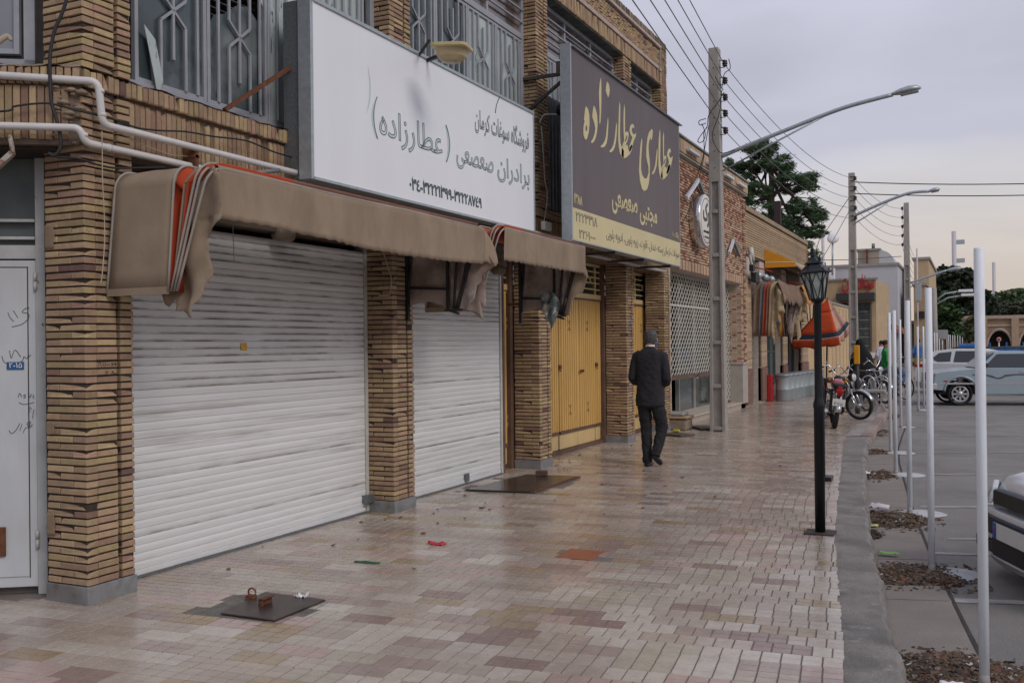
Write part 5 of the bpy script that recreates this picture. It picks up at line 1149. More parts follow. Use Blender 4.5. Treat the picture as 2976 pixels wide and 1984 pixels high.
# ------------------------------------------------------------------ park-style lamp posts
m_cast = mat('black_cast_iron', (.012, .014, .017), .38, .3, var=.2)
m_lg = mat('greenish_lantern_glass', (.27, .31, .29), .15, var=.3, scale=10, spec=.6)
def lamp_post(x, y, label, lean=0, full=True):
    t = thing('lamp_post', label, 'lamp post', (x, y, 0), 'black lantern posts at the pavement edge')
    M = Matrix.Translation((x, y, 0))
    MB().lathe([(.042, .0), (.042, 1.04), (.046, 1.05), (.046, 1.08), (.034, 1.12), (.033, 1.15), (.031, 1.93), (.04, 1.95)], 18, M).build('post', m_cast, t)
    MB().box(x-.12, x+.12, y-.11, y+.11, .0, .012).build('base_plate', mat('rusty_base_plate', (.06, .045, .04), .7, .2, var=.3) if 'bp' not in MT else MT['bp'], t)
    lm = M @ Matrix.Translation((0, 0, 1.95)) @ Matrix.Rotation(lean, 4, 'Y') @ Matrix.Rotation(R(14), 4, 'Z')
    fr = MB(); n = 6; zb, zt_ = .0, .225; rb, rt = .06, .112
    P = lambda r, k, z: lm @ Vector((r*math.cos(2*math.pi*k/n), r*math.sin(2*math.pi*k/n), z))
    fr.lathe([(.03, -.03), (.05, -.012), (.058, .0), (.055, .012)], 12, lm)
    fr.lathe([(.124, .215), (.142, .222), (.142, .232), (.108, .255), (.072, .29), (.056, .296), (.075, .30), (.075, .31), (.045, .33), (.022, .352), (.014, .36), (.02, .372), (.014, .382), (.018, .40), (.012, .41), (.016, .425), (.003, .44)], 6, lm, smooth=False)
    for k in range(n):
        fr.tube([P(rb, k, zb), P(rt, k, zt_)], .006, 5)
        fr.tube([P(rt, k, .225), P(rt+.006, k, .255)], .01, 5)
        a, b = P(rb, k, zb), P(rb, k+1, zb); c, d = P(rt, k, zt_), P(rt, k+1, zt_)
        m1 = (a+b)/2; m2 = (c+d)/2; mid = (m1+m2)/2
        for A, B in ((c, m1), (d, m1), (m2, (a+c)/2), (m2, (b+d)/2)): fr.tube([A.lerp(lm @ Vector((0, 0, .1)), -.02), B.lerp(lm @ Vector((0, 0, .1)), -.02)], .0028, 4, cap=False)
    # side finial, knocked askew like the top one
    h = fr.build('lantern_frame', m_cast, t)
    g = MB()
    for k in range(n): g.add([P(rb-.003, k, zb), P(rb-.003, k+1, zb), P(rt-.003, k+1, zt_), P(rt-.003, k, zt_)], [(0, 1, 2, 3)], False)
    g.build('lantern_glass', m_lg, t, fix=False)
    MB().lathe([(.01, 0), (.014, .01), (.008, .02), (.014, .035), (.006, .05), (.009, .06), (.002, .07)], 8, lm @ Matrix.Translation((.05, -.02, .30))).build('finial', m_cast, t)
    return t
lamp_post(-1.157, 8.356, 'nearer black lantern post on the tile edge, its head tilted', lean=R(-5))
l2 = thing('lamp_post', 'farther black post hidden behind the nearer lantern post', 'lamp post', (-1.578, 11.56, 0), 'black lantern posts at the pavement edge')
MB().lathe([(.042, .0), (.042, 1.04), (.046, 1.08), (.033, 1.12), (.031, 1.2)], 16, Matrix.Translation((-1.578, 11.56, 0))).build('post', m_cast, l2)
MB().box(-1.64, -1.46, 11.45, 11.67, 0, .05).build('base_plate', m_cast, l2, bevel=.01)
# ------------------------------------------------------------------ white posts on the road side
m_wp = mat('chalky_white_post_paint', (.74, .78, .84), .5, var=.06, scale=3, stretch=(4, 4, 1), col3=(.16, .2, .3), c3=(.70, .74), c3scale=16, col2=(.55, .57, .62), c2=(.55, .75), c2scale=2)
m_foot = mat('splashed_white_footing', (.5, .51, .53), .9, var=.2, scale=8, bump=.6, bscale=60, col3=(.18, .17, .16), c3=(.55, .68), c3scale=8)
POSTS = [(.04, 5.36, 2.2), (-.285, 7.82, 2.13), (-.575, 10.43, 2.14), (-.90, 13.36, 2.13), (-1.145, 15.95, 2.17), (-1.285, 20.69, 2.16), (-1.195, 25.79, 2.08), (-1.13, 27.29, 2.1)]
for u, yy in ((2716, 50), (2723, 54), (2730, 58), (2752, 68), (2757, 71), (2762, 74), (2769, 77), (2775, 80), (2783, 83), (2790, 85), (2797, 87)): POSTS.append((at(u, 1000, yy).x, yy, 2.1))
LB = ['nearest and tallest white post, chipped blue at its top', 'second white post standing in a round white footing', 'third white post in a splashed footing between kerb and road', 'fourth white post from the front', 'fifth white post, close behind the fourth one', 'slim white post standing left of the third one', 'left of the two thin white posts before the pickup', 'right of the two thin white posts before the pickup']
FL = ['first white post of the far row, beyond the pickup nose', 'second white post of the far row', 'third white post of the far row', 'white post right after the first gap of the far row', 'second white post after the gap in the far row', 'third white post after the gap in the far row', 'white post left of the blue truck in the far row', 'white post against the blue truck front', 'white post before the blue truck cab', 'next to last white post of the far row', 'last and smallest white post of the far row']
for i, (x, y, h) in enumerate(POSTS):
    t = thing('white_post', LB[i] if i < 8 else FL[i-8], 'post', (x, y, RZ), 'white steel posts lining the parking')
    if i == 8: t_first = t
    n = 20 if i < 4 else 10
    MB().lathe([(.0245, -.02), (.0245, h-.004), (.022, h)], n, Matrix.Translation((x, y, RZ))).build('pole', m_wp, t)
    if i < 8:
        q = random.Random(i); r0 = .24 if 0 < i < 5 else .15; pts = []
        mb = MB(); ph = q.random()*6; cx_, cy_ = x+.12*(i > 0), y+.02
        def f(u, v):
            a = u*6.2832; rr = r0*(1+.16*mnoise.noise(Vector((math.cos(a)*1.5, math.sin(a)*1.5, ph))))*v
            return (cx_+rr*math.cos(a), cy_+rr*.85*math.sin(a), RZ+.006+.022*(1-v**3)+.006*mnoise.noise(Vector((rr*20*math.cos(a), rr*20*math.sin(a), 2))))
        mb.grid(f, 30, 6)
        if i: mb.build('footing', m_foot, t, fix=False)
        MB().lathe([(.034, 0), (.026, .03), (.024, .05)], 8, Matrix.Translation((x, y-.01, RZ+.012))).build('mortar_collar', MT['concrete'], t)
# ------------------------------------------------------------------ people
def rings_loft(mb, secs, n=20, p=2.3):
    """secs: (centre, rx, ry[, axis]) cross-sections across the limb direction"""
    P = [Vector(s_[0]) for s_ in secs]; m = len(P); vs = []
    for i, s_ in enumerate(secs):
        d = (P[min(i+1, m-1)]-P[max(i-1, 0)]).normalized()
        a = Vector((1, 0, 0)); a = (a-d*a.dot(d))
        if a.length < .3: a = Vector((0, 1, 0)); a = a-d*a.dot(d)
        a.normalize(); b = d.cross(a)
        for k in range(n):
            t = 2*math.pi*k/n; c, s2 = math.cos(t), math.sin(t)
            vs.append(P[i]+a*s_[1]*math.copysign(abs(c)**(2/p), c)+b*s_[2]*math.copysign(abs(s2)**(2/p), s2))
    fs = [(i*n+k, i*n+(k+1) % n, (i+1)*n+(k+1) % n, (i+1)*n+k) for i in range(m-1) for k in range(n)]+[tuple(range(n-1, -1, -1)), tuple((m-1)*n+k for k in range(n))]
    return mb.add(vs, fs, True)
def fuse(mb, name, m, parent, voxel=.011, smooth=4, M=None, crease=0, seed=0):
    if M is not None: mb.xf(M)
    o = mb.build(name, m, parent, fix=True)
    r_ = o.modifiers.new('fuse', 'REMESH'); r_.mode = 'VOXEL'; r_.voxel_size = voxel; r_.use_smooth_shade = True
    s_ = o.modifiers.new('soft', 'SMOOTH'); s_.iterations = smooth; s_.factor = .5
    if crease:
        tx = bpy.data.textures.new('folds', 'CLOUDS'); tx.noise_scale = .07; tx.noise_depth = 2
        d = o.modifiers.new('folds', 'DISPLACE'); d.texture = tx; d.strength = crease; d.mid_level = .5; d.texture_coords = 'LOCAL'
    return o
def ball(mb, c, rx, ry, rz_, n=16, m=10):
    vs = []; c = Vector(c)
    prof = [(math.sin(math.pi*i/m), -math.cos(math.pi*i/m)) for i in range(m+1)]
    return mb.lathe([(max(a, .001), b) for a, b in prof], n, Matrix.Translation(c) @ Matrix.Diagonal((rx, ry, rz_, 1)))
m_skin = mat('skin', (.32, .16, .10), .55, var=.06)
m_suit = mat('charcoal_suit_cloth', (.02, .018, .023), .85, var=.12, scale=8, bump=.12, bscale=12)
m_trou = mat('black_trouser_cloth', (.014, .0135, .016), .85, var=.12, scale=8, bump=.15, bscale=14)
m_shoe = mat('black_leather', (.014, .015, .022), .4, var=.2)
m_hair = mat('grey_hair', (.085, .082, .085), .8, var=.45, scale=55, bump=.8, bscale=120, col3=(.2, .2, .2), c3=(.55, .7), c3scale=30)
def shoe(mb, heel, toe, up, w_=.048):
    heel, toe, up = Vector(heel), Vector(toe), Vector(up).normalized(); d = toe-heel; L = d.length; d.normalize(); sd = d.cross(up).normalized()
    secs = [(0, .03, .05), (.08, .036, .075), (.25, .036, .08), (.45, .038, .062), (.7, .047, .05), (.9, .04, .036), (1, .018, .02)]
    vs = []; n = 14
    for s_, hw, h in secs:
        for k in range(n):
            t = 2*math.pi*k/n; vs.append(heel+d*(L*s_)+sd*hw*math.cos(t)+up*(h*.5+h*.5*(math.sin(t) if math.sin(t) > -.7 else -.95)))
    fs = [(i*n+k, i*n+(k+1) % n, (i+1)*n+(k+1) % n, (i+1)*n+k) for i in range(len(secs)-1) for k in range(n)]+[tuple(range(n-1, -1, -1)), tuple((len(secs)-1)*n+k for k in range(n))]
    mb.add(vs, fs, True)
def hand(mb, w_, d, up, side):
    """palm and five bent fingers from wrist w_ along d"""
    w_, d, up = Vector(w_), Vector(d).normalized(), Vector(up).normalized(); sd = d.cross(up).normalized()*side
    rings_loft(mb, [(w_, .028, .02), (w_+d*.04, .04, .016), (w_+d*.085, .042, .014)], 10)
    for i, (o, L) in enumerate(((-.03, .062), (-.01, .072), (.01, .068), (.03, .053))):
        b = w_+d*.08+sd*o; mb.tube([b, b+d*L*.45-up*.006, b+d*L*.75-up*.026, b+d*L*.85-up*.05], [.0095, .009, .008, .007], 8)
    b = w_+d*.025-sd*.034; mb.tube([b, b+d*.03-sd*.02-up*.01, b+d*.055-sd*.016-up*.024], [.012, .010, .008], 8)
man = thing('person', 'grey haired man in a dark suit walking away along the pavement', 'person', (-3.79, 12.08, 0))
T = Matrix.Translation((-3.785, 12.08, 0))
b = MB()
rings_loft(b, [((0, .02, 1.50), .055, .058), ((0, .03, 1.56), .052, .056), ((.004, .045, 1.615), .06, .075), ((.006, .05, 1.66), .074, .092), ((.006, .05, 1.70), .074, .092), ((.006, .045, 1.74), .058, .072), ((.006, .04, 1.758), .02, .03)])
ball(b, (-.078, .04, 1.645), .014, .022, .032); ball(b, (.09, .04, 1.645), .014, .022, .032)
ball(b, (.006, .148, 1.64), .014, .02, .022); ball(b, (.006, .12, 1.595), .05, .03, .03); ball(b, (-.02, .138, 1.665), .013, .01, .009); ball(b, (.032, .138, 1.665), .013, .01, .009); ball(b, (.006, .142, 1.61), .022, .008, .008)
rings_loft(b, [((0, 0, 1.52), .08, .06), ((0, 0, 1.46), .16, .09), ((0, .0, 1.30), .15, .1), ((0, 0, 1.1), .135, .095), ((0, 0, .95), .15, .1), ((0, 0, .86), .15, .1)])
for sx in (-1, 1):
    rings_loft(b, [((sx*.15, 0, 1.45), .05, .05), ((sx*.2, -.01, 1.3), .042, .045), ((sx*.235, -.03, 1.14), .036, .036), ((sx*.17, .12, 1.07), .034, .032), ((sx*.10, .25, 1.04), .025, .022)])
    hand(b, (sx*.095, .26, 1.04), (-sx*.35, .9, .05), (0, 0, 1), sx)
rings_loft(b, [((-.085, .0, .9), .08, .085), ((-.07, .02, .5), .05, .055), ((-.045, -.02, .1), .036, .038), ((-.045, .0, .05), .036, .05)])
rings_loft(b, [((.085, .0, .9), .08, .085), ((.135, .06, .50), .052, .055), ((.085, -.06, .17), .036, .038)])
fuse(b, 'body', m_skin, man, .009, 3, T)
b = MB()
rings_loft(b, [((0, .0, .785), .195, .135), ((0, .0, .86), .192, .135), ((0, 0, .95), .185, .13), ((0, 0, 1.08), .172, .12), ((0, 0, 1.2), .178, .12), ((0, 0, 1.34), .19, .122), ((0, 0, 1.42), .205, .115), ((0, 0, 1.465), .20, .10), ((0, .005, 1.495), .15, .085), ((0, .01, 1.525), .085, .072), ((0, .015, 1.555), .062, .066)], 28)
for sx in (-1, 1):
    rings_loft(b, [((sx*.13, 0, 1.475), .05, .06), ((sx*.178, -.0, 1.44), .055, .066), ((sx*.205, -.01, 1.34), .056, .062), ((sx*.222, -.02, 1.24), .054, .058), ((sx*.236, -.03, 1.15), .052, .054), ((sx*.222, .02, 1.105), .052, .05), ((sx*.17, .13, 1.075), .046, .044), ((sx*.115, .23, 1.05), .04, .038)])
jk = fuse(b, 'jacket', m_suit, man, .009, 5, T, crease=.022)
b = MB()
rings_loft(b, [((0, .0, 1.0), .15, .1), ((0, 0, .9), .168, .115), ((0, 0, .82), .172, .118), ((0, 0, .76), .155, .11)], 24)
rings_loft(b, [((-.085, 0, .84), .09, .105), ((-.078, .01, .7), .085, .095), ((-.066, .02, .5), .074, .08), ((-.052, .0, .3), .064, .07), ((-.045, -.015, .14), .058, .066), ((-.043, -.015, .085), .062, .072), ((-.043, -.01, .05), .058, .07)])
rings_loft(b, [((.085, 0, .84), .09, .105), ((.115, .02, .7), .085, .095), ((.135, .055, .53), .078, .082), ((.128, .04, .42), .072, .078), ((.105, -.02, .28), .064, .07), ((.09, -.055, .19), .06, .068), ((.082, -.07, .145), .062, .07)])
fuse(b, 'trousers', m_trou, man, .009, 4, T, crease=.03)
b = MB(); shoe(b, (-.04, -.07, .0), (-.055, .2, .0), (0, 0, 1)); b.xf(T); b.build('shoe', m_shoe, man)
b = MB(); shoe(b, (.05, -.115, .135), (.118, .045, .012), (.1, .62, .75)); b.xf(T); b.build('shoe', m_shoe, man)
b = MB()
def cap_ring(z, s_, back, front): return ((.006, (back+front)/2, z), s_, (front-back)/2)
rings_loft(b, [cap_ring(1.592, .058, -.022, .02), cap_ring(1.61, .07, -.04, .05), cap_ring(1.64, .08, -.052, .065), cap_ring(1.675, .086, -.056, .10), cap_ring(1.71, .085, -.055, .12), cap_ring(1.74, .075, -.045, .125), cap_ring(1.762, .055, -.02, .10), cap_ring(1.774, .022, .01, .06)], 22, 2.1)
hr = fuse(b, 'hair', m_hair, man, .008, 2, T, crease=.012)
MB().lathe([(.058, 1.545), (.062, 1.552), (.06, 1.575), (.055, 1.576)], 22, T @ Matrix.Translation((0, .018, 0))).build('shirt_collar', MT['white'], man)
b = MB(); rings_loft(b, [((.006, .13, 1.565), .045, .04), ((.006, .135, 1.60), .06, .042), ((.006, .125, 1.635), .055, .04)]); b.tube([T.inverted() @ (T @ Vector(p)) for p in ((.07, .11, 1.62), (.092, .06, 1.625), (.1, .035, 1.64))], .004, 5); b.tube([(.07, .11, 1.59), (.09, .06, 1.60), (.098, .035, 1.62)], .006, 5); b.xf(T)
b.build('face_mask', mat('blue_face_mask', (.08, .2, .4), .7), man)

# small figures farther down the street
def figure(name, label, loc, heading, H, top, legs, skin=m_skin, hair=(.02, .015, .012), seated=False, cat='person'):
    t = thing(name, label, cat, loc); M = Matrix.Translation(loc) @ Matrix.Rotation(heading, 4, 'Z') @ Matrix.Scale(H/1.75, 4)
    mt = mat('shirt', top, .85, var=.15, scale=8, bump=.2); ml = mat('trousers', legs, .85, var=.15)
    hz = .48 if seated else .9; o = hz-.9
    b = MB(); rings_loft(b, [((0, 0, 1.48+o), .055, .055), ((0, .02, 1.57+o), .07, .085), ((0, .02, 1.66+o), .075, .09), ((0, .01, 1.75+o), .03, .04)])
    rings_loft(b, [((0, 0, 1.5+o), .07, .06), ((0, 0, 1.4+o), .17, .09), ((0, 0, .95+o), .15, .09)])
    for sx in (-1, 1):
        rings_loft(b, [((sx*.17, 0, 1.42+o), .045, .045), ((sx*.23, -.02, 1.14+o), .036, .036), ((sx*.2, .16, .98+o), .03, .03)]); hand(b, (sx*.2, .18, .97+o), (0, 1, -.2), (0, 0, 1), sx)
        if seated: rings_loft(b, [((sx*.09, 0, hz), .075, .08), ((sx*.14, .4, hz), .055, .055), ((sx*.15, .42, .08), .04, .04)])
        else: rings_loft(b, [((sx*.09, 0, .9), .075, .08), ((sx*.1, .02, .5), .052, .055), ((sx*.1, .0, .08), .036, .04)])
    fuse(b, 'body', skin, t, .02, 2, M)
    b = MB(); rings_loft(b, [((0, 0, .88+o), .175, .12), ((0, 0, 1.15+o), .165, .115), ((0, 0, 1.4+o), .195, .11), ((0, 0, 1.48+o), .12, .08), ((0, 0, 1.52+o), .065, .06)])
    for sx in (-1, 1): rings_loft(b, [((sx*.16, 0, 1.43+o), .055, .06), ((sx*.235, -.02, 1.15+o), .052, .052), ((sx*.205, .12, 1.0+o), .042, .042)])
    fuse(b, 'shirt', mt, t, .018, 3, M, crease=.03)
    b = MB()
    for sx in (-1, 1):
        if seated: rings_loft(b, [((sx*.06, -.05, hz+.02), .11, .11), ((sx*.14, .4, hz+.01), .075, .075), ((sx*.15, .43, hz-.1), .07, .07), ((sx*.15, .42, .1), .06, .06)])
        else: rings_loft(b, [((sx*.08, 0, .92), .1, .11), ((sx*.1, .02, .5), .07, .075), ((sx*.1, .0, .06), .058, .06)])
    fuse(b, 'trousers', ml, t, .018, 3, M)
    for sx in (-1, 1):
        b = MB(); y0 = .36 if seated else -.07; shoe(b, (sx*.12, y0, 0), (sx*.13, y0+.26, 0), (0, 0, 1)); b.xf(M); b.build('shoe', m_shoe, t)
    b = MB(); ball(b, (0, -.005, 1.68+o), .083, .095, .09); b.xf(M); b.build('hair', mat('hair', hair, .8), t)
    return t
# woman in a black chador
wl = at(2500, 1120, 28.5); wx = wl.x
wo = thing('person', 'woman wrapped in a black chador beside the parked motorbikes', 'person', (wx, 28.5, 0))
Tw = Matrix.Translation((wx, 28.5, 0))
b = MB(); rings_loft(b, [((-.03, 0, 1.36), .05, .05), ((-.03, .02, 1.47), .07, .085), ((-.03, .02, 1.56), .07, .085), ((-.03, 0, 1.62), .03, .04)])
rings_loft(b, [((0, 0, 1.38), .07, .06), ((0, 0, 1.28), .16, .09), ((0, 0, .9), .16, .11), ((0, 0, .5), .14, .11), ((0, 0, .05), .1, .1)])
rings_loft(b, [((-.15, -.02, 1.3), .045, .045), ((-.2, -.1, 1.1), .036, .036), ((-.08, -.2, 1.28), .03, .03)]); hand(b, (-.06, -.21, 1.32), (.1, .1, 1), (0, -1, 0), 1)
fuse(b, 'body', m_skin, wo, .018, 2, Tw)
b = MB(); n = 28; secs = []
for z, rx, ry, cx_, cy_ in ((1.655, .02, .03, 0, 0), (1.64, .07, .09, 0, 0), (1.58, .105, .12, 0, .0), (1.48, .12, .13, .01, .0), (1.36, .17, .15, .03, 0), (1.2, .27, .2, .04, 0), (.95, .33, .24, .05, 0), (.7, .38, .28, .08, 0), (.55, .43, .3, .14, 0), (.35, .35, .3, .08, 0), (.06, .33, .3, .03, 0)):
    secs.append([Tw @ Vector((cx_+rx*math.cos(a)*(1+.05*math.sin(7*a)*(1.5-z)), cy_+ry*math.sin(a)*(1+.06*math.sin(5*a+1)*(1.5-z)), z)) for a in [2*math.pi*i/n for i in range(n)]])
loft(secs, b, cap=False); b.build('chador', mat('black_chador', (.006, .006, .007), .9, var=.1), wo, solid=.004, fix=False)
gx0 = at(2578, 1100, 30).x
figure('person', 'man in a bright green shirt seated among the motorbikes', (gx0, 29.6, .3), R(-70), 1.72, (.02, .30, .06), (.05, .12, .25), seated=True)
figure('person', 'small figure in a white shirt beyond the man in green', (at(2562, 1100, 33).x, 33, .25), R(40), 1.35, (.5, .5, .6), (.03, .03, .04))
figure('person', 'person in jeans standing behind the half raised mesh shutter', (-5.72, 19.0, .12), R(160), 1.7, (.1, .12, .2), (.04, .12, .3))
figure('person', 'passer-by in blue at the far kerb between two thin posts', (at(2669, 1010, 44).x, 44, 0), R(10), 1.65, (.05, .13, .35), (.35, .25, .04))
# ------------------------------------------------------------------ wheels, motorbikes, cars
m_tyre = mat('tyre_rubber', (.016, .016, .017), .8, var=.15, bump=.1)
m_chrome = mat('worn_chrome', (.55, .56, .58), .18, .95, var=.1)
m_alu = mat('grey_wheel_metal', (.4, .41, .43), .35, .6, var=.08)
m_blk = mat('black_plastic', (.018, .018, .02), .55, var=.1)
m_seat = mat('black_vinyl_seat', (.015, .015, .016), .5, var=.1)
m_lens = mat('headlamp_glass', (.5, .52, .53), .08, .2, var=.2, scale=30, spec=.8)
m_redl = mat('red_tail_lens', (.35, .01, .01), .2, var=.05)
m_cargl = mat('car_glass', (.02, .025, .03), .06, var=.2, scale=1, spec=.8)
m_plate = mat('number_plate', (.6, .6, .58), .5, var=.05)
def wheel_mb(mb, c, r, w_, M, n=28):
    """tyre with its axle along local Y"""
    A = M @ Matrix.Translation(c) @ Matrix.Rotation(R(90), 4, 'X')
    k = min(.05, r*.28)
    mb.lathe([(r-k*1.1, -w_/2*.8), (r-k*.5, -w_/2), (r-k*.12, -w_/2*.8), (r, -w_/2*.3), (r, w_/2*.3), (r-k*.12, w_/2*.8), (r-k*.5, w_/2), (r-k*1.1, w_/2*.8), (r-k*1.1, -w_/2*.8)], n, A, cap=False)
    return A
def moto_wheel(t, c, r, w_, M, name='wheel'):
    mb = MB(); A = wheel_mb(mb, c, r, w_, M); o = mb.build(name, m_tyre, t)
    mb = MB(); mb.lathe([(r-.055, -.02), (r-.04, -.022), (r-.04, .022), (r-.055, .02), (r-.055, -.02)], 28, A, cap=False); mb.lathe([(.03, -.05), (.045, -.03), (.045, .03), (.03, .05)], 14, A)
    for k in range(18):
        a = 2*math.pi*k/18; b_ = a+.35*(1 if k % 2 else -1)
        mb.tube([A @ Vector((.04*math.cos(b_), .04*math.sin(b_), .03*(1 if k % 2 else -1))), A @ Vector(((r-.05)*math.cos(a), (r-.05)*math.sin(a), 0))], .002, 4)
    mb.build('rim', m_chrome, o)
def motorbike(label, loc, heading, tank, steer=0, lean=R(-7), rear_plate=True):
    t = thing('motorbike', label, 'motorbike', loc, 'motorbikes parked at the pavement edge')
    M = Matrix.Translation(loc) @ Matrix.Rotation(heading, 4, 'Z') @ Matrix.Rotation(lean, 4, 'X')
    mt = mat('tank_paint', tank, .25, var=.05, coat=.5)
    r = .29; xr, xf_ = -.62, .62
    moto_wheel(t, (xr, 0, r), r, .085, M)
    S_ = M @ Matrix.Translation((.42, 0, .8)) @ Matrix.Rotation(steer, 4, 'Z') @ Matrix.Translation((-.42, 0, -.8))
    moto_wheel(t, (xf_, 0, r), r, .075, S_)
    mb = MB()
    for s_ in (-1, 1): mb.tube([(xf_, s_*.075, r), (.50, s_*.075, .62)], .02, 10)
    for s_ in (-1, 1): mb.tube([(.50, s_*.075, .62), (.42, s_*.075, .88)], .016, 10)
    mb.xf(S_); mb.build('fork', m_chrome, t)
    for (cx_, a0, a1, wd) in ((xf_, 15, 150, .05), (xr, 20, 175, .06)):
        mb = MB(); s0 = 0; n = 12; vs = []
        for i in range(n+1):
            a = R(a0+(a1-a0)*i/n); rr = r+.035
            for y, dr in ((-wd, -.03), (-wd*.8, 0), (wd*.8, 0), (wd, -.03)): vs.append((cx_+(rr+dr)*math.cos(a), y, r+(rr+dr)*math.sin(a)))
        mb.add(vs, [(i*4+j, i*4+j+1, (i+1)*4+j+1, (i+1)*4+j) for i in range(n) for j in range(3)], True)
        mb.xf(S_ if cx_ > 0 else M, s0)
        mb.build('mudguard', m_chrome, t, solid=.004, fix=False)
    mb = MB(); mb.tube(curve_pts([(.36, -.30, 1.06), (.33, -.31, 1.02), (.40, -.2, 1.12), (.43, -.08, 1.0), (.43, 0, .95), (.43, .08, 1.0), (.40, .2, 1.12), (.30, .34, 1.02)], 4), .012, 8).xf(S_); hb = mb.build('handlebar', m_chrome, t)
    mb = MB(); mb.tube([(.35, -.27, 1.07), (.24, -.36, 1.03)], .018, 8).tube([(.36, .27, 1.08), (.25, .37, 1.02)], .018, 8).xf(S_); mb.build('grip', m_blk, hb)
    mb = MB(); A = S_ @ Matrix.Translation((.56, 0, .86)) @ Matrix.Rotation(R(90), 4, 'Y'); mb.lathe([(.03, -.12), (.075, -.07), (.088, 0), (.09, .01)], 18, A); mb.build('headlight_shell', m_blk, t)
    mb = MB(); mb.lathe([(.088, .011), (.07, .03), (.03, .042), (.005, .045)], 18, A); mb.build('headlight', m_lens, t)
    mb = MB()
    for s_ in (-1, 1): mb.lathe([(.02, -.02), (.03, 0), (.02, .02)], 10, S_ @ Matrix.Translation((.5, s_*.15, .84)) @ Matrix.Rotation(R(90), 4, 'Y'))
    mb.build('indicator', mat('amber_lens', (.5, .2, .01), .3) if 'amb' not in MT else MT['amb'], t)
    b = MB(); rings_loft(b, [((.38, 0, .74), .03, .05), ((.33, 0, .77), .095, .09), ((.2, 0, .79), .125, .105), ((.05, 0, .78), .12, .095), ((-.06, 0, .75), .07, .06)], 16); b.xf(M @ Matrix()); b.build('tank', mt, t)
    b = MB(); b.box(-.68, -.02, -.12, .12, .74, .83); b.xf(M); b.build('seat', m_seat, t, bevel=.04, seg=3)
    b = MB(); b.tube([(.42, 0, .85), (.3, 0, .45), (.0, 0, .25), (-.15, 0, .28)], .022, 8).tube([(.4, 0, .8), (-.1, 0, .68), (-.7, .1, .72)], .018, 8)
    for s_ in (-1, 1): b.tube([(-.15, s_*.04, .3), (xr, s_*.09, r)], .02, 8).tube([(xr, s_*.11, r+.02), (-.42, s_*.12, .7)], .026, 10)
    b.tube([(.12, -.1, .3), (.12, -.3, .28)], .012, 6).tube([(-.05, .1, .2), (-.12, .26, -.0)], .01, 6); b.xf(M); b.build('frame', m_blk, t)
    b = MB(); b.box(-.12, .25, -.12, .12, .24, .42); b.lathe([(.06, 0), (.075, .02), (.075, .05), (.06, .07), (.075, .09), (.075, .12), (.06, .15), (.07, .2)], 12, Matrix.Translation((.18, 0, .42)) @ Matrix.Rotation(R(20), 4, 'Y')); b.xf(M); b.build('engine', m_alu, t, bevel=.015)
    b = MB(); b.tube(curve_pts([(.2, .12, .45), (.3, .14, .3), (.15, .16, .2), (-.2, .17, .2), (-.85, .19, .32)], 4), [.02]*9+[.035]*8, 10) if False else b.tube(curve_pts([(.2, .12, .45), (.3, .14, .3), (.15, .16, .2), (-.2, .17, .2), (-.85, .19, .32)], 4), .03, 10); b.xf(M); b.build('exhaust', m_chrome, t)
    b = MB(); b.box(-.93, -.915, -.11, .11, .43, .56); b.xf(M); pl = b.build('number_plate', m_plate, t, bevel=.004)
    PM = M @ Matrix(((0, 0, -1, -.9315), (-1, 0, 0, .08), (0, 1, 0, .45), (0, 0, 0, 1)))
    text_mesh('plate_number', '۴۷۵', .07, MT['black'], PM, pl, ext=.0005, rtl=False, wid=.15)
    b = MB(); b.box(-.87, -.8, -.07, .07, .66, .73).box(-.82, -.7, -.04, .04, .6, .78); b.xf(M); b.build('tail_light', m_redl, t, bevel=.012)
    b = MB()
    for s_ in (-1, 1): b.tube([(.40, s_*.2, 1.12), (.38, s_*.25, 1.2)], .005, 5)
    b.xf(S_); b.build('mirror_stem', m_chrome, t)
    return t
MT['amb'] = mat('amber_lens', (.5, .2, .01), .3)
motorbike('red tanked motorbike seen from behind with its number plate', (-2.40, 19.1, 0), R(100), (.38, .03, .035), steer=R(-10), lean=R(8))
motorbike('black motorbike with high chrome handlebars facing the road', (at(2487, 1183, 20.4).x-.62*.5, 20.4+.62*.87, 0), R(-60), (.012, .012, .014), steer=R(38), lean=R(6))
motorbike('dark motorbike parked behind the black one near the bench', (-2.35, 26.6, 0), R(-60), (.02, .03, .05), steer=R(20), lean=R(5))
motorbike('motorbike parked by the far bicycles at the pavement edge', (-2.05, 30.2, 0), R(-75), (.02, .02, .025), steer=R(-15), lean=R(5))
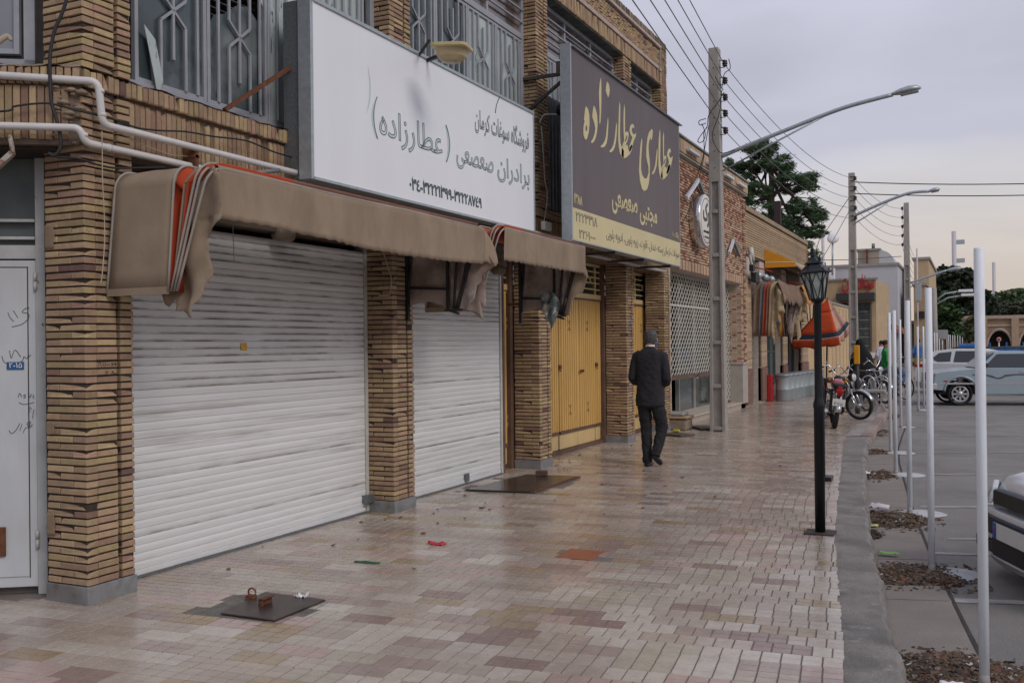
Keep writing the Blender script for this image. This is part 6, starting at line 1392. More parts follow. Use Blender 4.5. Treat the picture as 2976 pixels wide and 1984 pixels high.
def bicycle(label, loc, heading, col):
    t = thing('bicycle', label, 'bicycle', loc, 'bicycles at the pavement edge'); M = Matrix.Translation(loc) @ Matrix.Rotation(heading, 4, 'Z') @ Matrix.Rotation(R(-6), 4, 'X')
    for x in (-.52, .52):
        mb = MB(); A = M @ Matrix.Translation((x, 0, .33)) @ Matrix.Rotation(R(90), 4, 'X'); mb.lathe([(.31, -.018), (.335, -.01), (.335, .01), (.31, .018), (.31, -.018)], 28, A, cap=False); w_ = mb.build('wheel', m_tyre, t)
        mb = MB()
        for k in range(14): mb.tube([A @ Vector((0, 0, 0)), A @ Vector((.31*math.cos(k*.449), .31*math.sin(k*.449), 0))], .0025, 4)
        mb.build('spoke', m_chrome, w_)
    mb = MB(); P = dict(r=(-.52, 0, .33), b=(-.1, 0, .3), s=(-.22, 0, .72), h=(.36, 0, .75), h2=(.38, 0, .62), f=(.52, 0, .33))
    for a, c in (('r', 'b'), ('r', 's'), ('b', 's'), ('s', 'h'), ('b', 'h2'), ('h2', 'f'), ('h', 'h2')): mb.tube([P[a], P[c]], .017, 8)
    mb.xf(M); mb.build('frame', mat('bicycle_paint', col, .4), t)
    mb = MB(); mb.tube(curve_pts([(.22, -.26, .93), (.34, -.2, .93), (.38, 0, .88), (.34, .2, .93), (.22, .26, .93)], 4), .011, 8).tube([(.36, 0, .75), (.37, 0, .88)], .014, 8).xf(M); mb.build('handlebar', m_chrome, t)
    mb = MB(); mb.box(-.36, -.12, -.07, .07, .8, .85).tube([(-.22, 0, .72), (-.23, 0, .8)], .012, 6).xf(M); mb.build('saddle', m_blk, t, bevel=.02)
    return t
bicycle('old bicycle leaning near the bench at the kerb', (-2.0, 23.9, 0), R(70), (.2, .2, .2))
bicycle('bicycle with a dark frame beyond the bench', (-1.95, 27.8, 0), R(50), (.03, .04, .06))
# bench with crossed legs and the padded post
bench = thing('bench', 'grey bench on crossed legs behind the parked motorbikes', 'bench', (-2.2, 23.2, 0))
m_bn = mat('grey_bench_paint', (.3, .29, .28), .7, var=.15)
MB().box(-2.75, -1.75, 22.9, 23.3, .44, .5).build('seat', m_bn, bench, bevel=.01)
for x in (-2.62, -1.9):
    MB().bar((x-.12, 23.1, 0), (x+.16, 23.1, .44), .09, .07).bar((x+.16, 23.1, 0), (x-.12, 23.1, .44), .09, .07).build('leg', m_bn, bench, bevel=.008)
for i in range(3): MB().tube(curve_pts([(-2.6+.3*i, 23.5, 0), (-2.62+.3*i, 23.5, .62), (-2.45+.3*i, 23.5, .8), (-2.3+.3*i, 23.5, .62), (-2.3+.3*i, 23.5, 0)], 5), .016, 8).build('hoop', m_alu, bench)
yp = thing('marker_post', 'dark post wrapped in a bright yellow sleeve', 'post', (-2.35, 22.4, 0))
p_ = at(2490, 1030, 22.4)
MB().lathe([(.05, 0), (.05, 1.25)], 12, Matrix.Translation((p_.x, 22.4, 0))).build('pole', m_blk, yp)
MB().box(p_.x-.06, p_.x+.06, 22.33, 22.45, at(2490, 1058, 22.4).z, at(2490, 1003, 22.4).z).build('sleeve', mat('yellow_sleeve', (.6, .27, .01), .5, var=.06), yp, bevel=.02)

def P2(mb, prof, y0, y1, M=None, inset=0):
    """prism across the width from a side profile; inset narrows the top"""
    zs = [z for x, z in prof]; zlo, zhi = min(zs), max(zs)
    def row(s): return [(x, (y0 if s < 0 else y1)-s*inset*((z-zlo)/(zhi-zlo or 1)), z) for x, z in prof]
    A, B = row(-1), row(1); n = len(prof); vs = A+B
    s0 = len(mb.v); mb.add(vs, [tuple(range(n-1, -1, -1)), tuple(range(n, 2*n))]+[(i, (i+1) % n, n+(i+1) % n, n+i) for i in range(n)], False)
    if M is not None: mb.xf(M, s0)
    return mb
def arch(cx_, r, z0, n=9): return [(cx_+r*math.cos(a), z0+r*math.sin(a)) for a in [math.pi*i/(n-1) for i in range(n)]]
def car_wheel(t, c, r, M, w_=.19, style=8):
    mb = MB(); A = wheel_mb(mb, c, r, w_, M, 30); o = mb.build('wheel', m_tyre, t)
    sg = -1 if c[1] > 0 else 1
    mb = MB(); mb.lathe([(r*.70, -.05), (r*.66, sg*.055), (r*.6, sg*.062), (r*.56, sg*.035)], 28, A, cap=False)
    mb.lathe([(.001, sg*.075), (r*.2, sg*.07), (r*.26, sg*.045), (.28*r, .0)], 18, A, cap=False)
    for k in range(style):
        a = 2*math.pi*k/style; mb.bar(A @ Vector((r*.2*math.cos(a), r*.2*math.sin(a), sg*.045)), A @ Vector((r*.6*math.cos(a), r*.6*math.sin(a), sg*.045)), .05, .02, tuple((A.to_3x3() @ Vector((0, 0, 1)))))
    mb.build('rim', m_alu, o)
    mb = MB(); mb.lathe([(r*.6, sg*.0), (.001, sg*.0)], 24, A, cap=False); mb.build('brake', MT['dark'], o)
# ---- pickup: local x forward, z up; faces left and a little towards the camera
def pickup():
    t = thing('pickup_truck', 'pale blue single cab pickup with side stripes parked across the bays', 'pickup truck', (.9, 28.9, RZ))
    hd = R(180+14); Mp = Matrix.Translation((.30, 28.95, RZ)) @ Matrix.Rotation(hd, 4, 'Z')
    col = mat('pale_blue_car_paint', (.29, .36, .41), .3, .25, var=.04, scale=1.5, coat=.4)
    r = .31; W_ = .80; xf_, xr = .78, -1.95
    body = [(1.42, .42), (1.45, .62), (1.40, .86), (1.2, .90), (.35, .985), (.22, .99), (-2.9, .96), (-2.92, .42), (xr-.38, .40)]+[(xr-.38*math.cos(a), .36+.38*math.sin(a)) for a in [math.pi*i/8 for i in range(9)]][1:-1]+[(xr+.38, .36), (xr+.4, .30), (xf_-.4, .30)]+[(xf_-.38*math.cos(a), .36+.38*math.sin(a)) for a in [math.pi*i/8 for i in range(9)]]+[(xf_+.4, .40)]
    P2(MB(), body, -W_, W_, Mp).build('body', col, t, bevel=.03)
    P2(MB(), [(1.3, .3), (1.3, .5), (-2.8, .5), (-2.8, .3)], -W_+.16, W_-.16, Mp).build('underbody', MT['dark'], t)
    P2(MB(), [(.36, .96), (-.12, 1.40), (-.25, 1.43), (-.98, 1.43), (-1.06, 1.38), (-1.22, .96)], -W_+.03, W_-.03, Mp, inset=.13).build('cab', col, t, bevel=.03)
    for s_ in (-1, 1):
        def wy(z): return s_*(W_-.03-.13*(z-.96)/.47+.006)
        prof = [(.20, 1.0), (-.13, 1.345), (-.2, 1.36), (-.82, 1.36), (-.84, 1.0)]
        MB().prism([Mp @ Vector((x, wy(z), z)) for x, z in prof], Mp.to_3x3() @ Vector((0, s_*-.012, 0))).build('side_window', m_cargl, t)
        MB().box(.13, .17, min(s_*(W_-.035), s_*(W_+.1)), max(s_*(W_-.035), s_*(W_+.1)), 1.02, 1.12, Mp).build('mirror', m_blk, t, bevel=.01)
        MB().box(-.84, -.66, min(s_*(W_+.002), s_*(W_+.02)), max(s_*(W_+.002), s_*(W_+.02)), .875, .905, Mp).build('door_handle', m_chrome, t, bevel=.005)
        MB().box(-1.1, -.98, min(s_*(W_-.02), s_*(W_+.004)), max(s_*(W_-.02), s_*(W_+.004)), .86, .93, Mp).build('vent', m_blk, t)
        MB().box(-2.8, 1.3, min(s_*(W_-.01), s_*(W_+.006)), max(s_*(W_-.01), s_*(W_+.006)), .565, .61, Mp).build('side_trim', m_chrome, t)
        zz = [(.5, .80), (.2, .80), (0, .74), (-.12, .70), (-.22, .71), (-.3, .76), (-.55, .80), (-2.6, .80), (-2.6, .83), (-.55, .835), (-.3, .815), (-.2, .75), (-.1, .74), (.02, .80), (.2, .83), (.5, .83)]
        MB().prism([Mp @ Vector((x, s_*(W_+.0025), z)) for x, z in zz], Mp.to_3x3() @ Vector((0, s_*.002, 0))).build('stripe', mat('dark_stripe', (.09, .08, .09), .4, col2=(.02, .04, .16), c2=(.5, .6), c2scale=2, var=0), t)
        for x in (-.95, .33): MB().box(x-.004, x+.004, min(s_*(W_-.01), s_*(W_+.0015)), max(s_*(W_-.01), s_*(W_+.0015)), .36, .97, Mp).build('door_seam', MT['dark'], t)
        MB().tube([Mp @ Vector(p) for p in curve_pts([(xf_+.42, s_*(W_+.01), .4), (xf_+.3, s_*(W_+.012), .66), (xf_, s_*(W_+.015), .78), (xf_-.3, s_*(W_+.012), .66), (xf_-.42, s_*(W_+.01), .38)], 4)], .022, 6).build('arch_lip', col, t)
        for x in (xf_, xr): car_wheel(t, (x, s_*(W_-.12), r), r, Mp, style=8)
        MB().box(1.1, 1.2, min(s_*(W_-.01), s_*(W_+.006)), max(s_*(W_-.01), s_*(W_+.006)), .635, .67, Mp).build('side_marker', m_redl, t)
    MB().prism([Mp @ Vector(p) for p in ((.35, -.62, 1.0), (.35, .62, 1.0), (-.10, .56, 1.385), (-.10, -.56, 1.385))], Mp.to_3x3() @ Vector((.014, 0, .01))).build('windscreen', m_cargl, t)
    MB().box(1.40, 1.455, -.52, .52, .665, .855, Mp).build('grille', m_blk, t, bevel=.01)
    for s_ in (-1, 1):
        MB().box(1.41, 1.46, s_*.62-.115, s_*.62+.115, .665, .855, Mp).build('headlight', m_lens, t, bevel=.012); 
    MB().box(1.38, 1.56, -.86, .86, .42, .60, Mp).build('bumper', mat('silver_bumper', (.4, .41, .42), .35, .4), t, bevel=.03)
    b = MB(); b.box(1.55, 1.575, -.24, .24, .45, .56, Mp); b.build('number_plate', m_plate, t)
    b = MB()
    for s_ in (-1, 1): b.tube([Mp @ Vector(p) for p in ((-1.32, s_*.72, .9), (-1.32, s_*.72, 1.42), (-2.8, s_*.72, 1.42), (-2.8, s_*.72, .95))], .03, 8).tube([Mp @ Vector(p) for p in ((-.2, s_*.6, 1.52), (-1.3, s_*.66, 1.54), (-2.2, s_*.7, 1.5))], .02, 8)
    for x in (-1.32, -2.0, -2.8): b.tube([Mp @ Vector(p) for p in ((x, -.72, 1.42), (x, -.5, 1.5), (x, .5, 1.5), (x, .72, 1.42))], .022, 8)
    for x in (-.25, -.85): b.tube([Mp @ Vector(p) for p in ((x, -.6, 1.5), (x, .6, 1.5))], .016, 8)
    b.build('rack', mat('dark_green_rack', (.08, .1, .09), .5, .3), t)
pickup()
# ---- white hatchback seen from behind the pickup's bonnet
def hatch_back():
    t = thing('hatchback_car', 'white hatchback with a red tail light behind the pickup bonnet', 'car', (.2, 34, RZ))
    Mp = Matrix.Translation((at(2790, 1080, 34.5).x+.75, 34.8, RZ)) @ Matrix.Rotation(R(-8), 4, 'Z')
    col = mat('white_car_paint', (.62, .63, .66), .25, var=.03, coat=.5); W_ = .82; r = .3
    prof = [(1.9, .35), (1.92, .62), (1.75, .8), (.95, .95), (-1.65, 1.0), (-1.98, .92), (-2.02, .6), (-1.95, .32), (-1.6, .3)]+[(-1.25-.36*math.cos(a), .32+.36*math.sin(a)) for a in [math.pi*i/8 for i in range(9)]]+[(.85, .28)]+[(1.25-.36*math.cos(a), .32+.36*math.sin(a)) for a in [math.pi*i/8 for i in range(9)]]
    P2(MB(), prof, -W_, W_, Mp).build('body', col, t, bevel=.06, seg=3)
    P2(MB(), [(1.0, .94), (.35, 1.36), (0, 1.44), (-.9, 1.45), (-1.45, 1.38), (-1.85, 1.0), (-1.85, .96)], -W_+.02, W_-.02, Mp, inset=.16).build('cabin', col, t, bevel=.05, seg=3)
    for s_ in (-1, 1):
        wy = lambda z: s_*(W_-.02-.16*(z-.94)/.51+.006)
        for prof in ([(.82, 1.02), (.3, 1.33), (-.02, 1.37), (-.08, 1.02)], [(-.16, 1.02), (-.14, 1.38), (-.78, 1.38), (-.84, 1.02)], [(-.93, 1.04), (-.9, 1.36), (-1.28, 1.32), (-1.45, 1.18), (-1.42, 1.08), (-1.3, 1.03)]):
            MB().prism([Mp @ Vector((x, wy(z), z)) for x, z in prof], Mp.to_3x3() @ Vector((0, s_*-.012, 0))).build('side_window', m_cargl, t)
        MB().box(-2.02, -1.72, s_*.72-.11, s_*.72+.11, .86, .97, Mp).build('tail_light', m_redl, t, bevel=.02)
        for x in (-1.25, 1.25): car_wheel(t, (x, s_*(W_-.1), r), r, Mp)
        MB().box(.7, .82, min(s_*W_, s_*(W_+.14)), max(s_*W_, s_*(W_+.14)), .98, 1.08, Mp).build('mirror', col, t, bevel=.02)
    MB().prism([Mp @ Vector(p) for p in ((-1.82, -.6, 1.06), (-1.82, .6, 1.06), (-1.52, .55, 1.34), (-1.52, -.55, 1.34))], Mp.to_3x3() @ Vector((-.02, 0, .01))).build('rear_window', m_cargl, t)
hatch_back()
def blue_truck():
    t = thing('flatbed_truck', 'bright blue flatbed truck behind the pickup', 'truck', (1, 46, RZ))
    x0 = at(2755, 1000, 46).x; col = mat('bright_blue_paint', (.015, .13, .42), .4, var=.1); Mp = Matrix.Translation((x0, 46, RZ))
    MB().box(1.5, 5.2, -.9, .9, .85, 1.4, Mp).build('bed', col, t, bevel=.02)
    for i in range(6): MB().box(1.6+i*.62, 1.66+i*.62, -.95, -.9, .85, 1.62, Mp).build('stake', col, t)
    P2(MB(), [(0, .4), (.05, 1.0), (.45, 1.55), (1.35, 1.6), (1.4, .4)], -.8, .8, Mp, inset=.06).build('cab', col, t, bevel=.04)
    MB().box(.2, 1.2, -.806, -.79, 1.05, 1.42, Mp).build('side_window', m_cargl, t)
    MB().box(1.4, 5.2, -.6, .6, .5, .84, Mp).build('chassis', m_blk, t)
    for x in (.75, 4.2):
        for s_ in (-1, 1): car_wheel(t, (x, s_*.75, .36), .36, Mp)
blue_truck()
# ---- white saloon whose front corner enters the frame on the right
def saloon():
    t = thing('saloon_car', 'white saloon car with a black bumper strip and clear headlamp', 'car', (1.8, 8.6, RZ))
    # front faces the camera; local x forward
    hd = R(201); f_ = Vector((math.cos(hd), math.sin(hd), 0)); r_2 = Vector((f_.y, -f_.x, 0)); c_ = at(2892, 1510, 8.25); c_ = Vector((c_.x, 8.25, RZ))-f_*1.76-r_2*.8; Mp = Matrix.Translation(c_) @ Matrix.Rotation(hd, 4, 'Z')
    col = mat('white_saloon_paint', (.6, .61, .64), .22, var=.03, coat=.6); W_ = .84; r = .3
    # body by plan-shaped stations: (x, half width, z bottom, z top)
    def ring_(x, hw, z0, z1, nose):
        P = [(-hw*.96, z0), (-hw, z0+(z1-z0)*.25), (-hw*1.0, z0+(z1-z0)*.6), (-hw*.93, z1-.03), (-hw*.7, z1), (0, z1+.02), (hw*.7, z1), (hw*.93, z1-.03), (hw, z0+(z1-z0)*.6), (hw, z0+(z1-z0)*.25), (hw*.96, z0), (0, z0-.01)]
        return [Mp @ Vector((x-nose*(abs(y)/W_)**3, y, z)) for y, z in P]
    loft([ring_(x, hw, z0, z1, ns) for x, hw, z0, z1, ns in ((-2.2, .78, .35, .95, 0), (-2.1, .82, .3, 1.0, 0), (-.8, .84, .27, .93, 0), (.9, .84, .27, .9, 0), (1.5, .82, .25, .80, .05), (1.8, .80, .25, .72, .12), (1.9, .78, .28, .60, .15))]).build('body', col, t, bevel=0)
    loft([ring_(x, hw, z0, z1, 0) for x, hw, z0, z1 in ((-1.9, .68, .9, .97), (-1.2, .66, .9, 1.36), (-.3, .66, .9, 1.42), (.3, .66, .88, 1.36), (.95, .7, .86, .9))]).build('cabin', m_cargl, t)
    def bumper(z0, z1, out, m, nm, hw=.84, xx=1.93):
        rows = []
        n = 24
        for i in range(n+1):
            y = -hw+2*hw*i/n; k = (abs(y)/hw); x = xx+out-.22*k**4
            rows.append((x, y))
        mb = MB(); vs = [(x, y, z0) for x, y in rows]+[(x, y, z1) for x, y in rows]+[(x-.12, y*.97, z1) for x, y in rows]+[(x-.12, y*.97, z0) for x, y in rows]
        m_ = n+1; fs = [(a*m_+i, a*m_+i+1, ((a+1) % 4)*m_+i+1, ((a+1) % 4)*m_+i) for a in range(4) for i in range(n)]+[(0, m_, 2*m_, 3*m_), (n, n+3*m_, n+2*m_, n+m_)]
        mb.add(vs, fs, True); mb.xf(Mp); return mb.build(nm, m, t, bevel=.01)
    bumper(.47, .52, .045, col, 'bumper_top'); bumper(.455, .47, .05, mat('blue_black_strip', (.02, .05, .09), .3), 'strip'); bumper(.34, .455, .055, m_blk, 'bumper_strip'); bumper(.16, .34, .02, col, 'bumper'); bumper(.12, .165, .0, mat('grey_lip', (.2, .2, .2), .6), 'lip')
    for s_ in (-1, 1):
        L = [(1.93, s_*.42, .545), (1.90, s_*.62, .55), (1.80, s_*.75, .56), (1.70, s_*.80, .58), (1.72, s_*.76, .66), (1.80, s_*.62, .69), (1.88, s_*.44, .66)]
        mb = MB(); mb.prism([Mp @ Vector(p) for p in L], Mp.to_3x3() @ Vector((.035, s_*.02, .0))); mb.build('headlight', m_lens, t, bevel=.012)
        MB().box(1.90, 1.955, min(s_*.42, s_*.68), max(s_*.42, s_*.68), .19, .29, Mp).build('fog_lamp', m_cargl, t, bevel=.02)
        car_wheel(t, (1.25, s_*.74, r), r, Mp); car_wheel(t, (-1.35, s_*.74, r), r, Mp)
    MB().box(1.86, 1.95, -.38, .38, .55, .66, Mp).build('grille', m_blk, t, bevel=.02); MB().box(1.9, 1.962, -.38, .38, .18, .33, Mp).build('air_intake', m_blk, t, bevel=.02)
    b = MB(); b.box(1.985, 1.995, -.26, .26, .33, .44, Mp); pl = b.build('number_plate', m_plate, t)
    b = MB(); b.box(1.994, 1.998, -.262, -.205, .33, .44, Mp); b.build('plate_band', mat('plate_blue', (.01, .06, .35), .4), pl)
    b = MB(); b.box(1.998, 1.9995, -.25, -.218, .41, .418, Mp).build('flag', mat('flag_green', (.02, .3, .08), .5), pl); MB().box(1.998, 1.9995, -.25, -.218, .394, .402, Mp).build('flag', mat('flag_red', (.5, .02, .02), .5), pl)
saloon()
# ------------------------------------------------------------------ patterned brick shop next door
nb = thing('patterned_brick_shop', 'single storey shop of red and cream patterned brick with a round sign and lattice shutters', 'building', (-7, 20.5, 0))
YA, YB = 17.27, 23.75
m_wm = mat('pale_pointing_mortar', (.52, .45, .4), .95, var=.12, scale=10, bump=.3)
m_cb = mat('cream_brick', (.4, .3, .19), .88, piece=2, hue=[(.4, (.5, .36, .24)), (.35, (.45, .33, .2)), (.25, (.52, .37, .28))], var=.1, scale=15, bump=.2)
m_rb = mat('red_brick', (.25, .09, .06), .88, piece=2, hue=[(.5, (.33, .13, .09)), (.3, (.27, .1, .075)), (.2, (.37, .18, .125))], var=.15, scale=15, bump=.2)
cb = Pieces('cream_brick', variants('cream_brick', m_cb, 5), 170); rb = Pieces('red_brick', variants('red_brick', m_rb, 5), 120)
MB().box(-12, -5.035, YA, YB, 3.0, 5.2).box(-12, -5.6, YA, YB, 0, .1).box(-12, -8, YA, YB, 0, 5.4).box(-8, -5.02, YA-.02, YA+.06, 0, 3.05).build('wall', m_wm, nb)
zb_ = 3.02
def wallbricks(y0, y1, z0, z1, fn, x=-5.0, bl=.19, bh=.054, ang=A_F, par=None):
    z = z0; r_ = 0
    while z+bh < z1+.005:
        y = y0-(bl/2 if r_ % 2 else 0); c = 0
        while y < y1:
            a, b2 = max(y, y0), min(y+bl, y1)
            if b2-a > .03: (rb if fn((a+b2)/2, z, c, r_) else cb).face((x+rnd.uniform(-.002, .002), (a+b2)/2, z+bh/2), b2-a-.014, bh-.014, .07, ang)
            y += bl; c += 1
        z += bh; r_ += 1
Pv = 1.72
def diag(y, z, c, r_):
    if z < 4.12-.0*(y-YA): return (c*7+r_*5) % 9 in (0, 4) or ((c+r_//2) % 5 == 0 and r_ % 2 == 0)
    t = ((y-YA-.12) % Pv)/Pv; d = abs(t-.5)*2*.85
    ph = (z-4.12)-d*1.05
    if abs((ph*2.6) % 1-.5) < .17: return False
    return c % 2 == (r_//2) % 2 or r_ % 3 == 0
wallbricks(YA, YB-.18, 3.22, 5.16, diag)
wallbricks(YB-.17, YB+.1, 1.12, 5.16, lambda y, z, c, r_: r_ % 3 == 0 or (r_*7+c) % 5 == 0, x=-4.985)
# soldier courses: over the opening and under the roof edge
def sold(P_, y0, y1, z0, z1, x, pitch=.058):
    y = y0
    while y < y1: P_.face((x, y+pitch/2, (z0+z1)/2), pitch-.011, z1-z0-.008, .08, A_F); y += pitch
for i in range(int((YB-.17-YA)/.058)): (rb if i % 4 == 1 else cb).face((-4.99, YA+.029+i*.058, 3.105), .047, .19, .08, A_F)
sold(cb, YA, YB+.1, 5.24, 5.5, -4.93)
MB().box(-5.5, -4.965, YA, YB+.12, 5.18, 5.52).build('roof_edge', m_wm, nb); MB().box(-5.5, -4.9, YA, YB+.14, 5.525, 5.555).box(-5.5, -4.93, YA, YB+.12, 5.185, 5.215).build('coping', MT['concrete'], nb)
# brick jambs and stone-clad foot of the end pier
wallbricks(YB-.42, YB-.17, 1.12, 3.0, lambda y, z, c, r_: r_ % 4 == 1, x=-5.0)
MB().box(-5.4, -5.03, YB-.42, YB+.08, 0, 3.0).build('pier', m_wm, nb)
MB().box(-5.38, -4.975, YB-.44, YB+.12, .12, 1.06).build('stone_cladding', mat('pale_stone_cladding', (.4, .36, .32), .6, var=.1), nb, bevel=.006)
MB().box(-5.40, -4.955, YB-.46, YB+.14, 1.06, 1.115).build('stone_cap', MT['stonepink'], nb, bevel=.01)
for z_ in (1.2, ): pass
xx = -5.36
for k in range(34):
    for s2 in range(3):
        (rb if (k+s2) % 6 == 1 else cb).face((-5.06-s2*.118, YB-.425, 1.15+k*.052), .107, .04, .06, A_L)
# step
MB().box(-5.9, -5.03, YA+.25, YB+.1, 0, .115).build('step', mat('pale_step_stone', (.42, .36, .3), .6, var=.1), nb); MB().box(-5.95, -5.0, YA+.25, YB+.12, .115, .15).build('step_nosing', mat('pale_nosing', (.5, .43, .35), .5, var=.08), nb, bevel=.01)
# lattice roller shutters
m_lat = mat('cream_lattice_paint', (.52, .5, .44), .5, var=.1)
def lattice(y0, y1, z0, z1, x=-5.3):
    mb = MB(); n = int((z1-z0)/.085); py = .2
    for r_ in range(n):
        z = z0+.085*(r_+.5); pts = []; y = y0; k = 0
        L = []
        m_ = int((y1-y0)/(py/4))
        for i in range(m_+1):
            yy = y0+(y1-y0)*i/m_; ph = (i+(2 if r_ % 2 else 0)) % 4; L.append((x, yy, z+(0, .036, 0, -.036)[ph]))
        vs = []
        for (a, b_, c) in L: vs += [(a, b_, c-.012), (a+.01, b_, c), (a, b_, c+.012)]
        mb.add(vs, [(i*3+j, i*3+j+1, i*3+3+j+1, i*3+3+j) for i in range(m_) for j in range(2)], False)
    o = mb.build('lattice', m_lat, nb, fix=False); stuff(o); return o
lt = lattice(YA+.3, 22.62, .95, 3.0); lattice(22.7, 23.32, .2, 3.0)
MB().box(-5.31, -5.28, YA+.3, 22.62, .87, .95).box(-5.31, -5.28, 22.7, 23.32, .12, .2).build('bottom_rail', MT['brown'], nb); MB().box(-5.315, -5.285, YA+.3, 22.62, 2.33, 2.37).box(-5.33, -5.28, 20.2, 20.27, .84, .96).build('middle_rail', m_lat, nb)
MB().box(-5.34, -5.28, 22.62, 22.7, .1, 3.0).box(-5.36, -5.26, YA+.22, YA+.3, .12, 3.0).build('guide_rail', mat('pink_grey_rail', (.38, .33, .31), .5), nb)
# shop front behind: glass, door frames, dim interior, red neon
m_clear = mat('shop_glass', (.05, .07, .07), .05, var=.3, spec=.7, col2=(.16, .18, .17), c2=(.55, .7), c2scale=1.1)
MB().box(-8, -5.6, YA+.1, YB-.4, .1, .13).build('floor', mat('shop_floor', (.2, .18, .16), .4), nb)
MB().box(-5.62, -5.60, 18.5, 18.95, .13, 3.0).box(-5.62, -5.60, 19.9, 20.9, .13, 3.0).box(-5.62, -5.60, 21.2, 23.2, .13, 3.0).build('shop_window', m_clear, nb)
MB().box(-5.66, -5.58, 18.42, 18.5, .13, 3).box(-5.66, -5.58, 19.82, 19.9, .13, 3).box(-5.66, -5.58, 21.0, 21.2, .13, 3).box(-5.66, -5.58, 17.5, 18.4, .13, .75).build('frame', mat('aluminium_frame', (.33, .34, .33), .4, .5), nb)
MB().box(-7.9, -7.3, 17.5, 23, .13, 2.0).box(-6.6, -6.2, 19.0, 20.2, .13, .55).build('shelving', mat('dim_shelving', (.09, .05, .035), .8, var=.6, scale=7), nb)
tag(MB().box(-5.595, -5.58, 18.45, 18.58, 1.42, 1.56).build('neon_sign', mat('red_neon', (1, .05, .03), .5, emit=2.5)), 'tiny lit red sign glowing behind the lattice shutter', 'neon sign')
# chevron lamps and round sign
def chev(a, b, c, lab):
    t = thing('light_fitting', lab, 'light fitting', b, 'chevron tube lamps on the patterned shop')
    m1 = mat('white_tube', (.6, .62, .68), .4)
    MB().bar(a, b, .05, .07).build('tube', m1, t); MB().bar(b, c, .06, .09).build('tube', mat('grey_tube_back', (.16, .18, .19), .5, .3), t)
chev(Vector((-4.93, 18.2, 4.40)), Vector((-4.93, 19.13, 4.88)), Vector((-4.93, 20.2, 4.3)), 'large chevron of tube lamps above the round sign')
chev(Vector((-4.93, 21.80, 3.63)), Vector((-4.93, 22.25, 3.96)), Vector((-4.93, 22.85, 3.66)), 'small chevron of tube lamps on the right bay of the patterned shop')
for i, y in enumerate((18.2, 19.7, 21.3, 22.6)):
    tag(MB().box(-4.92, -4.84, y, y+.75, 5.30, 5.36).build('tube_lamp', mat('white_tube_case', (.55, .57, .6), .4), bevel=.01), ('%s white tube lamp under the roof edge of the patterned shop' % ('first', 'second', 'third', 'last')[i]), 'tube lamp', 'white tube lamps under the roof edge')
rs = thing('round_sign', 'round white shop sign with a chrome rim on the patterned brick wall', 'sign', (-4.9, 19.15, 4.06))
RM = Matrix.Translation((-5.0, 19.12, 4.05)) @ Matrix.Rotation(R(90), 4, 'Y')
MB().lathe([(.52, 0), (.535, .02), (.535, .2), (.52, .225)], 48, RM).build('rim', m_chrome, rs)
MB().lathe([(.515, .222), (.50, .229), (.001, .2295)], 48, RM, cap=False).build('face', mat('sign_white', (.7, .66, .62), .4, var=.02), rs)
MB().lathe([(.455, .2296), (.455, .232), (.44, .232), (.44, .2296)], 48, RM, cap=False).build('ring', MT['black'], rs)
text_mesh('lettering', 'برک', .5, mat('dark_green_grey_letter', (.06, .07, .065), .5), FACEX(-4.768, 18.83, 4.05), rs, ext=.008, wid=.6, off=.012)
mb = MB(); q = random.Random(4)
for k in range(11): mb.box(-4.769, -4.764, 18.86+k*.05, 18.89+k*.05, 3.80, 3.84+q.uniform(0, .012))
for k in range(8): mb.box(-4.769, -4.764, 18.93+k*.05, 18.96+k*.05, 3.70, 3.73)
mb.build('small_print', MT['black'], rs)
print('nb', len(cb.L), len(rb.L)); cb.emit(nb, stuffname='brickwork'); rb.emit(nb, stuffname='brickwork')
# low brick stump and boards before it
st = thing('brick_stump', 'broken brick and mortar stump at the corner of the shop step', 'brick stump', (-4.95, 17.6, 0))
M_ = Matrix.Translation((-4.9, 17.45, 0)) 
MB().box(-.28, .2, -.3, .15, 0, .2, M_).build('stump', MT['render'], st, bevel=.03); MB().box(-.3, .22, -.32, .18, .215, .26, M_).build('brick', MT['brick'], st, bevel=.01); MB().box(-.26, .14, -.28, .12, .262, .33, M_).build('mortar', MT['concrete'], st, bevel=.03)
for i, (a, b_, lab) in enumerate((((1938, 1262), (2000, 1268), 'thin board with a yellow rag lying before the stump'), ((2030, 1240), (2065, 1250), 'thin dark board lying behind the utility pole'))):
    p1, p2 = atz(*a, 0), atz(*b_, 0); tag(MB().bar(p1+Vector((0, 0, .02)), p2+Vector((0, 0, .02)), .35, .025).build('board', mat('weathered_board', (.1, .08, .065), .9, var=.3)), lab, 'board')
tag(MB().box(-.06, .06, -.04, .04, 0, .05, Matrix.Translation(atz(1966, 1262, 0)+Vector((0, 0, .04)))).build('rag', mat('yellow_rag', (.4, .4, .05), .8), bevel=.02), 'small yellow rag on the thin board', 'rag')

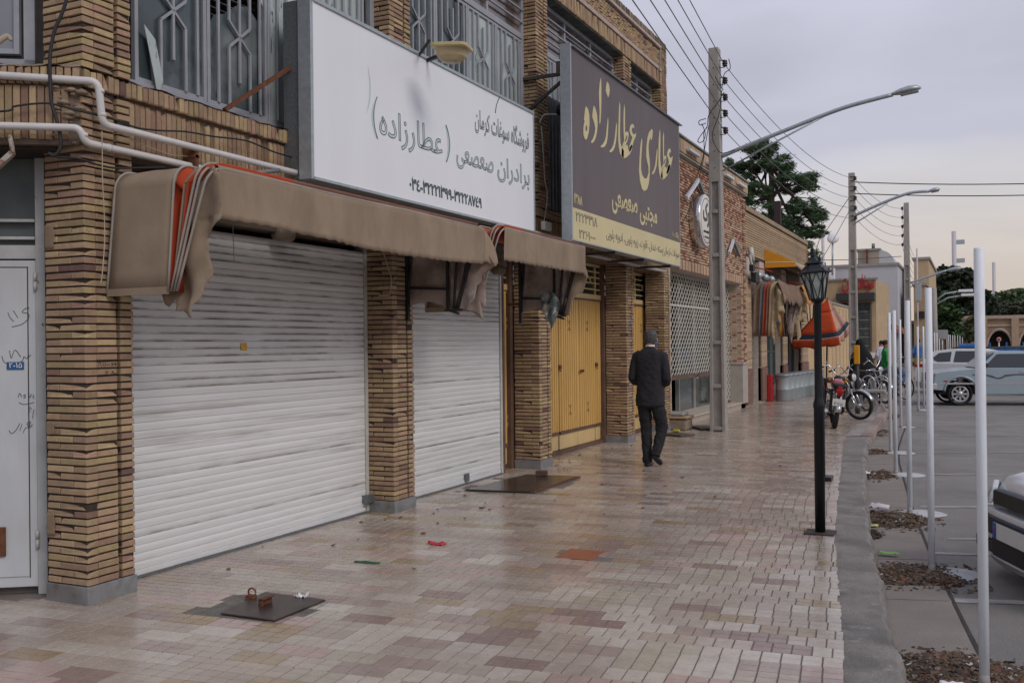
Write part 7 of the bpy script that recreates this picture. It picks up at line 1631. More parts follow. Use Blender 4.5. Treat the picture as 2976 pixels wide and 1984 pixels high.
# ------------------------------------------------------------------ clad shop with dustbins
sb = thing('clad_shop', 'low shop with a horizontally boarded parapet, tattered awnings and dark windows', 'building', (-7, 29, 0))
SA, SB_ = 23.9, 33.8
m_sid = mat('cream_cladding', (.42, .3, .18), .7, piece=2, hue=[(.5, (.43, .31, .185)), (.5, (.39, .275, .165))], var=.1, scale=3, stretch=(1, .5, 2), col3=(.2, .13, .08), c3=(.66, .76), c3scale=5)
n = 17
for k in range(n):
    z = 3.80+k*.061
    put('cladding_board', MB().prism([(-5.02, SA, z), (-5.0, SA, z+.004), (-5.012, SA, z+.052), (-5.02, SA, z+.053)], (0, SB_-SA, 0)).mesh('cladding_board', m_sid), sb)
MB().box(-8, -5.022, SA, SB_, 3.74, 4.9).box(-8, -5.4, SA, SB_, 3.1, 3.8).box(-9, -8, SA, SB_, 0, 4.5).build('wall', mat('dark_timber_gap', (.11, .07, .045), .9), sb)
MB().box(-5.6, -4.97, SA, SB_+.03, 4.87, 4.99).build('roof_edge', mat('tan_roof_edge', (.33, .25, .17), .8, var=.15), sb, bevel=.01)
MB().box(-5.02, -4.99, SB_-.06, SB_+.03, 3.74, 4.9).build('corner_trim', mat('orange_wood_trim', (.3, .12, .04), .7), sb)
wallp = [(23.85, 24.5), (25.75, 26.5), (29.0, 29.75), (32.3, 33.8)]
for a, b_ in wallp:
    z = .95
    MB().box(-5.5, -5.03, a, b_, 0, 3.75).build('pier', m_wm, sb)
    while z < 3.2:
        cb2 = MB().box(-5.08, -5.0, a, b_, z, z+.042); put('brick_course', cb2.mesh('brick_course', m_cb), sb); z += .054
    MB().box(-5.1, -4.985, a, b_, .05, .92).build('stone_cladding', mat('red_brown_stone', (.2, .11, .085), .7, var=.3, scale=8), sb)
MB().box(-5.35, -5.3, 24.5, 25.75, .1, 3.3).build('door_backing', MT['dark'], sb)
def lat2(y0, y1, z0, z1, x, parent, nm='lattice'):
    mb = MB(); n = int((z1-z0)/.07)
    for r_ in range(n):
        z = z0+.07*(r_+.5); m_ = int((y1-y0)/.05); vs = []
        for i in range(m_+1):
            yy = y0+(y1-y0)*i/m_; c = z+(0, .03, 0, -.03)[(i+(2 if r_ % 2 else 0)) % 4]; vs += [(x, yy, c-.01), (x+.008, yy, c), (x, yy, c+.01)]
        mb.add(vs, [(i*3+j, i*3+j+1, i*3+3+j+1, i*3+3+j) for i in range(m_) for j in range(2)], False)
    return stuff(mb.build(nm, mat('tan_lattice', (.3, .26, .2), .6) if 'tl' not in MT else MT['tl'], parent, fix=False))
MT['tl'] = mat('tan_lattice', (.32, .28, .22), .6, var=.1)
lat2(24.5, 25.75, .12, 3.3, -5.2, sb); lat2(24.2, 33.6, 3.3, 3.72, -5.1, sb)
MB().box(-5.3, -5.27, 26.5, 29.0, .5, 3.3).box(-5.3, -5.27, 29.75, 32.3, .5, 3.3).build('shop_window', m_clear, sb)
f_ = MB()
for y in (26.5, 27.3, 28.15, 28.95, 29.75, 30.6, 31.4, 32.25): f_.box(-5.28, -5.23, y, y+.06, .4, 3.3)
f_.box(-5.28, -5.23, 26.5, 32.3, .4, .5).box(-5.28, -5.24, 26.5, 29, 1.3, 1.35); f_.build('window_frame', mat('teal_grey_frame', (.1, .14, .15), .5, .3), sb)
MB().box(-7, -5.32, 26.5, 32.3, .4, .45).box(-6.8, -6.5, 26.6, 32, .5, 2.6).build('shelving', mat('dim_goods', (.06, .045, .04), .8, var=.8, scale=9, col2=(.2, .15, .08), c2=(.6, .66), c2scale=5), sb)
# beige striped wall beyond
bw = thing('striped_wall_building', 'plain beige rendered wall with dotted vertical stripes beyond the red umbrella', 'building', (-6, 42, 0))
m_bg = mat('beige_render', (.55, .4, .235), .85, var=.06, scale=1.5, col3=(.42, .3, .19), c3=(.6, .75), c3scale=3)
MB().box(-12, -5.02, 33.86, 46, 0, 3.1).build('wall', m_bg, bw)
mb = MB()
for k in range(9):
    for z in range(26):
        y = 35.2+k*1.22; mb.box(-5.02, -5.008, y, y+.28, .2+z*.108, .26+z*.108)
stuff(mb.build('dotted_stripe', mat('tan_stripe', (.4, .27, .15), .85, var=.1), bw, fix=False))
MB().box(-12, -4.98, 33.86, 46, 3.1, 3.18).build('coping', MT['concrete'], bw)
# conduits and meters at the joint of the two shops
mp_ = thing('meter_pipes', 'cluster of grey pipes and gas meters high on the shop joint', 'gas meters', (-4.9, 24, 3.3))
mb = MB()
for k in range(4): mb.lathe([(.02, -.1), (.09, -.08), (.1, 0), (.09, .08), (.02, .1)], 12, Matrix.Translation((-4.83, 24.6+k*.85, 3.28)) @ Matrix.Rotation(R(90), 4, 'X'))
mb.build('meter', MT['galvl'], mp_); MB().tube([(-4.9, 23.9, 3.75), (-4.85, 24.0, 3.35), (-4.85, 28.3, 3.3)], .03, 8).tube([(-4.9, 23.95, 3.95), (-4.86, 24.0, 3.6)], .07, 10).build('pipe', MT['rail'], mp_); MB().box(-4.9, -4.8, 23.8, 24.0, 3.35, 3.5).box(-4.92, -4.8, 24.1, 24.6, 3.1, 3.35).build('valve', MT['black'], mp_)
MB().tube([(-4.8, 24.0, 3.45), (-4.8, 28.2, 3.52)], .018, 6).tube([(-4.75, 28.4, 3.32), (-4.75, 31.0, 3.4)], .03, 6).build('pipe', mat('red_pipe', (.3, .02, .02), .5), mp_)
# orange and beige canopy
oc = thing('awning', 'small fixed awning with an orange end and beige slope above the tattered ones', 'awning', (-5, 26.4, 3.6), 'awnings of the clad shop')
MB().prism([(-5.0, 26.35, 4.12), (-4.2, 26.35, 3.72), (-4.2, 26.35, 3.60), (-5.0, 26.35, 3.60)], (0, .03, 0)).build('end_panel', mat('orange_canvas', (.62, .27, .015), .8, var=.06), oc)
MB().prism([(-4.995, 26.38, 3.745), (-4.2, 26.38, 3.72), (-4.2, 26.38, 3.735), (-4.995, 26.38, 3.76)], (0, -.035, 0)).build('stripe', MT['white'], oc)
def slope(u, v): return (-5.0+.8*v, 26.38+6.6*u, 4.12-.40*v-.05*math.sin(u*9)**2*v+.012*mnoise.noise(Vector((u*12, v*3, 0))))
mb = MB(); mb.grid(slope, 40, 6); mb.grid(lambda u, v: (-4.2, 26.38+6.6*u, 3.72-.05*math.sin(u*9)**2-.1*v), 40, 2); mb.build('canopy', mat('beige_canvas', (.4, .31, .22), .85, var=.1, scale=2, bump=.1), oc, solid=.003, fix=False)
# hanging tattered awnings
def rag_awning(label, y0, y1, zt, cols, seed, zb=2.05, out=.75):
    t = thing('awning', label, 'awning', (-5, y0, 2), 'awnings of the clad shop'); q = random.Random(seed)
    PA_ = apath(y0, y1, 1.75, zt, r=.2)
    for k, c in enumerate(cols):
        xa, xb = -4.98+out*(k/len(cols))**.7*.6, -4.98+out*((k+1)/len(cols))**.7*.62
        sheet('side_cloth', PA_, PA_, lambda i, n, xa=xa: xa+.12*min(1, i/10), lambda i, n, xb=xb: xb+.14*min(1, i/10), 5, t, c, .05, seed+k, sagf=lambda u, i, n: (.05*math.sin(u*3), 0))
    xo = -4.98+out*.62+.14
    def f(u, v):
        y = y0+.15+(y1-y0-.1)*u; zz = zt-(.55+.05*math.sin(u*23+seed)+.04*mnoise.noise(Vector((u*14, seed, 0))))*v
        return (xo+.16*math.sin(v*1.6)+.03*math.sin(u*9), y, zz+.02)
    mb = MB(); mb.grid(f, 60, 6); mb.build('valance', cols[0], t, solid=.004, fix=False)
    OUT = [(xo-.1, zt), (xo+.2, zt-.4), (xo+.12, zt-.55), (xo+.17, zt-.8), (xo+.02, zt-.75), (xo+.08, zt-1.05), (xo-.06, zt-1.0), (xo-.02, zt-1.45), (xo-.12, zt-1.6), (xo-.2, zt-1.1)]
    cloth('flap', OUT, lambda a, b, h: (a, y0+.2+h, b), cols[-1], t, amp=.05, fr=4, seed=seed, cell=.08)
    cloth('flap', [(a-.1*(i % 2), b) for i, (a, b) in enumerate(OUT)], lambda a, b, h: (a, y1+h, b), m_lin, t, amp=.06, fr=3, seed=seed+3, cell=.08)
    for k in range(5): MB().tube([(-4.7+.03*k, y1, 1.75), (-4.85+.14*k, y1, zt-.12)], .016, 5).build('bow', MT['black'] if k % 2 else m_lin, t)
    return t
cA = mat('sand_canvas', (.42, .32, .2), .9, var=.12, scale=3, bump=.1); cB = mat('dusty_blue_canvas', (.12, .14, .16), .9, var=.15); cC = mat('faded_orange_canvas', (.5, .22, .06), .9, var=.2, scale=4); cD = mat('faded_brown_canvas', (.2, .13, .09), .9, var=.2)
rag_awning('first tattered sand coloured awning over the lattice door', 24.5, 27.5, 3.12, [cD, cB, m_org, cD, cA], 21)
rag_awning('second tattered awning with faded orange and blue stripes', 28.2, 32.2, 3.2, [cC, cB, cC, cA], 31)
cA2 = cA
# square garden umbrella, orange red with dark bands
um = thing('umbrella', 'orange red garden umbrella with dark blue bands leaning over the pavement', 'umbrella', (-4.0, 31.5, 0))
m_ur = mat('orange_red_fabric', (.55, .075, .02), .8, var=.1, scale=3, bump=.05); m_ub = mat('navy_fabric', (.02, .03, .045), .8, var=.1); m_up = mat('pink_gore_fabric', (.5, .27, .2), .8, var=.1, scale=2)  # the front right gore is pink, the other three orange red
Yu = 31.2; apx = at(2405, 870, Yu); c1_, c2_ = at(2298, 985, Yu), at(2465, 930, Yu)
A = at(2405, 866, 31.2); pL = at(2294, 995, 30.6); pF = at(2440, 985, 30.1); pB = at(2360, 960, 32.6); pR = at(2474, 945, 31.8)
def gore(a, b, m, nm, cuts, drop):
    mb = MB()
    for i, (t0, t1) in enumerate(cuts):
        def f(u, v, t0=t0, t1=t1):
            t = t0+(t1-t0)*v; e = a.lerp(b, u); p = A.lerp(e, t); p.z += .10*math.sin(t*math.pi)*-.6-.05*4*u*(1-u)*t; return tuple(p)
        mb.grid(f, 10, 5)
    return mb.build(nm, m, um, solid=.003, fix=False)
for a, b, mm in ((pL, pF, m_ur), (pF, pR, m_up), (pR, pB, m_ur), (pB, pL, m_ur)):
    gore(a, b, mm, 'canopy', [(0, .30), (.30, .80)], 0); gore(a, b, m_ub, 'band', [(.80, .92)], 0); gore(a, b, MT['white'], 'piping', [(.92, .935)], 0)
    def skirt(u, v, a=a, b=b): e = A.lerp(a.lerp(b, u), .935); return (e.x+.04*v*math.sin(u*20), e.y, e.z-.05*4*u*(1-u)-(.26+.03*math.sin(u*16))*v)
    mb = MB(); mb.grid(skirt, 30, 3); mb.build('skirt', mm, um, solid=.003, fix=False)
MB().tube([A, (-4.1, 31.3, 0)], .025, 8).build('pole', MT['black'], um); MB().lathe([(.3, 0), (.3, .08), (.1, .12)], 14, Matrix.Translation((-4.1, 31.3, 0))).build('foot', MT['concrete'], um)
# dustbins
m_bin = mat('grey_green_bin', (.33, .37, .385), .5, .2, var=.1, scale=4, stretch=(1, 1, .3))
bL = ['first grey dustbin, beside the red crate', 'second grey dustbin in the row under the dark window', 'third grey dustbin in the row', 'fourth grey dustbin in the row', 'fifth grey dustbin in the row', 'sixth grey dustbin in the row', 'seventh grey dustbin in the row', 'last dustbin of the row, half hidden by the lantern post']
pr = None
def bin_mesh(t, M):
    MB().lathe([(.20, 0), (.21, .02), (.205, .3), (.212, .31), (.205, .32), (.215, .66), (.225, .68), (.22, .70)], 18, M).build('body', m_bin, t)
    MB().lathe([(.22, .705), (.2, .73), (.02, .74)], 18, M @ Matrix.Rotation(R(6), 4, 'X')).build('lid', mat('bin_lid', (.3, .33, .34), .4, .4) if 'lid' not in MT else MT['lid'], t)
MT['lid'] = mat('bin_lid_metal', (.34, .37, .38), .35, .5)
for k in range(8):
    y = 26.75+k*.56+(.35 if k == 7 else 0); x = -4.62+.04*k
    t = thing('dustbin', bL[k], 'dustbin', (x, y, 0), 'grey dustbins in a row'); bin_mesh(t, Matrix.Translation((x, y, 0)))
tag(MB().box(-4.98, -4.86, 26.35, 26.6, 0, .72).build('red_crate', mat('red_plastic', (.4, .02, .02), .5), bevel=.015), 'red plastic crate standing at the head of the dustbin row', 'crate')
# ------------------------------------------------------------------ the far end of the street
fs_ = thing('corner_shop', 'sand coloured corner shop with red letters above a dark canopy', 'building', (-5, 50, 0))
YS = 50.0; a0 = at(2408, 800, YS); a1 = at(2545, 812, YS); a2 = at(2583, 826, 56)
m_ss = mat('sandstone_cladding', (.45, .33, .2), .85, var=.1, scale=2, bump=.1, col3=(.36, .26, .17), c3=(.6, .7), c3scale=1.5)
ztop = a1.z
MB().box(a0.x-3, a1.x, YS, YS+6, 0, ztop).build('wall', m_ss, fs_)
MB().prism([(a1.x, YS+.0, 0), (a2.x, 56, 0), (a1.x-.3, 56, 0)], (0, 0, ztop)).build('wall', m_ss, fs_)
MB().box(a0.x-3, a1.x+.1, YS-.08, YS+.1, ztop, ztop+.1).build('coping', MT['concrete'], fs_)
c0_, c1_ = at(2436, 855, YS), at(2545, 873, YS)
MB().box(c0_.x, c1_.x, YS-.9, YS, c1_.z, c0_.z).build('canopy', mat('dark_canopy', (.04, .038, .04), .7), fs_)
for i, (ua, ub) in enumerate(((2441, 2462), (2493, 2530))):
    p, q2 = at(ua, 880, YS), at(ub, 1020, YS)
    MB().box(p.x, q2.x, YS-.04, YS+.02, q2.z, p.z).build('shop_window', m_clear, fs_)
    g = MB()
    for k in range(5): g.box(p.x+.05, q2.x-.05, YS-.06, YS-.045, q2.z+.25+k*.42, q2.z+.28+k*.42)
    g.build('shelf', mat('shelf', (.3, .3, .28), .5) if 'shf' not in MT else MT['shf'], fs_)
    b = MB().box(p.x-.08, p.x, YS-.1, YS, q2.z, p.z).box(q2.x, q2.x+.08, YS-.1, YS, q2.z, p.z); b.build('window_frame', mat('dark_frame', (.12, .1, .09), .5), fs_)
MB().box(at(2525, 1020, YS).x, at(2552, 1020, YS).x, YS-.3, YS, at(2530, 1040, YS).z, at(2530, 1025, YS).z).build('sill', MT['white'], fs_)
p = at(2484, 850, YS); text_mesh('lettering', 'سوغات', .95, mat('red_sign_letter', (.42, .02, .03), .5), Matrix(((1, 0, 0, p.x+.05), (0, 0, -1, YS-.1), (0, 1, 0, at(2500, 838, YS).z), (0, 0, 0, 1))), fs_, ext=.04, wid=(at(2538, 830, YS).x-p.x), off=.02)
p = at(2447, 838, YS); text_mesh('lettering', 'ن', .95, MT['rust'] if False else mat('red_sign_letter', (.42, .02, .03), .5), Matrix(((1, 0, 0, p.x), (0, 0, -1, YS-.1), (0, 1, 0, p.z), (0, 0, 0, 1))), fs_, ext=.04, wid=.35, off=.02)
def bldg(name, label, x0, x1, y0, y1, z1, m, roof=None):
    t = thing(name, label, 'building', ((x0+x1)/2, y0, 0)); MB().box(x0, x1, y0, y1, -.3, z1).build('wall', m, t); MB().box(x0-.1, x1+.1, y0-.1, y1+.1, z1, z1+.15).build('coping', MT['concrete'], t); return t
# pale blank side wall above the corner shop, roof house with a barrel roof
pw0, pw1 = at(2400, 772, 62), at(2608, 770, 62)
w1_ = bldg('blank_wall_building', 'taller building with a blank pale lavender side wall behind the corner shop', pw0.x, pw1.x, 62, 74, pw1.z, mat('pale_lavender_render', (.46, .46, .5), .85, var=.05))
MB().box(at(2403, 780, 61).x, at(2425, 790, 61).x, 60.8, 61.4, at(2403, 790, 61).z-.9, at(2403, 775, 61).z-.1).build('roof_box', MT['white'], w1_)
MB().box(at(2388, 780, 61).x, at(2398, 790, 61).x, 60.8, 61.4, at(2403, 800, 61).z, at(2403, 762, 61).z).build('roof_tank', MT['rust'], w1_)
h0, h1 = at(2492, 730, 76), at(2600, 768, 76)
rh = bldg('roof_house', 'beige rooftop house with a rounded pale roof end', h0.x, at(2555, 730, 76).x, 76, 84, h0.z, mat('beige_roof_house', (.36, .3, .25), .85, var=.06))
mb = MB(); mb.prism([(at(2555, 728, 76).x, 76, h0.z)]+[(at(2555, 728, 76).x+(h1.x-at(2555, 728, 76).x)*math.sin(a), 76, h1.z+(h0.z-h1.z)*math.cos(a)) for a in [i*math.pi/16 for i in range(9)]]+[(at(2555, 728, 76).x, 76, h1.z)], (0, 6, 0)); mb.build('barrel_roof', mat('pale_sheet_roof', (.5, .5, .51), .5, .3), rh)
MB().box(at(2517, 740, 75.8).x, at(2522, 740, 75.8).x, 75.7, 75.9, at(2520, 770, 76).z, at(2520, 725, 76).z).build('downpipe', MT['rust'], rh); MB().tube([at(2538, 722, 78), at(2538, 708, 78)], .12, 8).build('chimney', MT['galv'], rh)
# shops continuing beyond: awning, piers
s2 = thing('shop_row', 'receding row of sand coloured shops behind the thin posts', 'building', (-4, 60, 0))
e0, e1 = at(2583, 880, 57), at(2640, 900, 74)
MB().prism([(e0.x-.2, 57, 0), (e1.x, 74, 0), (e1.x-6, 74, 0), (e0.x-5, 57, 0)], (0, 0, 3.2)).build('wall', m_ss, s2)
b = MB()
for k in range(6):
    y = 58.5+k*2.6; x = e0.x-.2+(e1.x-e0.x+.2)*(y-57)/17; b.box(x-.3, x+.03, y, y+1.5, .2, 2.5)
b.build('opening', MT['dark'], s2)
for k in range(3):
    y = 58.2+k*3; x = e0.x-.2+(e1.x-e0.x+.2)*(y-57)/17
    MB().prism([(x, y, 2.7), (x+.6, y, 2.2), (x+.6, y, 2.0), (x, y, 2.3)], (0, 2, 0)).build('shop_blind', mat('faded_red_blind', (.3, .12, .08), .8, var=.2), s2)
t3 = at(2675, 835, 66)
tb_ = bldg('tall_shop_building', 'tall narrow tan building behind the third pole', at(2655, 700, 66).x, at(2668, 700, 66).x+.6, 66, 80, at(2660, 755, 66).z, m_ss)
tb2 = bldg('tan_shop_building', 'lower tan building stepping down behind the second white post', at(2655, 835, 64).x, at(2690, 835, 64).x, 64, 78, at(2670, 830, 64).z, mat('tan_render', (.36, .26, .16), .85, var=.12))
MB().box(at(2664, 850, 63.9).x, at(2686, 850, 63.9).x, 63.85, 63.98, at(2670, 925, 64).z, at(2670, 905, 64).z).build('opening', MT['dark'], tb2)
# arcade wall across the end of the square
YW = 92.0
m_arc = mat('arcade_brick', (.36, .25, .165), .88, var=.1, scale=.6, bump=.1, col3=(.28, .19, .13), c3=(.6, .7), c3scale=1.2)
ar = thing('arcade', 'long brick arcade with round arches closing the square', 'arcade', (5, YW, 0))
zt_ = at(2900, 926, YW).z; zs_ = at(2900, 1000, YW).z
zsp = at(2900, 1006, YW).z; xa0 = at(2868, 1000, YW).x; xa1 = at(2942, 1000, YW).x; w_ = xa1-xa0; pit = at(2960, 1000, YW).x-at(2868, 1000, YW).x
zap = at(2905, 957, YW).z
X0 = at(2780, 930, YW).x; xs = X0
mb = MB(); ap = MB()
cs = [xa0+w_/2+pit*k for k in range(-2, 12)]
edges = [cs[0]-pit/2]
for c in cs:
    n = 16; arcp = [(c-w_/2, -.3)]+[(c-w_/2*math.cos(math.pi*i/n), zsp+(zap-zsp)*math.sin(math.pi*i/n)) for i in range(n+1)]+[(c+w_/2, -.3)]
    # wall panel round one arch, made of quads between arch and top
    L = [(x, z) for x, z in arcp]
    vs = [(x, YW, z) for x, z in L]+[(x, YW, zt_) for x, z in L]+[(x, YW+1.2, z) for x, z in L]
    m_ = len(L); mb.add(vs, [(i, i+1, m_+i+1, m_+i) for i in range(1, m_-2)]+[(i, 2*m_+i, 2*m_+i+1, i+1) for i in range(m_-1)], False)
    mb.box(c-pit/2, c-w_/2, YW, YW+1.2, -.3, zt_); mb.box(c+w_/2, c+pit/2, YW, YW+1.2, -.3, zt_)
mb.build('wall', m_arc, ar)
MB().box(cs[0]-pit/2-.2, cs[-1]+pit/2, YW-.25, YW+1.4, zt_, zt_+.28).box(cs[0]-pit/2-.2, cs[-1]+pit/2, YW-.1, YW, zt_-.65, zt_-.5).build('cornice', mat('pale_arcade_cornice', (.42, .33, .26), .85, var=.08), ar)
for c in cs:
    MB().box(c+pit/2-.28, c+pit/2+.28, YW-.25, YW, -.3, zt_).build('pilaster', mat('pilaster_brick', (.4, .29, .2), .88, var=.08) if 'pil' not in MT else MT['pil'], ar)
    b = MB(); n = 14
    b.tube([(c-w_/2*math.cos(math.pi*i/n), YW-.03, zsp+(zap-zsp)*math.sin(math.pi*i/n)) for i in range(n+1)], .12, 5).build('arch_trim', MT['stonepink'], ar)
MB().box(cs[0]-pit, cs[-1]+pit, YW+4.5, YW+5, -.3, zt_).box(cs[0]-pit, cs[-1]+pit, YW+1.2, YW+4.6, zt_-.3, zt_).build('inner_wall', MT['inner'], ar)
MB().box(at(2720, 940, 88).x, at(2850, 940, 88).x, 90.5, 91.5, -.2, at(2800, 925, 90.5).z).build('wall', m_arc, ar)
# no-entry style round sign
sg = thing('road_sign', 'round red rimmed road sign in front of the arch', 'road sign', at(2903, 1000, 80))
C_ = at(2903, 986, 80); MS = Matrix.Translation(C_) @ Matrix.Rotation(R(90), 4, 'X')
rr = (at(2911, 986, 80)-C_).length
MB().lathe([(rr, 0), (rr, .04), (rr*.72, .045)], 24, MS, cap=True).build('disc', mat('red_enamel', (.45, .03, .03), .4), sg); MB().lathe([(rr*.72, .046), (.001, .047)], 24, MS, cap=False).build('face', MT['white'], sg)
MB().box(C_.x-rr*.5, C_.x+rr*.5, 79.93, 79.95, C_.z-.07, C_.z+.07).build('symbol', MT['black'], sg); MB().tube([(C_.x, 80.05, C_.z), (C_.x, 80.05, RZ)], .05, 8).build('post', MT['galvl'], sg)
# thin antennas, far masts, rooftop lamps
def mast(label, u, v0, v1, Y, r, knobs=0):
    a, b = at(u, v0, Y), at(u, v1, Y); t = thing('mast', label, 'mast', (a.x, Y, 0)); MB().tube([(a.x, Y, 0), (a.x, Y, b.z)], r, 6).build('pole', mat('pale_steel_mast', (.5, .48, .5), .5), t)
    if knobs:
        k = MB()
        for i in range(knobs): k.box(a.x-.1, a.x+r*4, Y-.2, Y+.2, b.z-3-i*4.2, b.z-2-i*4.2)
        k.build('antenna', MT['galvl'], t)
    return t
mast('tall far radio mast with small antennas above the dark tree', 2776, 985, 672, 240, .55, 6); mast('fainter far mast right of the tall white post', 2891, 985, 762, 300, .5)
mast('thin grey pole with a cross arm left of the second utility pole', 2395, 985, 640, 58, .09); mast('slim antenna pole beside the tan building', 2668, 985, 722, 60, .05, 2)
db = thing('dish_pole', 'round satellite style disc on a thin roof pole', 'antenna', at(2418, 800, 60)); c = at(2421, 692, 60); MB().tube([at(2419, 800, 60), at(2420, 700, 60)], .06, 6).build('pole', MT['galvl'], db); MB().lathe([(.35, 0), (.3, .08), (.1, .12)], 18, Matrix.Translation(c) @ Matrix.Rotation(R(70), 4, 'X')).build('dish', MT['white'], db)
pc = thing('chimney', 'dark metal chimney rising behind the boarded parapet', 'chimney', at(2258, 640, 34)); a = at(2258, 584, 34); MB().box(a.x-.1, a.x+.11, 34, 34.2, 3, a.z).build('flue', mat('dark_flue', (.035, .02, .02), .7), pc)
rp = thing('utility_pole', 'round grey pole before the dark trees, carrying two lamp arms', 'utility pole', (at(2715, 1000, 55).x, 55, 0)); a = at(2715, 837, 55)
MB().tube([(a.x, 55, 0), (a.x, 55, a.z)], [.17, .12], 10).build('shaft', m_pole, rp)
for v, u in ((845, 2822), (857, 2830)): 
    b = at(u, v, 55); MB().tube([(a.x, 55, at(2715, v+30, 55).z), (b.x-1.2, 55, b.z-.1), (b.x-.5, 55, b.z)], .045, 6).build('arm', MT['galvl'], rp); MB().box(b.x-.6, b.x+.1, 54.85, 55.15, b.z-.06, b.z+.08).build('lamp_head', MT['white'], rp, bevel=.03)
gs = thing('sign_board', 'small grey sign board on a post in the far row', 'sign', at(2738, 1000, 56)); a = at(2738, 960, 56); MB().box(a.x-.28, a.x+.28, 56, 56.05, at(2738, 985, 56).z, at(2738, 958, 56).z).build('board', m_alu, gs); MB().tube([(a.x, 56.06, at(2738, 960, 56).z), (a.x, 56.06, RZ)], .04, 6).build('post', MT['galvl'], gs)

# ------------------------------------------------------------------ trees
def leafmat(name, cols, sheen=.5):
    return mat(name, cols[0], .6, piece=2, hue=[(.35, cols[0]), (.35, cols[1]), (.3, cols[2])], var=.15, scale=2)
def tree(name, label, base, trunk, blobs, n, leaf, m, mt, seed, tilt=.5, limbs=True, group='trees at the end of the street'):
    """trunk: (radius, top point); blobs: (centre, rx, ry, rz, weight)"""
    t = thing(name, label, 'tree', base, group); q = random.Random(seed)
    tr = MB(); top = Vector(trunk[1]); b0 = Vector(base)
    pts = [b0.lerp(top, i/8)+Vector((mnoise.noise(Vector((i*.5, seed, 0)))*.25, 0, 0))*(1 if 0 < i < 8 else 0) for i in range(9)]
    tr.tube(pts, [trunk[0]*(1-.6*i/8) for i in range(9)], 9)
    if limbs:
        for c, rx, ry, rz_, wg in blobs:
            c = Vector(c); s_ = b0.lerp(top, q.uniform(.45, .95)); m_ = s_.lerp(c, .5)+Vector((0, 0, rz_*.15)); tr.tube(curve_pts([s_, m_, c], 4), [trunk[0]*.35*(1-i/10) for i in range(9)], 6)
            for _ in range(3): e = c+Vector((q.uniform(-.8, .8)*rx, q.uniform(-.8, .8)*ry, q.uniform(-.5, .8)*rz_)); tr.tube([c.lerp(s_, .3), e], [trunk[0]*.14, trunk[0]*.04], 5)
    tr.build('trunk', mt, t)
    tot = sum(b_[4] for b_ in blobs); V = []; Fc = []
    for c, rx, ry, rz_, wg in blobs:
        c = Vector(c); k = int(n*wg/tot)
        # clumps inside every blob
        cl = []
        for _ in range(max(6, int(k/90))):
            while True:
                v = Vector((q.uniform(-1, 1), q.uniform(-1, 1), q.uniform(-1, 1)))
                if .35 < v.length < 1: break
            cl.append(Vector((v.x*rx, v.y*ry, v.z*rz_))+c)
        for i in range(k):
            g = cl[i % len(cl)]; s_ = min(rx, rz_)*.26
            p = g+Vector((q.gauss(0, s_), q.gauss(0, s_), q.gauss(0, s_*.6)))
            a = q.uniform(0, 6.28); e1_ = Vector((math.cos(a), math.sin(a), q.uniform(-.6, .8))).normalized(); e2_ = e1_.cross(Vector((q.uniform(-1, 1), q.uniform(-1, 1), q.uniform(-1, 1)))).normalized()
            l = leaf*q.uniform(.6, 1.5); wd = l*tilt
            j = len(V); V += [p-e1_*l/2, p+e2_*wd/2, p+e1_*l/2, p-e2_*wd/2]; Fc.append((j, j+1, j+2, j+3))
    mb = MB(); mb.add(V, Fc, False); mb.build('crown', m, t, fix=False)
    return t
m_bark = mat('pine_bark', (.07, .05, .04), .95, var=.3, scale=5, bump=.5, bscale=12)
m_pine = leafmat('pine_needles', [(.035, .075, .032), (.05, .10, .04), (.065, .12, .045)])
Yt = 47
def B(u, v, ru, rv, w_=1, Y=Yt, dy=1.5): c = at(u, v, Y); d = (at(u+ru, v, Y)-c).length; e = (at(u, v+rv, Y)-c).length; return (tuple(c), d, dy, e, w_)
bl = [B(2215, 440, 50, 26, 2), B(2260, 480, 50, 28, 2), B(2180, 480, 45, 20, 1.4), B(2130, 485, 30, 18, .8), B(2200, 560, 45, 30, 1.6), B(2300, 530, 40, 30, 1.6), B(2350, 525, 34, 30, 1.5), B(2230, 620, 40, 30, 1.4), B(2330, 600, 45, 26, 1.6), B(2290, 640, 45, 30, 1.5), B(2370, 620, 30, 25, 1.1), B(2380, 675, 22, 18, .8), B(2330, 680, 40, 26, 1.2), B(2350, 740, 30, 40, 1), B(2160, 530, 30, 28, .8), B(2170, 600, 30, 28, .7), B(2370, 800, 25, 40, .7)]
tb0 = at(2262, 950, Yt)
tree('pine_tree', 'big open crowned pine rising behind the boarded shop', (tb0.x, Yt, 0), (.28, at(2235, 440, Yt)), bl, 30000, .23, m_pine, m_bark, 3, .16)
m_dark = leafmat('dark_foliage', [(.032, .046, .024), (.042, .058, .028), (.024, .036, .02)])
Yd = 112
bl = [B(2760, 800, 50, 24, 2, Yd, 4), B(2725, 815, 30, 22, 1.3, Yd, 4), B(2800, 810, 28, 28, 1.5, Yd, 4), B(2760, 850, 65, 40, 3, Yd, 4), B(2815, 860, 30, 40, 1.6, Yd, 4), B(2720, 860, 30, 40, 1.3, Yd, 4), B(2760, 910, 60, 35, 2.2, Yd, 4)]
tree('dark_tree', 'broad dark domed tree beyond the far posts', (at(2765, 1000, Yd).x, Yd, 0), (.5, at(2765, 850, Yd)), bl, 20000, .62, m_dark, m_bark, 5, .6)
bl = [B(2860, 870, 25, 26, 1, Yd+8, 4), B(2870, 910, 30, 26, 1.3, Yd+8, 4), B(2845, 900, 25, 26, 1, Yd+8, 4)]
tree('dark_tree', 'small dark conifer just right of the tall white post', (at(2860, 1000, Yd+8).x, Yd+8, 0), (.35, at(2860, 880, Yd+8)), bl, 6000, .6, m_dark, m_bark, 6, .6)
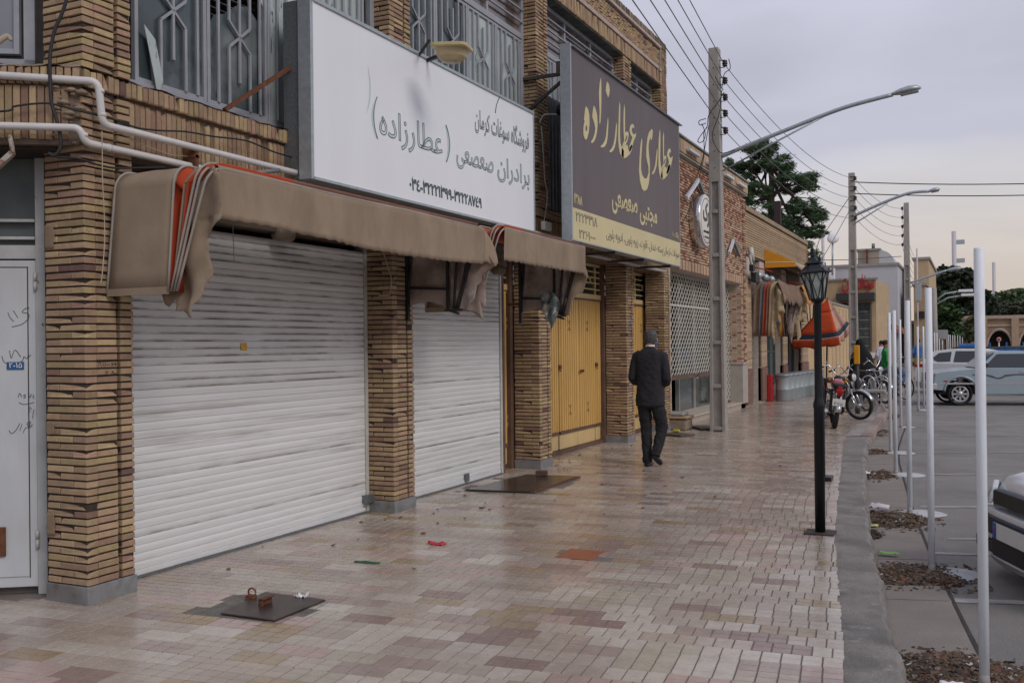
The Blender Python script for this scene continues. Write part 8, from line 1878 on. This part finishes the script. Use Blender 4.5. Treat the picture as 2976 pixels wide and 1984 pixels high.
m_mid = leafmat('mid_green_foliage', [(.05, .1, .03), (.035, .075, .028), (.07, .12, .04)])
m_olive = leafmat('grey_green_foliage', [(.075, .08, .055), (.06, .065, .045), (.09, .095, .06)])
bl = [B(2745, 880, 22, 30, 1.2, 88, 2), B(2770, 920, 26, 30, 1.2, 88, 2), B(2740, 940, 30, 30, 1.3, 88, 2), B(2775, 965, 30, 22, 1, 88, 2), B(2735, 905, 14, 30, .7, 88, 2)]
tree('young_tree', 'brighter green young tree before the arcade end', (at(2755, 1030, 88).x, 88, 0), (.2, at(2750, 900, 88)), bl, 9000, .42, m_mid, m_bark, 8, .5)
bl = [B(2810, 955, 30, 22, 1, 90, 2), B(2820, 975, 28, 16, .8, 90, 2), B(2835, 935, 20, 12, .5, 90, 2)]
tree('low_tree', 'low reddish green bush tree against the arcade wall', (at(2815, 1020, 90).x, 90, 0), (.18, at(2815, 960, 90)), bl, 4500, .4, leafmat('mixed_foliage', [(.06, .08, .03), (.12, .09, .04), (.05, .09, .035)]), m_bark, 9, .5)
Yo = 125
bl = [B(2900, 910, 45, 18, 1.5, Yo, 5), B(2950, 905, 45, 20, 1.5, Yo, 5), B(2990, 905, 40, 22, 1.2, Yo, 5), B(2860, 915, 30, 14, .8, Yo, 5), B(3060, 900, 60, 30, 1.2, Yo, 5)]
tree('olive_trees', 'grey green tree belt behind the arcade roof', (at(2920, 1000, Yo).x, Yo, 0), (.35, at(2920, 910, Yo)), bl, 16000, .6, m_olive, m_bark, 10, .5)
Yp2 = 135
bl = [B(2920, 870, 28, 20, 1.2, Yp2, 4), B(2945, 855, 26, 16, 1, Yp2, 4), B(2890, 880, 22, 14, .8, Yp2, 4), B(2965, 870, 18, 20, .8, Yp2, 4), B(2930, 890, 40, 14, 1, Yp2, 4)]
tree('pale_tree', 'light green airy tree on the skyline behind the arcade', (at(2925, 1000, Yp2).x, Yp2, 0), (.3, at(2925, 880, Yp2)), bl, 6500, .62, leafmat('pale_green_foliage', [(.1, .15, .07), (.13, .17, .09), (.08, .12, .05)]), m_bark, 11, .6)
# distant low skyline so the street does not end at bare ground
m_hz = mat('far_town', (.26, .23, .2), .9, var=.1, scale=.05)
q = random.Random(9)
for k in range(14):
    x = -60+k*13+q.uniform(-2, 2); w2 = q.uniform(8, 12); h = q.uniform(3.2, 4.6)
    t = bldg('far_house', ('far low flat roofed house, number %s from the left beyond the square' % ('first second third fourth fifth sixth seventh eighth ninth tenth eleventh twelfth thirteenth fourteenth'.split()[k])).replace('number ', ''), x, x+w2, 160+q.uniform(0, 12), 180, h, m_hz)
